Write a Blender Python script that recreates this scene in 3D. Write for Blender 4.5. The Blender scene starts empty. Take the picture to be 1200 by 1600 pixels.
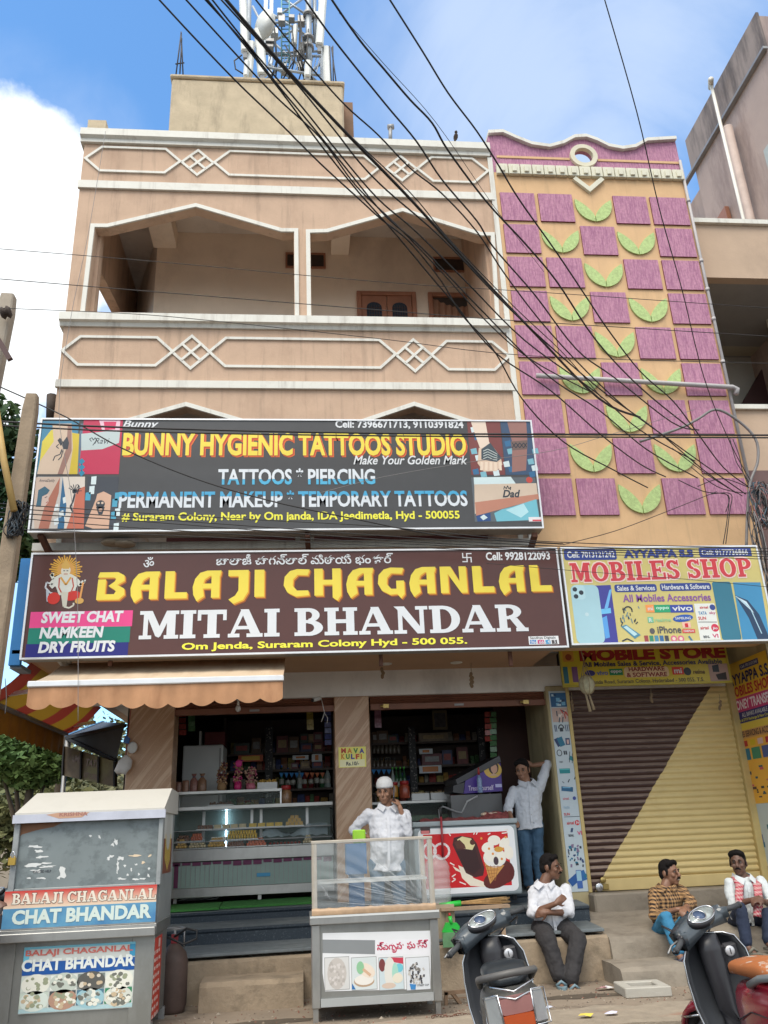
import bpy,bmesh,math,random
from mathutils import Vector as V,Matrix,Euler
from mathutils.geometry import tessellate_polygon
random.seed(11)
S=bpy.context.scene
COL=S.collection
PI=math.pi
R=math.radians
# camera
CAMZ=1.5
FPX=1308.63
CR=V((0.9952843,-0.0880792,-0.0406356))
CU=V((0.0062087,-0.3602140,0.9328490))
CF=V((0.0968021,0.9287023,0.3579684))
cam=bpy.data.cameras.new('camera')
camo=bpy.data.objects.new('camera',cam)
COL.objects.link(camo)
camo.matrix_world=Matrix(((CR.x,CU.x,-CF.x,0),(CR.y,CU.y,-CF.y,0),(CR.z,CU.z,-CF.z,CAMZ),(0,0,0,1)))
cam.sensor_fit='VERTICAL'
cam.sensor_height=36
cam.lens=FPX/1600*36
cam.clip_start=0.05
cam.clip_end=2000
S.camera=camo
S.view_settings.view_transform='Standard'
S.view_settings.look='None'
S.view_settings.exposure=0.68
S.view_settings.gamma=1
S.render.resolution_x=768
S.render.resolution_y=1024
S.cycles.max_bounces=8
S.cycles.diffuse_bounces=6
S.cycles.transparent_max_bounces=12
S.cycles.caustics_reflective=False
S.cycles.caustics_refractive=False
def ray(px,py):
 return CR*((px-600)/FPX)-CU*((py-800)/FPX)+CF
def P(px,py,Y):
 "point of the plane y = Y seen at a photo pixel"
 d=ray(px,py);q=d*(Y/d.y)
 return V((q.x,q.y,q.z+CAMZ))
def G(px,py,Z=0.0):
 "point of the plane z = Z"
 d=ray(px,py);q=d*((Z-CAMZ)/d.z)
 return V((q.x,q.y,q.z+CAMZ))
def XP(px,py,X):
 d=ray(px,py);q=d*(X/d.x)
 return V((q.x,q.y,q.z+CAMZ))
# sun and sky
SUN_EL,SUN_AZ=R(58),R(205)
w=bpy.data.worlds.new('World');S.world=w;w.use_nodes=True
nt=w.node_tree;N=nt.nodes;L=nt.links
N.clear()
wout=N.new('ShaderNodeOutputWorld');bg=N.new('ShaderNodeBackground')
sky=N.new('ShaderNodeTexSky');sky.sky_type='NISHITA';sky.sun_disc=False
sky.sun_elevation=SUN_EL;sky.sun_rotation=SUN_AZ
sky.air_density=1.0;sky.dust_density=0.6;sky.ozone_density=1.6
bg.inputs['Strength'].default_value=0.13
tc=N.new('ShaderNodeTexCoord')
def wmath(op,a,b=None,c=None):
 n=N.new('ShaderNodeMath');n.operation=op
 for i,x in enumerate((a,b,c)):
  if x is None:continue
  if isinstance(x,(int,float)):n.inputs[i].default_value=x
  else:L.new(x,n.inputs[i])
 return n.outputs[0]
def wnoise(scale,detail,rough=0.55,dist=0.0):
 n=N.new('ShaderNodeTexNoise');n.inputs['Scale'].default_value=scale
 n.inputs['Detail'].default_value=detail;n.inputs['Roughness'].default_value=rough
 n.inputs['Distortion'].default_value=dist
 L.new(tc.outputs['Generated'],n.inputs['Vector']);return n.outputs['Fac']
def blob(px,py,rad):
 d=ray(px,py).normalized()
 n=N.new('ShaderNodeVectorMath');n.operation='DISTANCE'
 L.new(tc.outputs['Generated'],n.inputs[0]);n.inputs[1].default_value=d
 return wmath('SUBTRACT',1.0,wmath('DIVIDE',n.outputs['Value'],rad))
def mx(lst):
 o=lst[0]
 for x in lst[1:]:o=wmath('MAXIMUM',o,x)
 return o
def sstep(x,lo,hi):
 n=N.new('ShaderNodeMapRange');n.interpolation_type='SMOOTHSTEP'
 n.inputs[1].default_value=lo;n.inputs[2].default_value=hi
 L.new(x,n.inputs[0]);return n.outputs[0]
n1=wnoise(9,8,0.6,0.2);n2=wnoise(3.2,6,0.6,0.6)
cum=mx([blob(15,300,.11),blob(70,310,.075),blob(-110,430,.2),blob(45,390,.11),blob(10,480,.11)])
cumm=sstep(wmath('ADD',cum,wmath('MULTIPLY',wmath('SUBTRACT',n1,.5),.75)),.02,.26)
low=mx([blob(20,470,.26),blob(-250,760,.42)])
lowm=wmath('MULTIPLY',sstep(wmath('ADD',low,wmath('MULTIPLY',wmath('SUBTRACT',n2,.5),1.0)),.0,.9),.42)
cir=mx([blob(800,110,.32),blob(1010,40,.26),blob(720,20,.16),blob(930,260,.2)])
cirm=wmath('MULTIPLY',sstep(wmath('ADD',cir,wmath('MULTIPLY',wmath('SUBTRACT',n2,.5),1.5)),.1,1.0),.36)
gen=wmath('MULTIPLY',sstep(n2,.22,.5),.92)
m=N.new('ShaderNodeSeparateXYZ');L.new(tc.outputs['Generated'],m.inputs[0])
behind=wmath('MULTIPLY',gen,sstep(wmath('MULTIPLY',m.outputs['Y'],-1.0),-.45,-.15))  # cloud cover added behind and above the camera, out of view, whitens ambient light
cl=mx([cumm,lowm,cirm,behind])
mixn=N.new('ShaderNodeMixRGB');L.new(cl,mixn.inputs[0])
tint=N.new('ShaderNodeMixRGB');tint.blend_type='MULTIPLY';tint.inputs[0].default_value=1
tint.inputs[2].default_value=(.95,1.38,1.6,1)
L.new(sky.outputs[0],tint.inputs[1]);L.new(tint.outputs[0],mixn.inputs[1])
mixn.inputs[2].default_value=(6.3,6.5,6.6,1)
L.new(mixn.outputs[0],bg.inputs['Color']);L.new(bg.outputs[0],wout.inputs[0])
sd=bpy.data.lights.new('sun','SUN');sd.energy=2.0;sd.angle=R(38);sd.color=(1.0,.91,.78)
so=bpy.data.objects.new('sun',sd);COL.objects.link(so)
sdir=V((math.sin(SUN_AZ)*math.cos(SUN_EL),math.cos(SUN_AZ)*math.cos(SUN_EL),math.sin(SUN_EL)))
so.rotation_euler=sdir.to_track_quat('Z','Y').to_euler()
so.location=(0,0,40)
# materials
MATS={}
def mat(name,col,rough=.6,metal=0.,var=.14,scale=5.,bump=0.,bscale=60.,stain=None,samt=.5,sscale=(2,2,.5),slo=.5,shi=.7,alpha=None,trans=0.,ior=1.45,emit=0.,spec=.5,bstretch=(1,1,1),coat=0.,streak=0.):
 if name in MATS:return MATS[name]
 m=bpy.data.materials.new(name);m.use_nodes=True
 t=m.node_tree;b=t.nodes['Principled BSDF']
 c=(*col,1)
 b.inputs['Base Color'].default_value=c
 b.inputs['Roughness'].default_value=rough
 b.inputs['Metallic'].default_value=metal
 b.inputs['Specular IOR Level'].default_value=spec
 if coat:b.inputs['Coat Weight'].default_value=coat;b.inputs['Coat Roughness'].default_value=.08
 if trans:b.inputs['Transmission Weight'].default_value=trans;b.inputs['IOR'].default_value=ior
 if alpha is not None:b.inputs['Alpha'].default_value=alpha
 tco=t.nodes.new('ShaderNodeTexCoord')
 def noise(sc,det=5,stretch=None,rg=.6):
  n=t.nodes.new('ShaderNodeTexNoise');n.inputs['Scale'].default_value=sc;n.inputs['Detail'].default_value=det
  n.inputs['Roughness'].default_value=rg
  if stretch:
   mp=t.nodes.new('ShaderNodeMapping');mp.inputs['Scale'].default_value=stretch
   t.links.new(tco.outputs['Object'],mp.inputs[0]);t.links.new(mp.outputs[0],n.inputs['Vector'])
  else:t.links.new(tco.outputs['Object'],n.inputs['Vector'])
  return n.outputs['Fac']
 src=None
 if var:
  r=t.nodes.new('ShaderNodeMapRange');t.links.new(noise(scale),r.inputs[0])
  r.inputs[1].default_value=.25;r.inputs[2].default_value=.75;r.inputs[3].default_value=1-var;r.inputs[4].default_value=1+var
  x=t.nodes.new('ShaderNodeVectorMath');x.operation='SCALE';x.inputs[0].default_value=col
  t.links.new(r.outputs[0],x.inputs['Scale']);src=x.outputs[0]
 if stain:
  r=t.nodes.new('ShaderNodeMapRange');t.links.new(noise(1.,9,sscale,.68),r.inputs[0])
  r.inputs[1].default_value=slo;r.inputs[2].default_value=shi;r.inputs[3].default_value=0;r.inputs[4].default_value=samt
  x=t.nodes.new('ShaderNodeMixRGB');t.links.new(r.outputs[0],x.inputs[0])
  if src:t.links.new(src,x.inputs[1])
  else:x.inputs[1].default_value=c
  x.inputs[2].default_value=(*stain,1);src=x.outputs[0]
 if streak:
  r=t.nodes.new('ShaderNodeMapRange');t.links.new(noise(1.,9,(7,7,.45),.72),r.inputs[0])
  r.inputs[1].default_value=.52;r.inputs[2].default_value=.74;r.inputs[3].default_value=0;r.inputs[4].default_value=streak
  x=t.nodes.new('ShaderNodeMixRGB');t.links.new(r.outputs[0],x.inputs[0]);t.links.new(src,x.inputs[1]);x.inputs[2].default_value=(.16,.12,.09,1);src=x.outputs[0]
 if src:t.links.new(src,b.inputs['Base Color'])
 if bump:
  bn=t.nodes.new('ShaderNodeBump');bn.inputs['Strength'].default_value=bump;bn.inputs['Distance'].default_value=.01
  t.links.new(noise(1.,6,tuple(bscale*k for k in bstretch)),bn.inputs['Height']);t.links.new(bn.outputs[0],b.inputs['Normal'])
 MATS[name]=m
 return m
def srgb(r,g,b):
 f=lambda x:(x/255/12.92)if x/255<=.04045 else((x/255+.055)/1.055)**2.4
 return(f(r),f(g),f(b))
def ink(r,g,b,rough=.45):
 "printed or painted colour given as sRGB"
 return mat('print_%d_%d_%d'%(r,g,b),srgb(r,g,b),rough,var=.05,scale=3)
# mesh builder
class MB:
 def __init__(s):s.v=[];s.f=[];s.mi=[];s.sm=[];s.mats=[];s.cur=0
 def m(s,mt):
  if mt not in s.mats:s.mats.append(mt)
  s.cur=s.mats.index(mt);return s
 def add(s,vs,fs,smooth=False):
  o=len(s.v);s.v+=[V(x)for x in vs]
  for f in fs:s.f.append([o+i for i in f]);s.mi.append(s.cur);s.sm.append(smooth)
  return s
 def box(s,a,b):
  x0,y0,z0=a;x1,y1,z1=b
  return s.add([(x0,y0,z0),(x1,y0,z0),(x1,y1,z0),(x0,y1,z0),(x0,y0,z1),(x1,y0,z1),(x1,y1,z1),(x0,y1,z1)],[(0,3,2,1),(4,5,6,7),(0,1,5,4),(1,2,6,5),(2,3,7,6),(3,0,4,7)])
 def obox(s,c,a,b,d):
  c=V(c);a=V(a);b=V(b);d=V(d)
  return s.add([c+a*i+b*j+d*k for k in(-1,1)for i,j in((-1,-1),(1,-1),(1,1),(-1,1))],[(0,3,2,1),(4,5,6,7),(0,1,5,4),(1,2,6,5),(2,3,7,6),(3,0,4,7)])
 def bar(s,p,q,w,h=None,up=(0,0,1)):
  p=V(p);q=V(q);d=(q-p);h=h or w
  up=V(up)
  if abs(d.normalized().dot(up))>.98:up=V((1,0,0))
  sd_=d.cross(up).normalized();u=sd_.cross(d).normalized()
  return s.obox((p+q)/2,d/2,sd_*w/2,u*h/2)
 def prism(s,pts,d,holes=()):
  pts=[V(x)for x in pts];d=V(d);loops=[pts]+[[V(x)for x in hh]for hh in holes]
  flat=[x for l in loops for x in l];n=len(flat)
  if len(loops)==1 and len(pts)==4:tri=[(0,1,2,3)]
  else:tri=[tuple(t)for t in tessellate_polygon(loops)]
  fs=[tuple(t)for t in tri]+[tuple(n+i for i in reversed(t))for t in tri]
  o=0
  for l in loops:
   k=len(l)
   for i in range(k):j=(i+1)%k;fs.append((o+i,o+j,n+o+j,n+o+i))
   o+=k
  return s.add(flat+[x+d for x in flat],fs)
 def poly(s,pts,holes=()):
  pts=[V(x)for x in pts];loops=[pts]+[[V(x)for x in h]for h in holes]
  flat=[x for l in loops for x in l]
  if len(loops)==1 and len(pts)<=4:return s.add(flat,[tuple(range(len(pts)))])
  return s.add(flat,[tuple(t)for t in tessellate_polygon(loops)])
 def tube(s,path,r,n=8,cap=True,smooth=True):
  path=[V(x)for x in path];k=len(path)
  rs=r if isinstance(r,(list,tuple))else[r]*k
  t0=(path[1]-path[0]).normalized()
  a=t0.cross(V((0,0,1)));
  if a.length<.05:a=t0.cross(V((1,0,0)))
  a.normalize();vs=[]
  for i in range(k):
   t=(path[min(i+1,k-1)]-path[max(i-1,0)])
   if t.length<1e-9:t=t0
   t.normalize();a=(a-t*a.dot(t)).normalized();b=t.cross(a)
   vs+=[path[i]+(a*math.cos(2*PI*j/n)+b*math.sin(2*PI*j/n))*rs[i]for j in range(n)]
  fs=[(i*n+j,i*n+(j+1)%n,(i+1)*n+(j+1)%n,(i+1)*n+j)for i in range(k-1)for j in range(n)]
  if cap:fs+=[tuple(reversed(range(n))),tuple((k-1)*n+j for j in range(n))]
  return s.add(vs,fs,smooth)
 def lathe(s,prof,c=(0,0,0),n=16,ax=(0,0,1),smooth=True,closed=False):
  c=V(c);ax=V(ax).normalized();a=ax.orthogonal().normalized();b=ax.cross(a);k=len(prof)
  vs=[c+(a*math.cos(2*PI*j/n)+b*math.sin(2*PI*j/n))*max(r_,1e-4)+ax*z for r_,z in prof for j in range(n)]
  fs=[(i*n+j,i*n+(j+1)%n,(i+1)*n+(j+1)%n,(i+1)*n+j)for i in range(k-1)for j in range(n)]
  if closed:fs+=[((k-1)*n+j,(k-1)*n+(j+1)%n,(j+1)%n,j)for j in range(n)]
  else:fs+=[tuple(reversed(range(n))),tuple((k-1)*n+j for j in range(n))]
  return s.add(vs,fs,smooth)
 def ell(s,c,r,n=12,m=8,mtx=None,smooth=True):
  c=V(c);r=r if isinstance(r,(tuple,list))else(r,r,r);vs=[]
  for i in range(m+1):
   th=PI*i/m
   for j in range(n):
    ph=2*PI*j/n
    q=V((r[0]*math.sin(th)*math.cos(ph),r[1]*math.sin(th)*math.sin(ph),r[2]*math.cos(th)))
    vs.append(c+(mtx@q if mtx else q))
  fs=[(i*n+j,(i+1)*n+j,(i+1)*n+(j+1)%n,i*n+(j+1)%n)for i in range(m)for j in range(n)]
  return s.add(vs,fs,smooth)
 def loft(s,rings,smooth=True,cap=True,closed=True):
  n=len(rings[0]);vs=[x for r_ in rings for x in r_];k=len(rings)
  fs=[]
  for i in range(k-1):
   for j in range(n if closed else n-1):
    fs.append((i*n+j,i*n+(j+1)%n,(i+1)*n+(j+1)%n,(i+1)*n+j))
  if cap and closed:fs+=[tuple(reversed(range(n))),tuple((k-1)*n+j for j in range(n))]
  return s.add(vs,fs,smooth)
 def build(s,name,mt=None,parent=None,bevel=0,local=False,fixn=True,seg=1):
  me=bpy.data.meshes.new(name)
  off=V((0,0,0))if local else worg(parent)
  me.from_pydata([x-off for x in s.v],[],s.f)
  for q in(s.mats or[mt]):me.materials.append(q)
  for p_,i,k in zip(me.polygons,s.mi,s.sm):p_.material_index=i;p_.use_smooth=k
  if fixn:
   bm=bmesh.new();bm.from_mesh(me);bmesh.ops.recalc_face_normals(bm,faces=bm.faces);bm.to_mesh(me);bm.free()
  o=bpy.data.objects.new(name,me);COL.objects.link(o)
  if parent:o.parent=parent
  if bevel:
   b=o.modifiers.new('bevel','BEVEL');b.width=bevel;b.segments=seg;b.limit_method='ANGLE';b.angle_limit=R(40)
  return o
def worg(o):
 v=V((0,0,0))
 while o:v=v+o.location;o=o.parent
 return v
def tag(o,label,cat,group=None,kind=None):
 o['label']=label;o['category']=cat
 if group:o['group']=group
 if kind:o['kind']=kind
 return o
def thing(name,label,cat,loc=(0,0,0),group=None,rot=None):
 o=bpy.data.objects.new(name,None);COL.objects.link(o);o.location=loc;o.empty_display_size=.1
 if rot:o.rotation_euler=rot
 return tag(o,label,cat,group)
def struct(o):
 o['kind']='structure';return o
# lettering
TC={}
def text_geo(s,bold=0.,shear=0.,res=3,space=1.0):
 k=(s,bold,shear,res,space)
 if k in TC:return TC[k]
 cu=bpy.data.curves.new('t','FONT');cu.body=s;cu.offset=bold;cu.shear=shear;cu.resolution_u=res;cu.space_character=space
 ob=bpy.data.objects.new('t',cu);COL.objects.link(ob)
 bpy.context.view_layer.update()
 me=ob.evaluated_get(bpy.context.evaluated_depsgraph_get()).to_mesh()
 vs=[(v.co.x,v.co.y)for v in me.vertices];fs=[tuple(p_.vertices)for p_ in me.polygons]
 ob.evaluated_get(bpy.context.evaluated_depsgraph_get()).to_mesh_clear()
 bpy.data.objects.remove(ob);bpy.data.curves.remove(cu)
 TC[k]=(vs,fs);return TC[k]
class Board:
 "a flat printed face on the plane through o spanned by U (right) and W (up), N towards the viewer"
 def __init__(b,o,U,N_,parent,step=.002):
  b.o=V(o);b.U=V(U).normalized();b.N=V(N_).normalized();b.W=b.N.cross(b.U).normalized();b.parent=parent;b.step=step
  if b.W.z<0:b.W=-b.W
 def uv(b,px,py):
  d=ray(px,py);c=V((0,0,CAMZ));t=(b.o-c).dot(b.N)/d.dot(b.N);q=c+d*t-b.o
  return q.dot(b.U),q.dot(b.W)
 def pt(b,u,v,lvl):return b.o+b.U*u+b.W*v+b.N*(lvl*b.step)
 def box(b,mb,x0,y0,x1,y1,mt,lvl,rnd=0):
  a=[b.uv(*q)for q in((x0,y0),(x1,y0),(x1,y1),(x0,y1))]
  u0=(a[0][0]+a[3][0])/2;u1=(a[1][0]+a[2][0])/2;v0=(a[2][1]+a[3][1])/2;v1=(a[0][1]+a[1][1])/2
  return b.ubox(mb,u0,v0,u1,v1,mt,lvl,rnd)
 def ubox(b,mb,u0,v0,u1,v1,mt,lvl,rnd=0):
  mb.m(mt)
  if rnd:
   r_=rnd*min(abs(u1-u0),abs(v1-v0));pts=[]
   for cx,cy,a0 in((u1-r_,v1-r_,0),(u0+r_,v1-r_,90),(u0+r_,v0+r_,180),(u1-r_,v0+r_,270)):
    pts+=[(cx+r_*math.cos(R(a0+k*22.5)),cy+r_*math.sin(R(a0+k*22.5)))for k in range(5)]
   mb.add([b.pt(u,v,lvl)for u,v in pts],[tuple(range(len(pts)))])
  else:mb.add([b.pt(u,v,lvl)for u,v in((u0,v0),(u1,v0),(u1,v1),(u0,v1))],[(0,1,2,3)])
  return mb
 def poly(b,mb,pts,mt,lvl):
  mb.m(mt);mb.poly([b.pt(*b.uv(*q),lvl)for q in pts]);return mb
 def disc(b,mb,px,py,r_,mt,lvl,ry=None,n=18,rot=0):
  mb.m(mt);u,v=b.uv(px,py);u2,_=b.uv(px+r_,py);k=abs(u2-u);ky=k*(ry/r_ if ry else 1)
  cs,sn=math.cos(R(rot)),math.sin(R(rot));pts=[]
  for i in range(n):
   x,y=k*math.cos(2*PI*i/n),ky*math.sin(2*PI*i/n)
   pts.append(b.pt(u+x*cs-y*sn,v+x*sn+y*cs,lvl))
  mb.add(pts,[tuple(range(n))]);return mb
 def line(b,mb,pts,wpx,mt,lvl):
  mb.m(mt);q=[b.uv(*x)for x in pts];k=abs(b.uv(pts[0][0]+wpx,pts[0][1])[0]-q[0][0])/2
  for i in range(len(q)-1):
   a=V((*q[i],0));c=V((*q[i+1],0));d=(c-a)
   if d.length<1e-6:continue
   d.normalize();n_=V((-d.y,d.x,0))*k
   mb.add([b.pt(x.x,x.y,lvl)for x in(a-n_,c-n_,c+n_,a+n_)],[(0,1,2,3)])
  return mb
 def text(b,s,l,r_,hpx,mt,lvl,name='lettering',bold=0.03,shear=0.,mb=None,grad=None,off=(0,0),space=1.0):
  "text whose vertical middle runs from pixel l to pixel r_, hpx tall"
  vs,fs=text_geo(s,bold,shear,space=space)
  if not vs:return None
  xs=[x for x,_ in vs];ys=[y for _,y in vs];x0,x1,y0,y1=min(xs),max(xs),min(ys),max(ys)
  u0,v0=b.uv(*l);u1,v1=b.uv(*r_);vc=(v0+v1)/2;H=abs(b.uv(l[0],l[1]-hpx/2)[1]-b.uv(l[0],l[1]+hpx/2)[1])
  own=mb is None
  if own:mb=MB()
  mb.m(mt)
  f=lambda x,y:b.pt(u0+(x-x0)/(x1-x0)*(u1-u0)+off[0],vc-H/2+(y-y0)/(y1-y0)*H+off[1],lvl)
  mb.add([f(x,y)for x,y in vs],fs)
  if own:return mb.build(name,None,b.parent,fixn=False)
  return mb
# hand-drawn letter shapes (for slab and flared lettering)
def arc_pts(cx,cy,ro,rh,ri,rj,a0,a1,n=12):
 o=[(cx+ro*math.cos(R(a0+(a1-a0)*i/n)),cy+rh*math.sin(R(a0+(a1-a0)*i/n)))for i in range(n+1)]
 q=[(cx+ri*math.cos(R(a0+(a1-a0)*i/n)),cy+rj*math.sin(R(a0+(a1-a0)*i/n)))for i in range(n+1)]
 return[[o[i],o[i+1],q[i+1],q[i]]for i in range(n)]
def rr(x0,y0,x1,y1):return[(x0,y0),(x1,y0),(x1,y1),(x0,y1)]
def seri(*xs):
 return[rr(a,y,b,y+.13)for a,b in xs for y in(0,.87)]
SLAB={'M':(1.2,[rr(0,0,.38,.13),rr(.12,.13,.26,.87),rr(.84,.13,1.1,.87),rr(.76,0,1.2,.13),[(0,1),(.38,1),(.68,.3),(.6,.05),(.5,.1),(.2,.87),(0,.87)],[(1.2,1),(.82,1),(.56,.3),(.6,.05),(.66,.1),(.96,.87),(1.2,.87)]]),'I':(.48,[rr(.1,.13,.38,.87)]+seri((0,.48))),'T':(.9,[rr(.31,.13,.59,.84),rr(.2,0,.7,.13),rr(0,.84,.9,1),rr(0,.62,.11,.84),rr(.79,.62,.9,.84)]),'A':(1.08,[[(.38,1),(.64,1),(1.0,.13),(.7,.13)],[(.4,.97),(.47,.8),(.2,.13),(.08,.13)],rr(.24,.28,.68,.4),rr(0,0,.36,.13),rr(.58,0,1.08,.13)]),'B':(.9,[rr(.1,.13,.36,.87),rr(0,0,.44,.13),rr(0,.87,.44,1),rr(.36,.45,.44,.57)]+arc_pts(.44,.74,.36,.26,.12,.13,-90,90)+arc_pts(.44,.28,.46,.285,.18,.155,-90,90)),'H':(1.05,[rr(.1,.13,.36,.87),rr(.69,.13,.95,.87),rr(.36,.43,.69,.57)]+seri((0,.46),(.59,1.05))),'N':(1.1,[rr(.13,.13,.27,.87),rr(0,0,.4,.13),[(0,1),(.34,1),(.97,.05),(.97,0),(.74,0),(.1,.9)],rr(.83,0.05,.97,.87),rr(.7,.87,1.1,1)]),'D':(1.0,[rr(.1,.13,.36,.87),rr(0,0,.44,.13),rr(0,.87,.44,1)]+arc_pts(.44,.5,.56,.5,.28,.37,-90,90)),'R':(1.05,[rr(.1,.13,.36,.87),rr(0,0,.46,.13),rr(0,.87,.44,1),rr(.36,.45,.44,.57),[(.46,.47),(.7,.5),(.95,.13),(.68,.13)],rr(.64,0,1.05,.13)]+arc_pts(.44,.73,.42,.27,.16,.14,-90,90)),'O':(1.0,arc_pts(.5,.5,.5,.5,.23,.37,0,360,24)),'L':(.85,[rr(.1,.13,.36,.87),rr(0,.87,.46,1),rr(0,0,.85,.13),rr(.73,.13,.85,.38)]),'E':(.88,[rr(.1,.13,.36,.87),rr(0,.87,.85,1),rr(0,0,.88,.13),rr(.74,.13,.88,.36),rr(.72,.68,.85,.87),rr(.36,.44,.58,.57),rr(.54,.36,.63,.65)]),'S':(.8,arc_pts(.4,.735,.36,.265,.12,.14,10,270)+arc_pts(.4,.27,.38,.27,.13,.14,-170,90)+[rr(.68,.7,.77,1),rr(.02,0,.11,.32)]),'P':(.9,[rr(.1,.13,.36,.87),rr(0,0,.46,.13),rr(0,.87,.44,1),rr(.36,.4,.44,.53)]+arc_pts(.44,.7,.44,.3,.17,.17,-90,90)),'C':(.95,arc_pts(.5,.5,.5,.5,.23,.36,40,320,18)+[rr(.8,.66,.92,1)]),'G':(1.0,arc_pts(.5,.5,.5,.5,.23,.36,40,300,18)+[rr(.68,0.05,.93,.4),rr(.55,.4,1.0,.5),rr(.8,.68,.92,1)]),'J':(.7,[rr(.3,.25,.56,.87),rr(.2,.87,.7,1)]+arc_pts(.3,.26,.26,.26,.02,.1,-170,0)),}
FLARE={'B':(1.0,[[(.06,1),(.72,1),(.95,.88),(.97,.68),(.72,.53),(.97,.4),(1,.18),(.8,0),(0,0),(.02,.74),(.3,.74),(.29,.2),(.62,.2),(.68,.3),(.6,.38),(.4,.5),(.62,.66),(.66,.76),(.58,.81),(0,.81)]]),'A':(1.0,[[(.52,1),(1.04,1),(1.0,.8),(.62,.8),(.44,.68),(.36,.45),(.42,.06),(.16,-.12),(.03,.12),(0,.4),(.08,.7),(.26,.92)],rr(.68,0,.98,.8),rr(.37,.34,.68,.52)]),'L':(.85,[rr(.04,0,.38,1),rr(.38,0,.85,.22)]),'J':(.85,[[(.1,1),(.85,1),(.84,.2),(.66,-.1),(.3,-.24),(.12,-.08),(.36,.06),(.48,.25),(.48,.78),(.1,.78)]]),'I':(.4,[rr(.02,0,.38,1)]),'C':(.95,[[(.5,1),(.98,.98),(.9,.76),(.52,.78),(.36,.62),(.34,.38),(.5,.2),(.92,.2),(.95,.02),(.45,-.02),(.14,.14),(0,.4),(.04,.72),(.24,.93)]]),'H':(1.0,[rr(.0,0,.32,1),rr(.32,.4,.68,.58),[(.68,1),(1.0,1),(1.0,.0),(.86,-.2),(.68,-.08)]]),'G':(1.0,[[(.5,1),(1.0,.98),(.92,.76),(.52,.78),(.36,.62),(.34,.38),(.5,.2),(.7,.2),(.7,.5),(1.0,.5),(1.0,0),(.86,-.16),(.72,0),(.45,-.02),(.14,.14),(0,.4),(.04,.72),(.24,.93)]]),'N':(1.02,[rr(0,0,.3,1),[(.3,1),(.42,1),(.74,.42),(.74,1),(1.02,1),(1.02,0),(.78,0),(.3,.72)]]),}
def glyphs(board,font,s,l,r_,hpx,mt,lvl,mb,gap=.12,space=.5,off=(0,0),grow=0.):
 wd=[];x=0
 for ch in s:
  if ch==' ':x+=space;continue
  w_,pl=font[ch];wd.append((x,pl));x+=w_+gap
 tot=x-gap
 u0,v0=board.uv(*l);u1,v1=board.uv(*r_);H=abs(board.uv(l[0],l[1]-hpx/2)[1]-board.uv(l[0],l[1]+hpx/2)[1])
 mb.m(mt);k=0
 for x,pl in wd:
  for p_ in pl:
   k+=1;pts=[]
   cx=sum(a for a,_ in p_)/len(p_);cy=sum(a for _,a in p_)/len(p_)
   for a,b in p_:
    if grow:a+=grow*(1 if a>cx else-1);b+=grow*(1 if b>cy else-1)
    t=(x+a)/tot
    pts.append(board.pt(u0+(u1-u0)*t+off[0],v0+(v1-v0)*t-H/2+b*H+off[1],lvl+.02*(k%17)))
   mb.poly(pts)
# common materials
PEACH=mat('peach_plaster',(.55,.385,.275),.85,var=.11,scale=2.5,bump=.3,bscale=40,stain=(.33,.205,.14),samt=.6,sscale=(1.8,1.8,.7),slo=.5,shi=.76,streak=.5)
CREAM=mat('cream_plaster',(.86,.74,.61),.85,var=.06,scale=2,stain=(.45,.36,.28),samt=.4,sscale=(1,1,.6))
TRIM=mat('white_trim_paint',(.70,.69,.63),.6,var=.06,scale=6,stain=(.38,.34,.28),samt=.5,sscale=(3,3,3),slo=.55,shi=.75,streak=.45)
OFFW=mat('off_white_wash',(.76,.75,.72),.85,var=.07,scale=3,stain=(.36,.35,.33),samt=.5,sscale=(2,2,1))
CONC=mat('stained_concrete',(.52,.43,.30),.92,var=.16,scale=3,bump=.5,bscale=30,stain=(.17,.14,.10),samt=.7,sscale=(3,3,.7),slo=.52,shi=.76)
CEIL=mat('grey_ceiling_plaster',(.66,.60,.54),.9,var=.08,scale=2,stain=(.25,.21,.18),samt=.5,sscale=(1.2,1.2,1.2))
WOODR=mat('red_brown_wood',(.34,.15,.09),.5,var=.2,scale=4,bump=.2,bscale=20,bstretch=(1,1,.1))
DARKW=mat('dark_brown_wood',(.075,.035,.025),.6,var=.2)
PURP=mat('mauve_textured_plaster',(.49,.24,.34),.9,var=.22,scale=26,bump=.9,bscale=46,bstretch=(1,1,.16),stain=(.27,.10,.20),samt=.75,sscale=(52,52,6),slo=.42,shi=.64)
PURPS=mat('dark_red_tile_edge',(.19,.035,.045),.8)
APRI=mat('apricot_plaster',(.66,.43,.235),.85,var=.09,scale=2.2,bump=.2,bscale=40,stain=(.45,.25,.13),samt=.45,sscale=(1.6,1.6,.8),slo=.52,shi=.8,streak=.25)
LEAFG=mat('lime_relief_plaster',(.44,.57,.24),.85,var=.22,scale=30,bump=.6,bscale=60)
ALU=mat('aluminium_frame',(.72,.72,.72),.35,metal=.6,var=.08)
STEEL=mat('stainless_steel',(.40,.40,.385),.35,metal=.8,var=.12,scale=4,stain=(.26,.25,.24),samt=.5,sscale=(4,4,1.5))
DSTEEL=mat('dull_grey_steel',(.30,.30,.30),.5,metal=.5,var=.15)
RUST=mat('rusty_iron',(.12,.05,.03),.8,var=.3,scale=12)
BLACK=mat('black_rubber',(.018,.018,.02),.6,var=.2)
GLASS=mat('clear_glass',(.6,.75,.7),.02,var=0,alpha=.07,spec=.5)
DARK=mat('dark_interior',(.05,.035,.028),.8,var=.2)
PINKW=mat('pink_grey_plaster',(.44,.35,.315),.9,var=.08,scale=2,bump=.3,bscale=30,stain=(.20,.15,.15),samt=.8,sscale=(1.4,1.4,.35),slo=.46,shi=.66)
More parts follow.
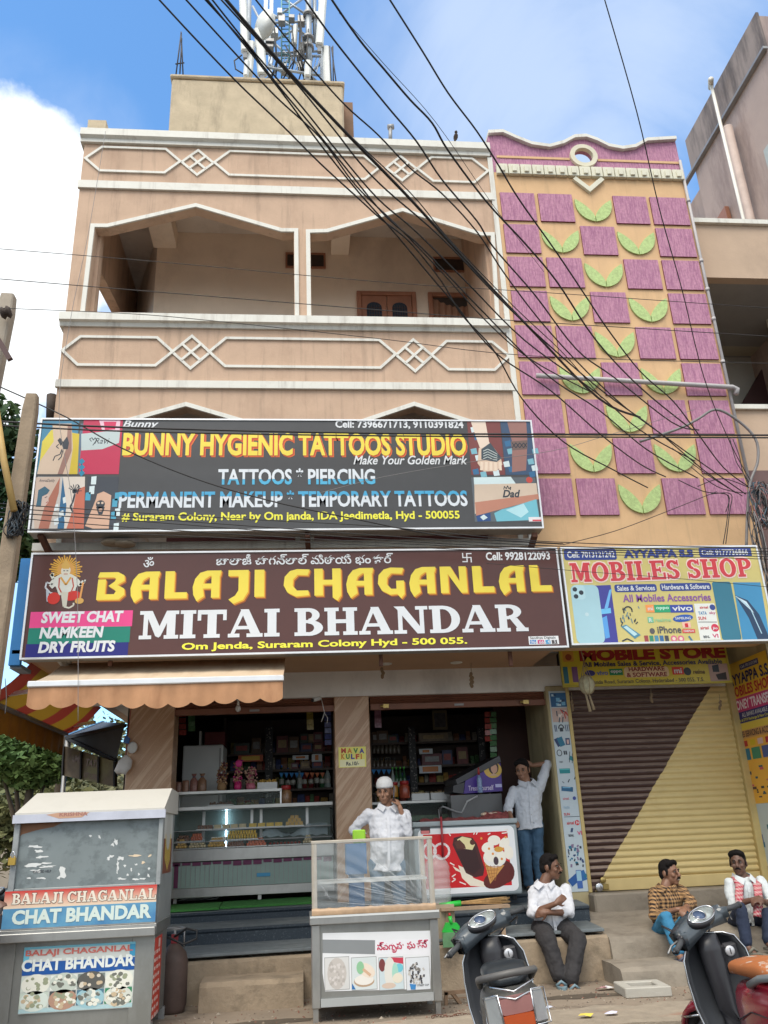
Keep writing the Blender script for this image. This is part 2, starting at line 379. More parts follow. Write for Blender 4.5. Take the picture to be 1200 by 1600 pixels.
TANW=mat('tan_plaster',(.50,.37,.27),.9,var=.08,scale=2,bump=.2,bscale=30,stain=(.30,.22,.17),samt=.5,sscale=(1.4,1.4,.9),slo=.5,shi=.75)
YF=9.7
def crisp(o):
 e_=o.modifiers.new('e','EDGE_SPLIT');e_.split_angle=R(24);return o
def F(px,py,dy=0.):return P(px,py,YF+dy)
# ground and street
GRD=mat('dusty_concrete_ground',(.25,.20,.15),.95,var=.16,scale=2.2,bump=.6,bscale=18,stain=(.10,.075,.055),samt=.85,sscale=(1.3,2.2,1.),slo=.5,shi=.66)
mb=MB();g=400
mb.m(GRD).add([(-g,7.3,0),(g,7.3,0),(g,g,0),(-g,g,0)],[(0,1,2,3)])
struct(mb.build('ground',None))
mb=MB().m(mat('dusty_asphalt',(.10,.09,.08),.95,var=.2,scale=3,bump=.5,bscale=40));mb.add([(-g,-g,-.14),(g,-g,-.14),(g,7.34,-.14),(-g,7.34,-.14)],[(0,1,2,3)]);struct(mb.build('road',None))
mb=MB();a=7.95
rs=random.Random(3)
top=[(-1.2+i*.16,a+.05*math.sin(i*1.7)+rs.uniform(-.03,.03)+.02*max(0,i)*.16)for i in range(-60,60)]
ring=[[V((x,7.25,-.2)),V((x,7.25,.055+rs.uniform(-.006,.006))),V((x,y-.12,.06+rs.uniform(-.008,.008))),V((x,y-.02,.045)),V((x,y,.0)),V((x,y,-.05))]for x,y in top]
KERB=mat('broken_kerb_concrete',(.30,.25,.19),.95,var=.2,scale=9,bump=.9,bscale=25,stain=(.30,.11,.06),samt=.7,sscale=(1.2,3,3),slo=.56,shi=.68)
mb.m(KERB).loft(ring,smooth=False)
struct(mb.build('kerb',None))
# peach building
B=thing('shop_building','peach three storey building with white lozenge mouldings above the sweet shop','building',(0,YF,0))
xl,xr=-3.10,2.84
zs=3.5
ztop=F(450,226).z
op1=[F(*q)for q in((149,357),(168,357),(306,325),(440,364),(459,364),(460,500),(133,495))]
op2=[F(*q)for q in((485,366),(511,365),(629,332),(752,370),(766,370),(774,508),(487,502))]
fl=F(306,323).z-F(300,634).z
def down(pts,zmin):return[V((p_.x,p_.y,max(p_.z-fl,zmin)))for p_ in pts]
zled=P(300,851,YF).z
op3=down(op1,zled);op4=down(op2,zled)
mb=MB().m(PEACH)
mb.prism([(xl,YF,zs),(xr,YF,zs),(xr,YF,ztop),(xl,YF,ztop)],(0,.16,0),[op1,op2,op3,op4])
mb.build('front_wall',None,B)
zb=F(133,493).z
mb=MB().m(PEACH)
XI=xl+.16
tri=[XP(161,445,XI),XP(158,493,XI),XP(192,493,XI)]
tri[1]=V((XI,YF+.35,zb));tri[0]=V((XI,YF+.35,max(tri[0].z,zb+.2)))
tri2=[V((XI,q.y,zled+.05+(q.z-zb)*2.2))for q in tri]
mb.prism([V((XI,YF+.161,zs)),V((XI,YF+6,zs)),V((XI,YF+6,ztop)),V((XI,YF+.161,ztop))],(-.16,0,0),[tri,tri2])
mb.build('side_wall',None,B)
mb=MB().m(PEACH);mb.box((xr-.16,YF+.161,zs),(xr,YF+6,ztop));mb.build('party_wall',None,B)
zc2=P(400,366,11.3).z;ZF2=zb-1.0
mb=MB().m(CEIL)
mb.box((xl+.161,YF+.161,zc2),(xr-.161,YF+6,zc2+.14));mb.build('upper_balcony_ceiling',None,B)
mb=MB().m(CEIL);mb.box((xl+.161,YF+.161,ZF2-.14),(xr-.161,YF+6,ZF2));mb.build('upper_balcony_floor',None,B)
mb=MB().m(CEIL);mb.box((xl+.161,YF+.161,zs+.001),(xr-.161,YF+6,zs+.2));mb.build('first_floor_slab',None,B)
mb=MB().m(CREAM);xw=P(243,430,11.3).x
mb.box((xw,11.3,ZF2+.001),(xr-.162,11.42,zc2-.001));mb.build('upper_back_wall',None,B)
mb=MB().m(CEIL)
mb.prism([V((xw,11.3,ZF2)),V((xw+.1,11.42,ZF2)),V((xl+.163,13.2,ZF2)),V((xl+.163,13.0,ZF2))],(0,0,zc2-ZF2-.001));mb.build('upper_return_wall',None,B)
mb=MB().m(mat('maroon_wall',(.13,.035,.03),.8));mb.box((-1.9,11.3,zs+.21),(xr-.162,11.42,ZF2-.141));mb.build('lower_back_wall',None,B)
mb=MB().m(CREAM)
for a_,b_ in(((240,347),(276,386)),((517,366),(545,397))):
 p0=P(a_[0],b_[1],11.28);p1=P(b_[0],b_[1],11.28)
 mb=MB().m(CREAM);mb.box((p0.x,YF+.162,p0.z),(p1.x,11.298,zc2-.001));mb.build('ceiling_beam',None,B)
mb=MB().m(PEACH);q0=F(150,400,.3);mb.box((q0.x-.02,YF+.163,ZF2),(q0.x+.08,YF+.34,zc2-.002));mb.build('balcony_post',None,B)
def door(x0,y0,x1,y1,curtain):
 a=P(x0,y0,11.29);b=P(x1,y0+1,11.29)
 fr=MB().m(WOODR);zb_=ZF2+.002
 for u0,u1,v0,v1 in((a.x,a.x+.07,zb_,a.z),(b.x-.07,b.x,zb_,a.z),(a.x+.07,b.x-.07,a.z-.07,a.z)):
  fr.box((u0,11.235,v0),(u1,11.299,v1))
 d=fr.build('door_frame',None,B,bevel=.006)
 if curtain:
  c=MB().m(mat('brown_curtain',(.30,.16,.10),.9,var=.15,scale=6));rows=[]
  for k in range(12):
   t=k/11;row=[]
   for i in range(61):
    s_=i/60;sag=-.16*math.sin(PI*s_)if k==0 else-.16*math.sin(PI*s_)*(1-t)
    row.append(V((a.x+.075+s_*(b.x-a.x-.15),11.262+.018*math.sin(s_*52+t*2),a.z-.1+sag-t*1.4)))
   rows.append(row)
  c.loft(rows,closed=False,cap=False);c.build('curtain',None,d)
  k=MB().m(DARK);k.box((a.x+.071,11.288,zb_),(b.x-.071,11.298,a.z-.071));k.build('doorway',None,d)
 else:
  mid=(a.x+b.x)/2
  for s0,s1 in((a.x+.072,mid-.004),(mid+.004,b.x-.072)):
   lf=MB().m(WOODR);lf.box((s0,11.26,zb_),(s1,11.295,a.z-.072));le=lf.build('door_leaf',None,d,bevel=.008)
   w_=s1-s0;ap=[(s0+w_*.2,11.254,a.z-.8),(s1-w_*.2,11.254,a.z-.8),(s1-w_*.2,11.254,a.z-.3)]
   ap+=[((s0+s1)/2+w_*.3*math.cos(PI*i/8),11.254,a.z-.3+.1*math.sin(PI*i/8))for i in range(1,8)]+[(s0+w_*.2,11.254,a.z-.3)]
   pn=MB().m(mat('wired_dark_glass',(.035,.05,.07),.15,var=.3,scale=30));pn.prism(ap,(0,.004,0))
   pn.m(DARKW)
   for i in range(1,6):pn.box((s0+w_*(.2+.1*i)-.003,11.25,a.z-.8),(s0+w_*(.2+.1*i)+.003,11.2535,a.z-.26))
   for i in range(1,8):pn.box((s0+w_*.2,11.248,a.z-.8+i*.07),(s1-w_*.2,11.2498,a.z-.794+i*.07))
   pn.build('window_pane',None,le)
door(557,457,649,504,False);door(668,459,760,504,True)
for x0,y0,x1,y1 in((446,395,509,420),(676,402,737,426)):
 a=P(x0,y0,11.29);b=P(x1,y1,11.29)
 k=MB().m(DARK);k.box((a.x+.03,11.29,b.z+.03),(b.x-.03,11.299,a.z-.03));vv=k.build('vent',None,B)
 k=MB().m(WOODR)
 for q in((a.x,a.x+.03,b.z,a.z),(b.x-.03,b.x,b.z,a.z),(a.x+.03,b.x-.03,a.z-.03,a.z),(a.x+.03,b.x-.03,b.z,b.z+.03)):
  k.box((q[0],11.27,q[2]),(q[1],11.2985,q[3]))
 k.build('vent_frame',None,vv)
def band(name,prof,x0=xl-.05,x1=xr+.01):
 "prof: list of (protrusion, z)"
 rings=[[V((x,YF-p_,z))for p_,z in prof]for x in(x0,x1)]
 MB().m(TRIM).loft(rings,smooth=False).build(name,None,B)
z0=F(450,236).z;z1=F(450,219).z
band('parapet_cap',[(-.22,z0),(.05,z0),(.05,z0+.06),(.10,z0+.09),(.10,z1),(-.22,z1)])
za,zb2=F(450,305).z,F(450,294).z
band('string_course',[(-.01,za),(.04,za),(.04,zb2),(-.01,zb2)],xl-.02)
za,zb2=F(450,516).z,F(450,499).z
band('balcony_rail',[(-.2,za),(.03,za),(.05,za+.05),(.10,za+.06),(.10,zb2),(-.2,zb2)])
za,zb2=F(450,609).z,F(450,598).z
band('string_course',[(-.01,za),(.04,za),(.04,zb2),(-.01,zb2)],xl-.02)
za,zb2=zled-.09,zled+.005
band('lower_rail',[(-.2,za),(.10,za),(.10,zb2),(-.2,zb2)])
def strip(name,pts,w=.036,d=.025,closed=False,par=B,m_=TRIM,y=YF):
 mb=MB().m(m_);n=len(pts);rings=[]
 P2=[V((p_.x,0,p_.z))for p_ in pts]
 for i in range(n):
  if closed:a,b=P2[i-1],P2[(i+1)%n]
  else:a,b=P2[max(i-1,0)],P2[min(i+1,n-1)]
  d1=(P2[i]-a).normalized()if(P2[i]-a).length>1e-6 else(b-P2[i]).normalized()
  d2=(b-P2[i]).normalized()if(b-P2[i]).length>1e-6 else d1
  t=(d1+d2).normalized();nn=V((-t.z,0,t.x));k=w/2/max(.35,nn.dot(V((-d1.z,0,d1.x))))
  c=P2[i];rings.append([V((c.x+nn.x*k,y+.01,c.z+nn.z*k)),V((c.x+nn.x*k,y-d,c.z+nn.z*k)),V((c.x-nn.x*k,y-d,c.z-nn.z*k)),V((c.x-nn.x*k,y+.01,c.z-nn.z*k))])
 if closed:rings.append(rings[0])
 mb.loft(rings,smooth=False,cap=not closed);return mb.build(name,None,par,fixn=True)
def grow(pts,k):
 c=sum(pts,V())/len(pts);return[V((p_.x+k*(1 if p_.x>c.x else-1),p_.y,p_.z+(k if p_.z>c.z else-k)))for p_ in pts]
for o_ in(op1,op2):
 q=[o_[6]]+o_[0:6]
 st=[V((q[0].x-.035,YF,zb+.04))]+[V((p_.x+(-.035 if i<1 else .035 if i==4 else 0),p_.y,p_.z+.035))for i,p_ in enumerate(q[1:6])]+[V((q[6].x+.035,YF,zb+.04))]
 strip('opening_trim',st,.058,.026)
for o_ in(op3,op4):
 st=[V((o_[6].x-.035,YF,zled+.01))]+[V((p_.x+(-.035 if i<1 else .035 if i==4 else 0),p_.y,p_.z+.035))for i,p_ in enumerate(o_[0:5])]+[V((o_[5].x+.035,YF,zled+.01))]
 strip('opening_trim',st,.058,.026)
def hexa(l,r_,hpx,cut=22):
 a=F(*l);b=F(*r_);hz=abs(F(l[0],l[1]-hpx/2).z-F(l[0],l[1]+hpx/2).z)/2;c=hz*1.0;zc=(a.z+b.z)/2
 strip('lozenge_moulding',[V((a.x,YF,zc)),V((a.x+c,YF,zc+hz)),V((b.x-c,YF,zc+hz)),V((b.x,YF,zc)),V((b.x-c,YF,zc-hz)),V((a.x+c,YF,zc-hz))],closed=True)
def diamond(c,rpx):
 c=F(*c);k=abs(F(600+rpx,300).x-F(600,300).x)
 o=strip('diamond_moulding',[c+V((-k,0,0)),c+V((0,0,k)),c+V((k,0,0)),c+V((0,0,-k))],d=.02,closed=True)
 for s_ in(1,-1):
  strip('diamond_bar',[c+V((-k/2,0,s_*k/2)),c+V((k/2,0,-s_*k/2))],.034,.024-.001*s_,par=o)
hexa((134,248),(282,254),37);diamond((309,255),24);hexa((335,256),(592,263),37);diamond((627,264),24);hexa((652,265),(762,268),37)
hexa((98,548),(270,551),44);diamond((299,551),26);hexa((327,551),(618,554),44);diamond((647,556),26);hexa((674,556),(795,557),44)
mb=MB().m(TRIM);mb.box((xr-.03,YF-.03,zs+.3),(xr+.04,YF+.001,z0-.01));mb.build('corner_strip',None,B)
mb=MB().m(CONC);a=F(136,203,.05);b=F(166,188,.05);mb.box((a.x,YF+.05,ztop-.05),(b.x,YF+.3,b.z));mb.build('parapet_post',None,B)
mb=MB().m(CEIL);mb.box((xl+.161,YF+.165,zc2+.141),(xr-.161,YF+8,ztop-.25));mb.build('roof_slab',None,B)
a=P(263,205,12);b=P(536,135,12)
mb=MB().m(CONC);mb.box((a.x,12,ztop-.26),(b.x,15.5,b.z+.02));hr=mb.build('stair_room',None,B,bevel=.03)
mb=MB().m(CONC);mb.box((a.x-.03,11.96,b.z+.021),(b.x+.03,15.5,b.z+.1));mb.build('roof_rim',None,hr,bevel=.02)
mb=MB().m(mat('brown_steel_door',(.20,.11,.06),.7,var=.2));c=P(532,205,12.6);d=P(551,160,12.6);mb.box((c.x,12.6,ztop-.2),(d.x,12.68,d.z));mb.build('stair_door',None,hr)
YP=10.7
GRAN=mat('brown_granite_cladding',(.42,.25,.145),.35,var=.10,scale=60,stain=(.60,.42,.28),samt=.75,sscale=(2.0,2.0,1.2),slo=.5,shi=.57)
def veined():
 t=GRAN.node_tree;b_=t.nodes['Principled BSDF']
 for n in t.nodes:
  if n.type=='MAPPING':n.vector_type='TEXTURE';n.inputs['Rotation'].default_value=(0,R(-52),0);n.inputs['Scale'].default_value=(1.2,.2,.06)
veined()
BGRAN=mat('blue_black_granite',(.022,.034,.048),.5,var=.25,scale=60,stain=(.16,.19,.21),samt=.85,sscale=(55,55,55),slo=.56,shi=.72)
BTREAD=mat('worn_granite_tread',(.12,.14,.15),.65,var=.2,scale=14,stain=(.30,.31,.30),samt=.6,sscale=(2,10,10),slo=.5,shi=.72)
FLR=mat('shop_floor_stone',(.30,.26,.20),.6,var=.12)
PLAST=mat('plinth_cement',(.30,.235,.165),.95,var=.22,scale=4,bump=.9,bscale=26,stain=(.10,.08,.055),samt=.85,sscale=(2.2,2.2,2.6),slo=.5,shi=.7)
zt=P(650,1068,YP).z
zsof=3.45
mb=MB().m(OFFW);mb.box((P(440,1060,YP).x-2.4,YP,P(650,1085,YP).z),(5.95,YP+.25,zsof));mb.build('lintel_beam',None,B)
mb=MB().m(mat('tan_soffit_boards',(.42,.25,.14),.6,var=.1,scale=2,bump=.35,bscale=9,bstretch=(.2,1,1)));mb.box((xl,9.2,zsof),(P(868,1030,9.6).x,YP,zsof+.04));sf=mb.build('soffit',None,B)
for px,py in((713,1035),(603,1037)):
 c=G(px,py,zsof);k=MB().m(TRIM);k.lathe([(.075,.0),(.075,-.006),(.055,-.012)],c,20);dl=k.build('downlight',None,sf)
zsh=P(600,1430,10.7).z
def pier(x0,x1,y,z0_,name='granite_pier',m_=GRAN,dep=.4):
 k=MB().m(m_);k.box((x0,y,z0_),(x1,y+dep,P(650,1085,YP).z-.001));return k.build(name,None,B,bevel=.008)
pier(P(200,1150,YP).x,P(271,1150,YP).x,YP,.3)
pier(P(523,1150,YP).x,P(578,1150,YP).x,YP,.6)
BRN=mat('brown_painted_shutter',(.21,.085,.05),.5,var=.12,scale=3,stain=(.10,.04,.025),samt=.6,sscale=(2,2,6))
for xa,xb,ya in((271,523,1100),(578,852,1098)):
 a=P(xa,ya,YP+.06);b=P(xb,ya,YP+.06);zt_=P(650,1085,YP).z-.002
 k=MB().m(BRN)
 zb_=zt_-.17
 prof=[]
 n=6
 for i in range(n+1):
  z=zt_-(zt_-zb_-.07)*i/n;prof.append((.0 if i%2 else .02,z))
 rings=[[V((x,YP+.08-p_,z))for p_,z in prof]+[V((x,YP+.2,prof[-1][1])),V((x,YP+.2,zt_))]for x in(a.x+.002,b.x-.002)]
 k.loft(rings,smooth=False);k.box((a.x+.004,YP+.03,zb_),(b.x-.004,YP+.1,zb_+.068));sh=k.build('rolled_shutter',None,B)
 k=MB().m(DSTEEL);k.box(((a.x+b.x)/2-.06,YP+.015,zb_+.02),((a.x+b.x)/2+.06,YP+.029,zb_+.045));k.build('handle',None,sh)
 if xa>500:
  for px in(603,822):
   q=P(px,1103,YP);k=MB().m(mat('brass_lock',(.45,.33,.12),.35,metal=.8));k.box((q.x-.035,YP-.02,zb_+.012),(q.x+.035,YP+.028,zb_+.06));k.tube([(q.x-.07,YP+.0,zb_+.04),(q.x+.0,YP-.005,zb_+.035)],.016);k.build('shutter_lock',None,sh)
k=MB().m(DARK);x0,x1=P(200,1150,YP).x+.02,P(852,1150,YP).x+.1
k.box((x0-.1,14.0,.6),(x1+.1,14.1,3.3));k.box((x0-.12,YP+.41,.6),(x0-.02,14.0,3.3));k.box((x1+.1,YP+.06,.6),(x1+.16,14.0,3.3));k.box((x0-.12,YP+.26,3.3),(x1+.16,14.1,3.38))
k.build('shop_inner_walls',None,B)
k=MB().m(FLR);k.box((x0-.12,10.9,.55),(x1+.16,14.1,.78));k.build('shop_floor',None,B)
def prof_run(name,prof,xa,xb,m_,par=B,sl=0.):
 k=MB().m(m_);k.loft([[V((x,y,z+sl*(x-xa)))for y,z in prof]for x in(xa,xb)],smooth=False);return k.build(name,None,par,bevel=.006)
XL0,XR0=-2.9,P(948,1457,9.6).x
st=thing('entrance_steps','blue black granite steps on a rough cement plinth in front of the sweet shop','steps',(0,10,0))
k=MB().m(PLAST);rs=random.Random(5);rings=[]
nx=60
for i in range(nx+1):
 x=XL0+(XR0-XL0)*i/nx;zt_=.385+.008*(x+.7)
 d=lambda s=.006:rs.uniform(-s,s)
 rings.append([V((x,11.1,-.02)),V((x,11.1,zt_)),V((x,9.62,zt_-.004)),V((x,9.57+d(.008),zt_-.03+d(.008))),V((x,9.56+d(),zt_*.72)),V((x,9.55+d(),zt_*.45)),V((x,9.54+d(),zt_*.2)),V((x,9.52+d(),-.02))])
k.loft(rings);crisp(k.build('plinth',None,st))
xs_=XR0-.02
prof_run('lower_tread',[(9.60,.392),(9.605,.422),(10.15,.452),(10.15,.392)],XL0,xs_,BTREAD,st,.008)
xr2=P(922,1430,10.15).x
prof_run('lower_riser',[(10.15,.44),(10.15,.565),(10.135,.572),(10.135,.6),(10.60,.628),(10.60,.44)],XL0,xr2,BGRAN,st,.008)
k=MB().m(BTREAD);k.loft([[V((x,y,z+.008*(x-XL0)))for y,z in((10.145,.602),(10.145,.606),(10.6,.634),(10.6,.628))]for x in(XL0,xr2)],smooth=False);k.build('upper_tread',None,st)
xr3=P(885,1415,10.6).x
prof_run('upper_riser',[(10.601,.62),(10.601,.705),(10.585,.712),(10.585,.738),(11.2,.79),(11.2,.62)],XL0,xr3,BGRAN,st,.006)
k=MB().m(BTREAD);k.loft([[V((x,y,z+.006*(x-XL0)))for y,z in((10.59,.740),(10.59,.744),(11.2,.797),(11.2,.79))]for x in(XL0,xr3)],smooth=False);k.build('shop_threshold',None,st)
k=MB().m(GRD);k.prism([V((P(690,1480,9.6).x,9.535,.33)),V((P(725,1480,9.6).x,9.535,.33)),V((P(725,1480,9.6).x,9.535,.41)),V((P(690,1480,9.6).x,9.535,.41))],(0,.01,0))
GRN=mat('green_turf_mat',(.055,.22,.045),.95,var=.25,scale=40,bump=.8,bscale=120)
for x0_,x1_,y0_,lab in((262,343,10.72,'green turf mat laid on the top step beside the gas cylinder'),(344,490,10.78,'longer green turf mat on the top step behind the glass stall')):
 a=P(x0_,1425,10.7);b=P(x1_,1420,10.7)
 k=MB().m(GRN);k.loft([[V((x,y,z+.006*(x-XL0)))for y,z in((y0_-.1,.757),(y0_-.1,.78),(y0_+.3,.812),(y0_+.3,.785))]for x in(a.x,b.x)],smooth=False)
 tag(k.build('floor_mat',None),lab,'mat','turf mats on the top step')
def rough_block(name,x0,x1,y0,y1,z0_,z1_,m_,seed=1,amp=.006,nx=14):
 rs=random.Random(seed);rings=[]
 for i in range(nx+1):
  x=x0+(x1-x0)*i/nx;e=.03 if i in(0,nx)else 0
  d=lambda:rs.uniform(-amp,amp)
  rings.append([V((x,y1,z0_)),V((x,y1,z1_+d()*.3)),V((x,(y0+y1)/2,z1_+d()*.3)),V((x,y0+.03+e,z1_-e*.5+d()*.4)),V((x,y0+d()+e,z1_-.04)),V((x,y0+d()-.01+e,(z0_+z1_)/2)),V((x,y0-.02+d(),z0_))])
 return crisp(MB().m(m_).loft(rings).build(name,None))
a=P(312,1530,9.15);b=P(474,1522,9.15)
tag(rough_block('step_block',a.x,b.x,9.12,9.58,-.01,.245,PLAST,4),'rough cement block forming the lowest step below the sweet shop','step')
st2=thing('cement_steps','worn grey cement steps below the closed roller shutter','steps',(4.5,10,0))
xa=P(925,1400,10.5).x;xa2=XR0+.002
CEM=mat('worn_cement',(.255,.22,.175),.95,var=.2,scale=3.5,bump=.5,bscale=26,stain=(.13,.105,.08),samt=.8,sscale=(1.8,3,3),slo=.5,shi=.68)
k=MB().m(CEM);rs=random.Random(9);rings=[]
zt0=P(1030,1389,YP-.02).z
for i in range(41):
 x=xa2+(7.2-xa2)*i/40;d=lambda s=.005:rs.uniform(-s,s)
 rings.append([V((x,11.2,-.02)),V((x,11.2,.55)),V((x,10.35,.545+d())),V((x,10.25+d(),.50+d())),V((x,9.75,.42+d())),V((x,9.56+d(),.385+d())),V((x,9.52+d(),.33)),V((x,9.5+d(),.19+d())),V((x,9.48,-.02))])
k.loft(rings);crisp(k.build('upper_step',None,st2))
k=MB().m(CEM);k.box((xa+.01,10.45,.50),(7.2,11.25,zt0-.002));k.build('shutter_sill',None,st2,bevel=.02)
xb=P(957,1500,9.2).x
rb=rough_block('lower_step',xb,7.2,8.95,9.55,-.01,.185,CEM,8,.007,40);rb.parent=st2;rb.location=-st2.location
# apricot and mauve building
PB=thing('tiled_building','apricot building front with mauve square tiles and lime leaf reliefs','building',(4.3,YF,0))
pl,pr=2.885,5.84
Y2=YF-.02
zw=F(900,275).z
k=MB().m(APRI);k.box((pl,Y2,zs),(pr,Y2+.3,zw));k.build('front_wall',None,PB)
k=MB().m(APRI);k.box((pl+.1,Y2+.301,zs+.2),(pr,Y2+9,zw-.5));k.build('body_wall',None,PB)
def pz(px,py):q=P(px,py,Y2);return q
top=[(757,212),(785,211),(805,220),(830,230),(858,234),(880,228),(897,219),(915,218),(932,224),(950,233),(972,237),(992,234),(1010,224),(1048,221)]
pts=[pz(*q)for q in top];pts[0].x=pl-.03;pts[-1].x=pr
ringc=pz(911,246)
hole=[V((ringc.x+.15*math.cos(2*PI*i/20),Y2,ringc.z+.15*math.sin(2*PI*i/20)))for i in range(20)]
zpb=zw+.001
k=MB().m(PURP);k.prism([V((pl,Y2,zpb))]+[V((p_.x,Y2,p_.z))for p_ in pts]+[V((pr,Y2,zpb))],(0,.09,0),[hole]);k.build('wavy_parapet',None,PB)
k=MB().m(TRIM);rings=[]
for p_ in pts:rings.append([V((p_.x,Y2-.06,p_.z+.001)),V((p_.x,Y2-.06,p_.z+.06)),V((p_.x,Y2+.22,p_.z+.06)),V((p_.x,Y2+.22,p_.z+.001))])
k.loft(rings,smooth=False);k.build('parapet_coping',None,PB)
k=MB().m(mat('cream_ring_paint',(.66,.62,.48),.7));k.lathe([(.145,.02),(.145,-.05),(.215,-.05),(.215,.02)],(ringc.x,Y2+.001,ringc.z),28,(0,1,0),smooth=False,closed=True);k.build('ring_window',None,PB)
k=MB().m(APRI);za=pz(830,247).z;k.box((pl+.07,Y2-.012,za-.02),(ringc.x-.22,Y2+.01,za+.02));k.box((ringc.x+.22,Y2-.012,za-.02),(pr-.02,Y2+.01,za+.02));k.build('parapet_stripe',None,PB)
DENT=mat('pale_dentil_paint',(.66,.64,.52),.7,var=.06)
k=MB().m(DENT);z1_,z0_=pz(910,264).z,pz(910,279).z;x0_=pz(775,268).x;n=16;pw=(pr-x0_)/n
for i in range(n):
 xx=x0_+pw*i;k.box((xx,Y2-.06,z0_),(xx+pw*.93,Y2+.002,z1_));k.box((xx+pw*.28,Y2-.085,z0_+.03),(xx+pw*.65,Y2-.059,z1_-.04))
k.build('dentil_course',None,PB,bevel=.006)
k=MB().m(DENT);strip('v_ornament',[pz(896,281),pz(920,299),pz(940,282)],.07,.05,par=PB,m_=DENT,y=Y2)
TILE_X0,TILE_PX,TILE_W=2.935,.5735,.515
TILE_Z0=pz(1050,352.5).z;PZ=(pz(1050,352.5).z-pz(1150,804).z)/8;TH=.505
def leaf_pair(cx,z0_):
 for s_ in(-1,1):
  def bez(a,b,c,d,n=9):return[tuple(a[i]*(1-t)**3+3*b[i]*t*(1-t)**2+3*c[i]*t*t*(1-t)+d[i]*t**3 for i in(0,1))for t in[j/n for j in range(n)]]
  o=bez((.0,.0),(.16,.02),(.30,.16),(.27,.40))+bez((.27,.40),(.20,.36),(.06,.26),(.0,.10))
  o.append((0,.10))
  k=MB().m(LEAFG);q=[V((cx+s_*(x+.006),Y2-.028,z0_+y))for x,y in o]
  k.prism(q,(0,.03,0));k.build('leaf_relief',None,PB)
for r_ in range(9):
 for c in range(5):
  x=TILE_X0+c*TILE_PX+(0 if r_%1 else 0);zb_=TILE_Z0-r_*PZ
  isleaf=(c==2 and r_%2==0)or(c in(1,3)and r_%2==1)
  if isleaf:leaf_pair(x+TILE_W/2,zb_+.02)
  else:
   k=MB();d=.024;x1=min(x+TILE_W+(.045 if c==4 else 0),pr-.015)
   k.m(PURP).add([(x,Y2-d,zb_),(x1,Y2-d,zb_),(x1,Y2-d,zb_+TH),(x,Y2-d,zb_+TH)],[(0,1,2,3)])
   k.m(PURPS).add([(x,Y2-d,zb_),(x1,Y2-d,zb_),(x1,Y2,zb_),(x,Y2,zb_)],[(0,1,2,3)]);k.add([(x,Y2-d,zb_),(x,Y2,zb_),(x,Y2,zb_+TH),(x,Y2-d,zb_+TH)],[(0,1,2,3)])
   k.add([(x1,Y2-d,zb_),(x1,Y2,zb_),(x1,Y2,zb_+TH),(x1,Y2-d,zb_+TH)],[(0,1,2,3)]);k.add([(x,Y2-d,zb_+TH),(x1,Y2-d,zb_+TH),(x1,Y2,zb_+TH),(x,Y2,zb_+TH)],[(0,1,2,3)])
   k.build('tile_panel',None,PB,fixn=False)
k=MB().m(OFFW);k.box((P(868,1030,9.6).x+.001,9.2,3.66),(7.5,YP+.2,3.72));k.build('canopy_soffit',None,PB)
px0,px1=P(852,1085,YP).x,P(887,1085,YP).x
zq=P(880,1400,YP).z
YJ=mat('yellowed_plaster',(.45,.38,.22),.9,var=.14,scale=3,stain=(.20,.16,.10),samt=.7,sscale=(3,3,.8),slo=.5,shi=.7)
k=MB().m(YJ);k.box((px0,YP-.03,zq-.12),(px1,YP+1.1,P(868,1072,YP).z));k.build('pier',None,PB,bevel=.012)
sx0,sx1=P(887,1090,YP).x,P(1137,1082,YP).x
zst=P(1000,1070,YP).z+.05;zsb=zt0
k=MB().m(YJ);xsw=sx1+.09
k.box((xsw,9.72,.5),(xsw+.25,YP+.25,3.655));k.build('side_pier',None,PB)
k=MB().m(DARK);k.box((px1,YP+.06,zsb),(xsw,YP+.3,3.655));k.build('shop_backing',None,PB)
SH=bpy.data.materials.new('two_tone_shutter_paint');SH.use_nodes=True
t=SH.node_tree;b_=t.nodes['Principled BSDF'];b_.inputs['Roughness'].default_value=.5
tco=t.nodes.new('ShaderNodeTexCoord');sp=t.nodes.new('ShaderNodeSeparateXYZ');t.links.new(tco.outputs['Object'],sp.inputs[0])
qa,qb=P(1106,1080,YP),P(937,1380,YP)
def tm(op,a,b=None,c=None):
 n=t.nodes.new('ShaderNodeMath');n.operation=op
 for i,x in enumerate((a,b,c)):
  if x is None:continue
  if isinstance(x,(int,float)):n.inputs[i].default_value=x
  else:t.links.new(x,n.inputs[i])
 return n.outputs[0]
def tnoise(sc,det=6,st=(1,1,1)):
 n=t.nodes.new('ShaderNodeTexNoise');n.inputs['Scale'].default_value=sc;n.inputs['Detail'].default_value=det
 mp=t.nodes.new('ShaderNodeMapping');mp.inputs['Scale'].default_value=st;t.links.new(tco.outputs['Object'],mp.inputs[0]);t.links.new(mp.outputs[0],n.inputs[0]);return n.outputs[0]
slope=(qa.x-qb.x)/(qa.z-qb.z)
curve=tm('SUBTRACT',sp.outputs['X'],tm('ADD',tm('MULTIPLY',tm('SUBTRACT',sp.outputs['Z'],qb.z),slope),qb.x))
mask=tm('GREATER_THAN',tm('ADD',curve,tm('MULTIPLY',tm('SUBTRACT',tnoise(2),.5),.06)),0.0)
PITCH=.073
ph=tm('FRACT',tm('DIVIDE',tm('SUBTRACT',sp.outputs['Z'],zsb+.14),PITCH))
ridge=tm('GREATER_THAN',tm('ADD',ph,tm('MULTIPLY',tm('SUBTRACT',tnoise(6,6,(1,1,6)),.5),.45)),.60)
dust=t.nodes.new('ShaderNodeMapRange');t.links.new(sp.outputs['Z'],dust.inputs[0]);dust.inputs[1].default_value=zsb+.2;dust.inputs[2].default_value=zsb+1.5;dust.inputs[3].default_value=.9;dust.inputs[4].default_value=.55
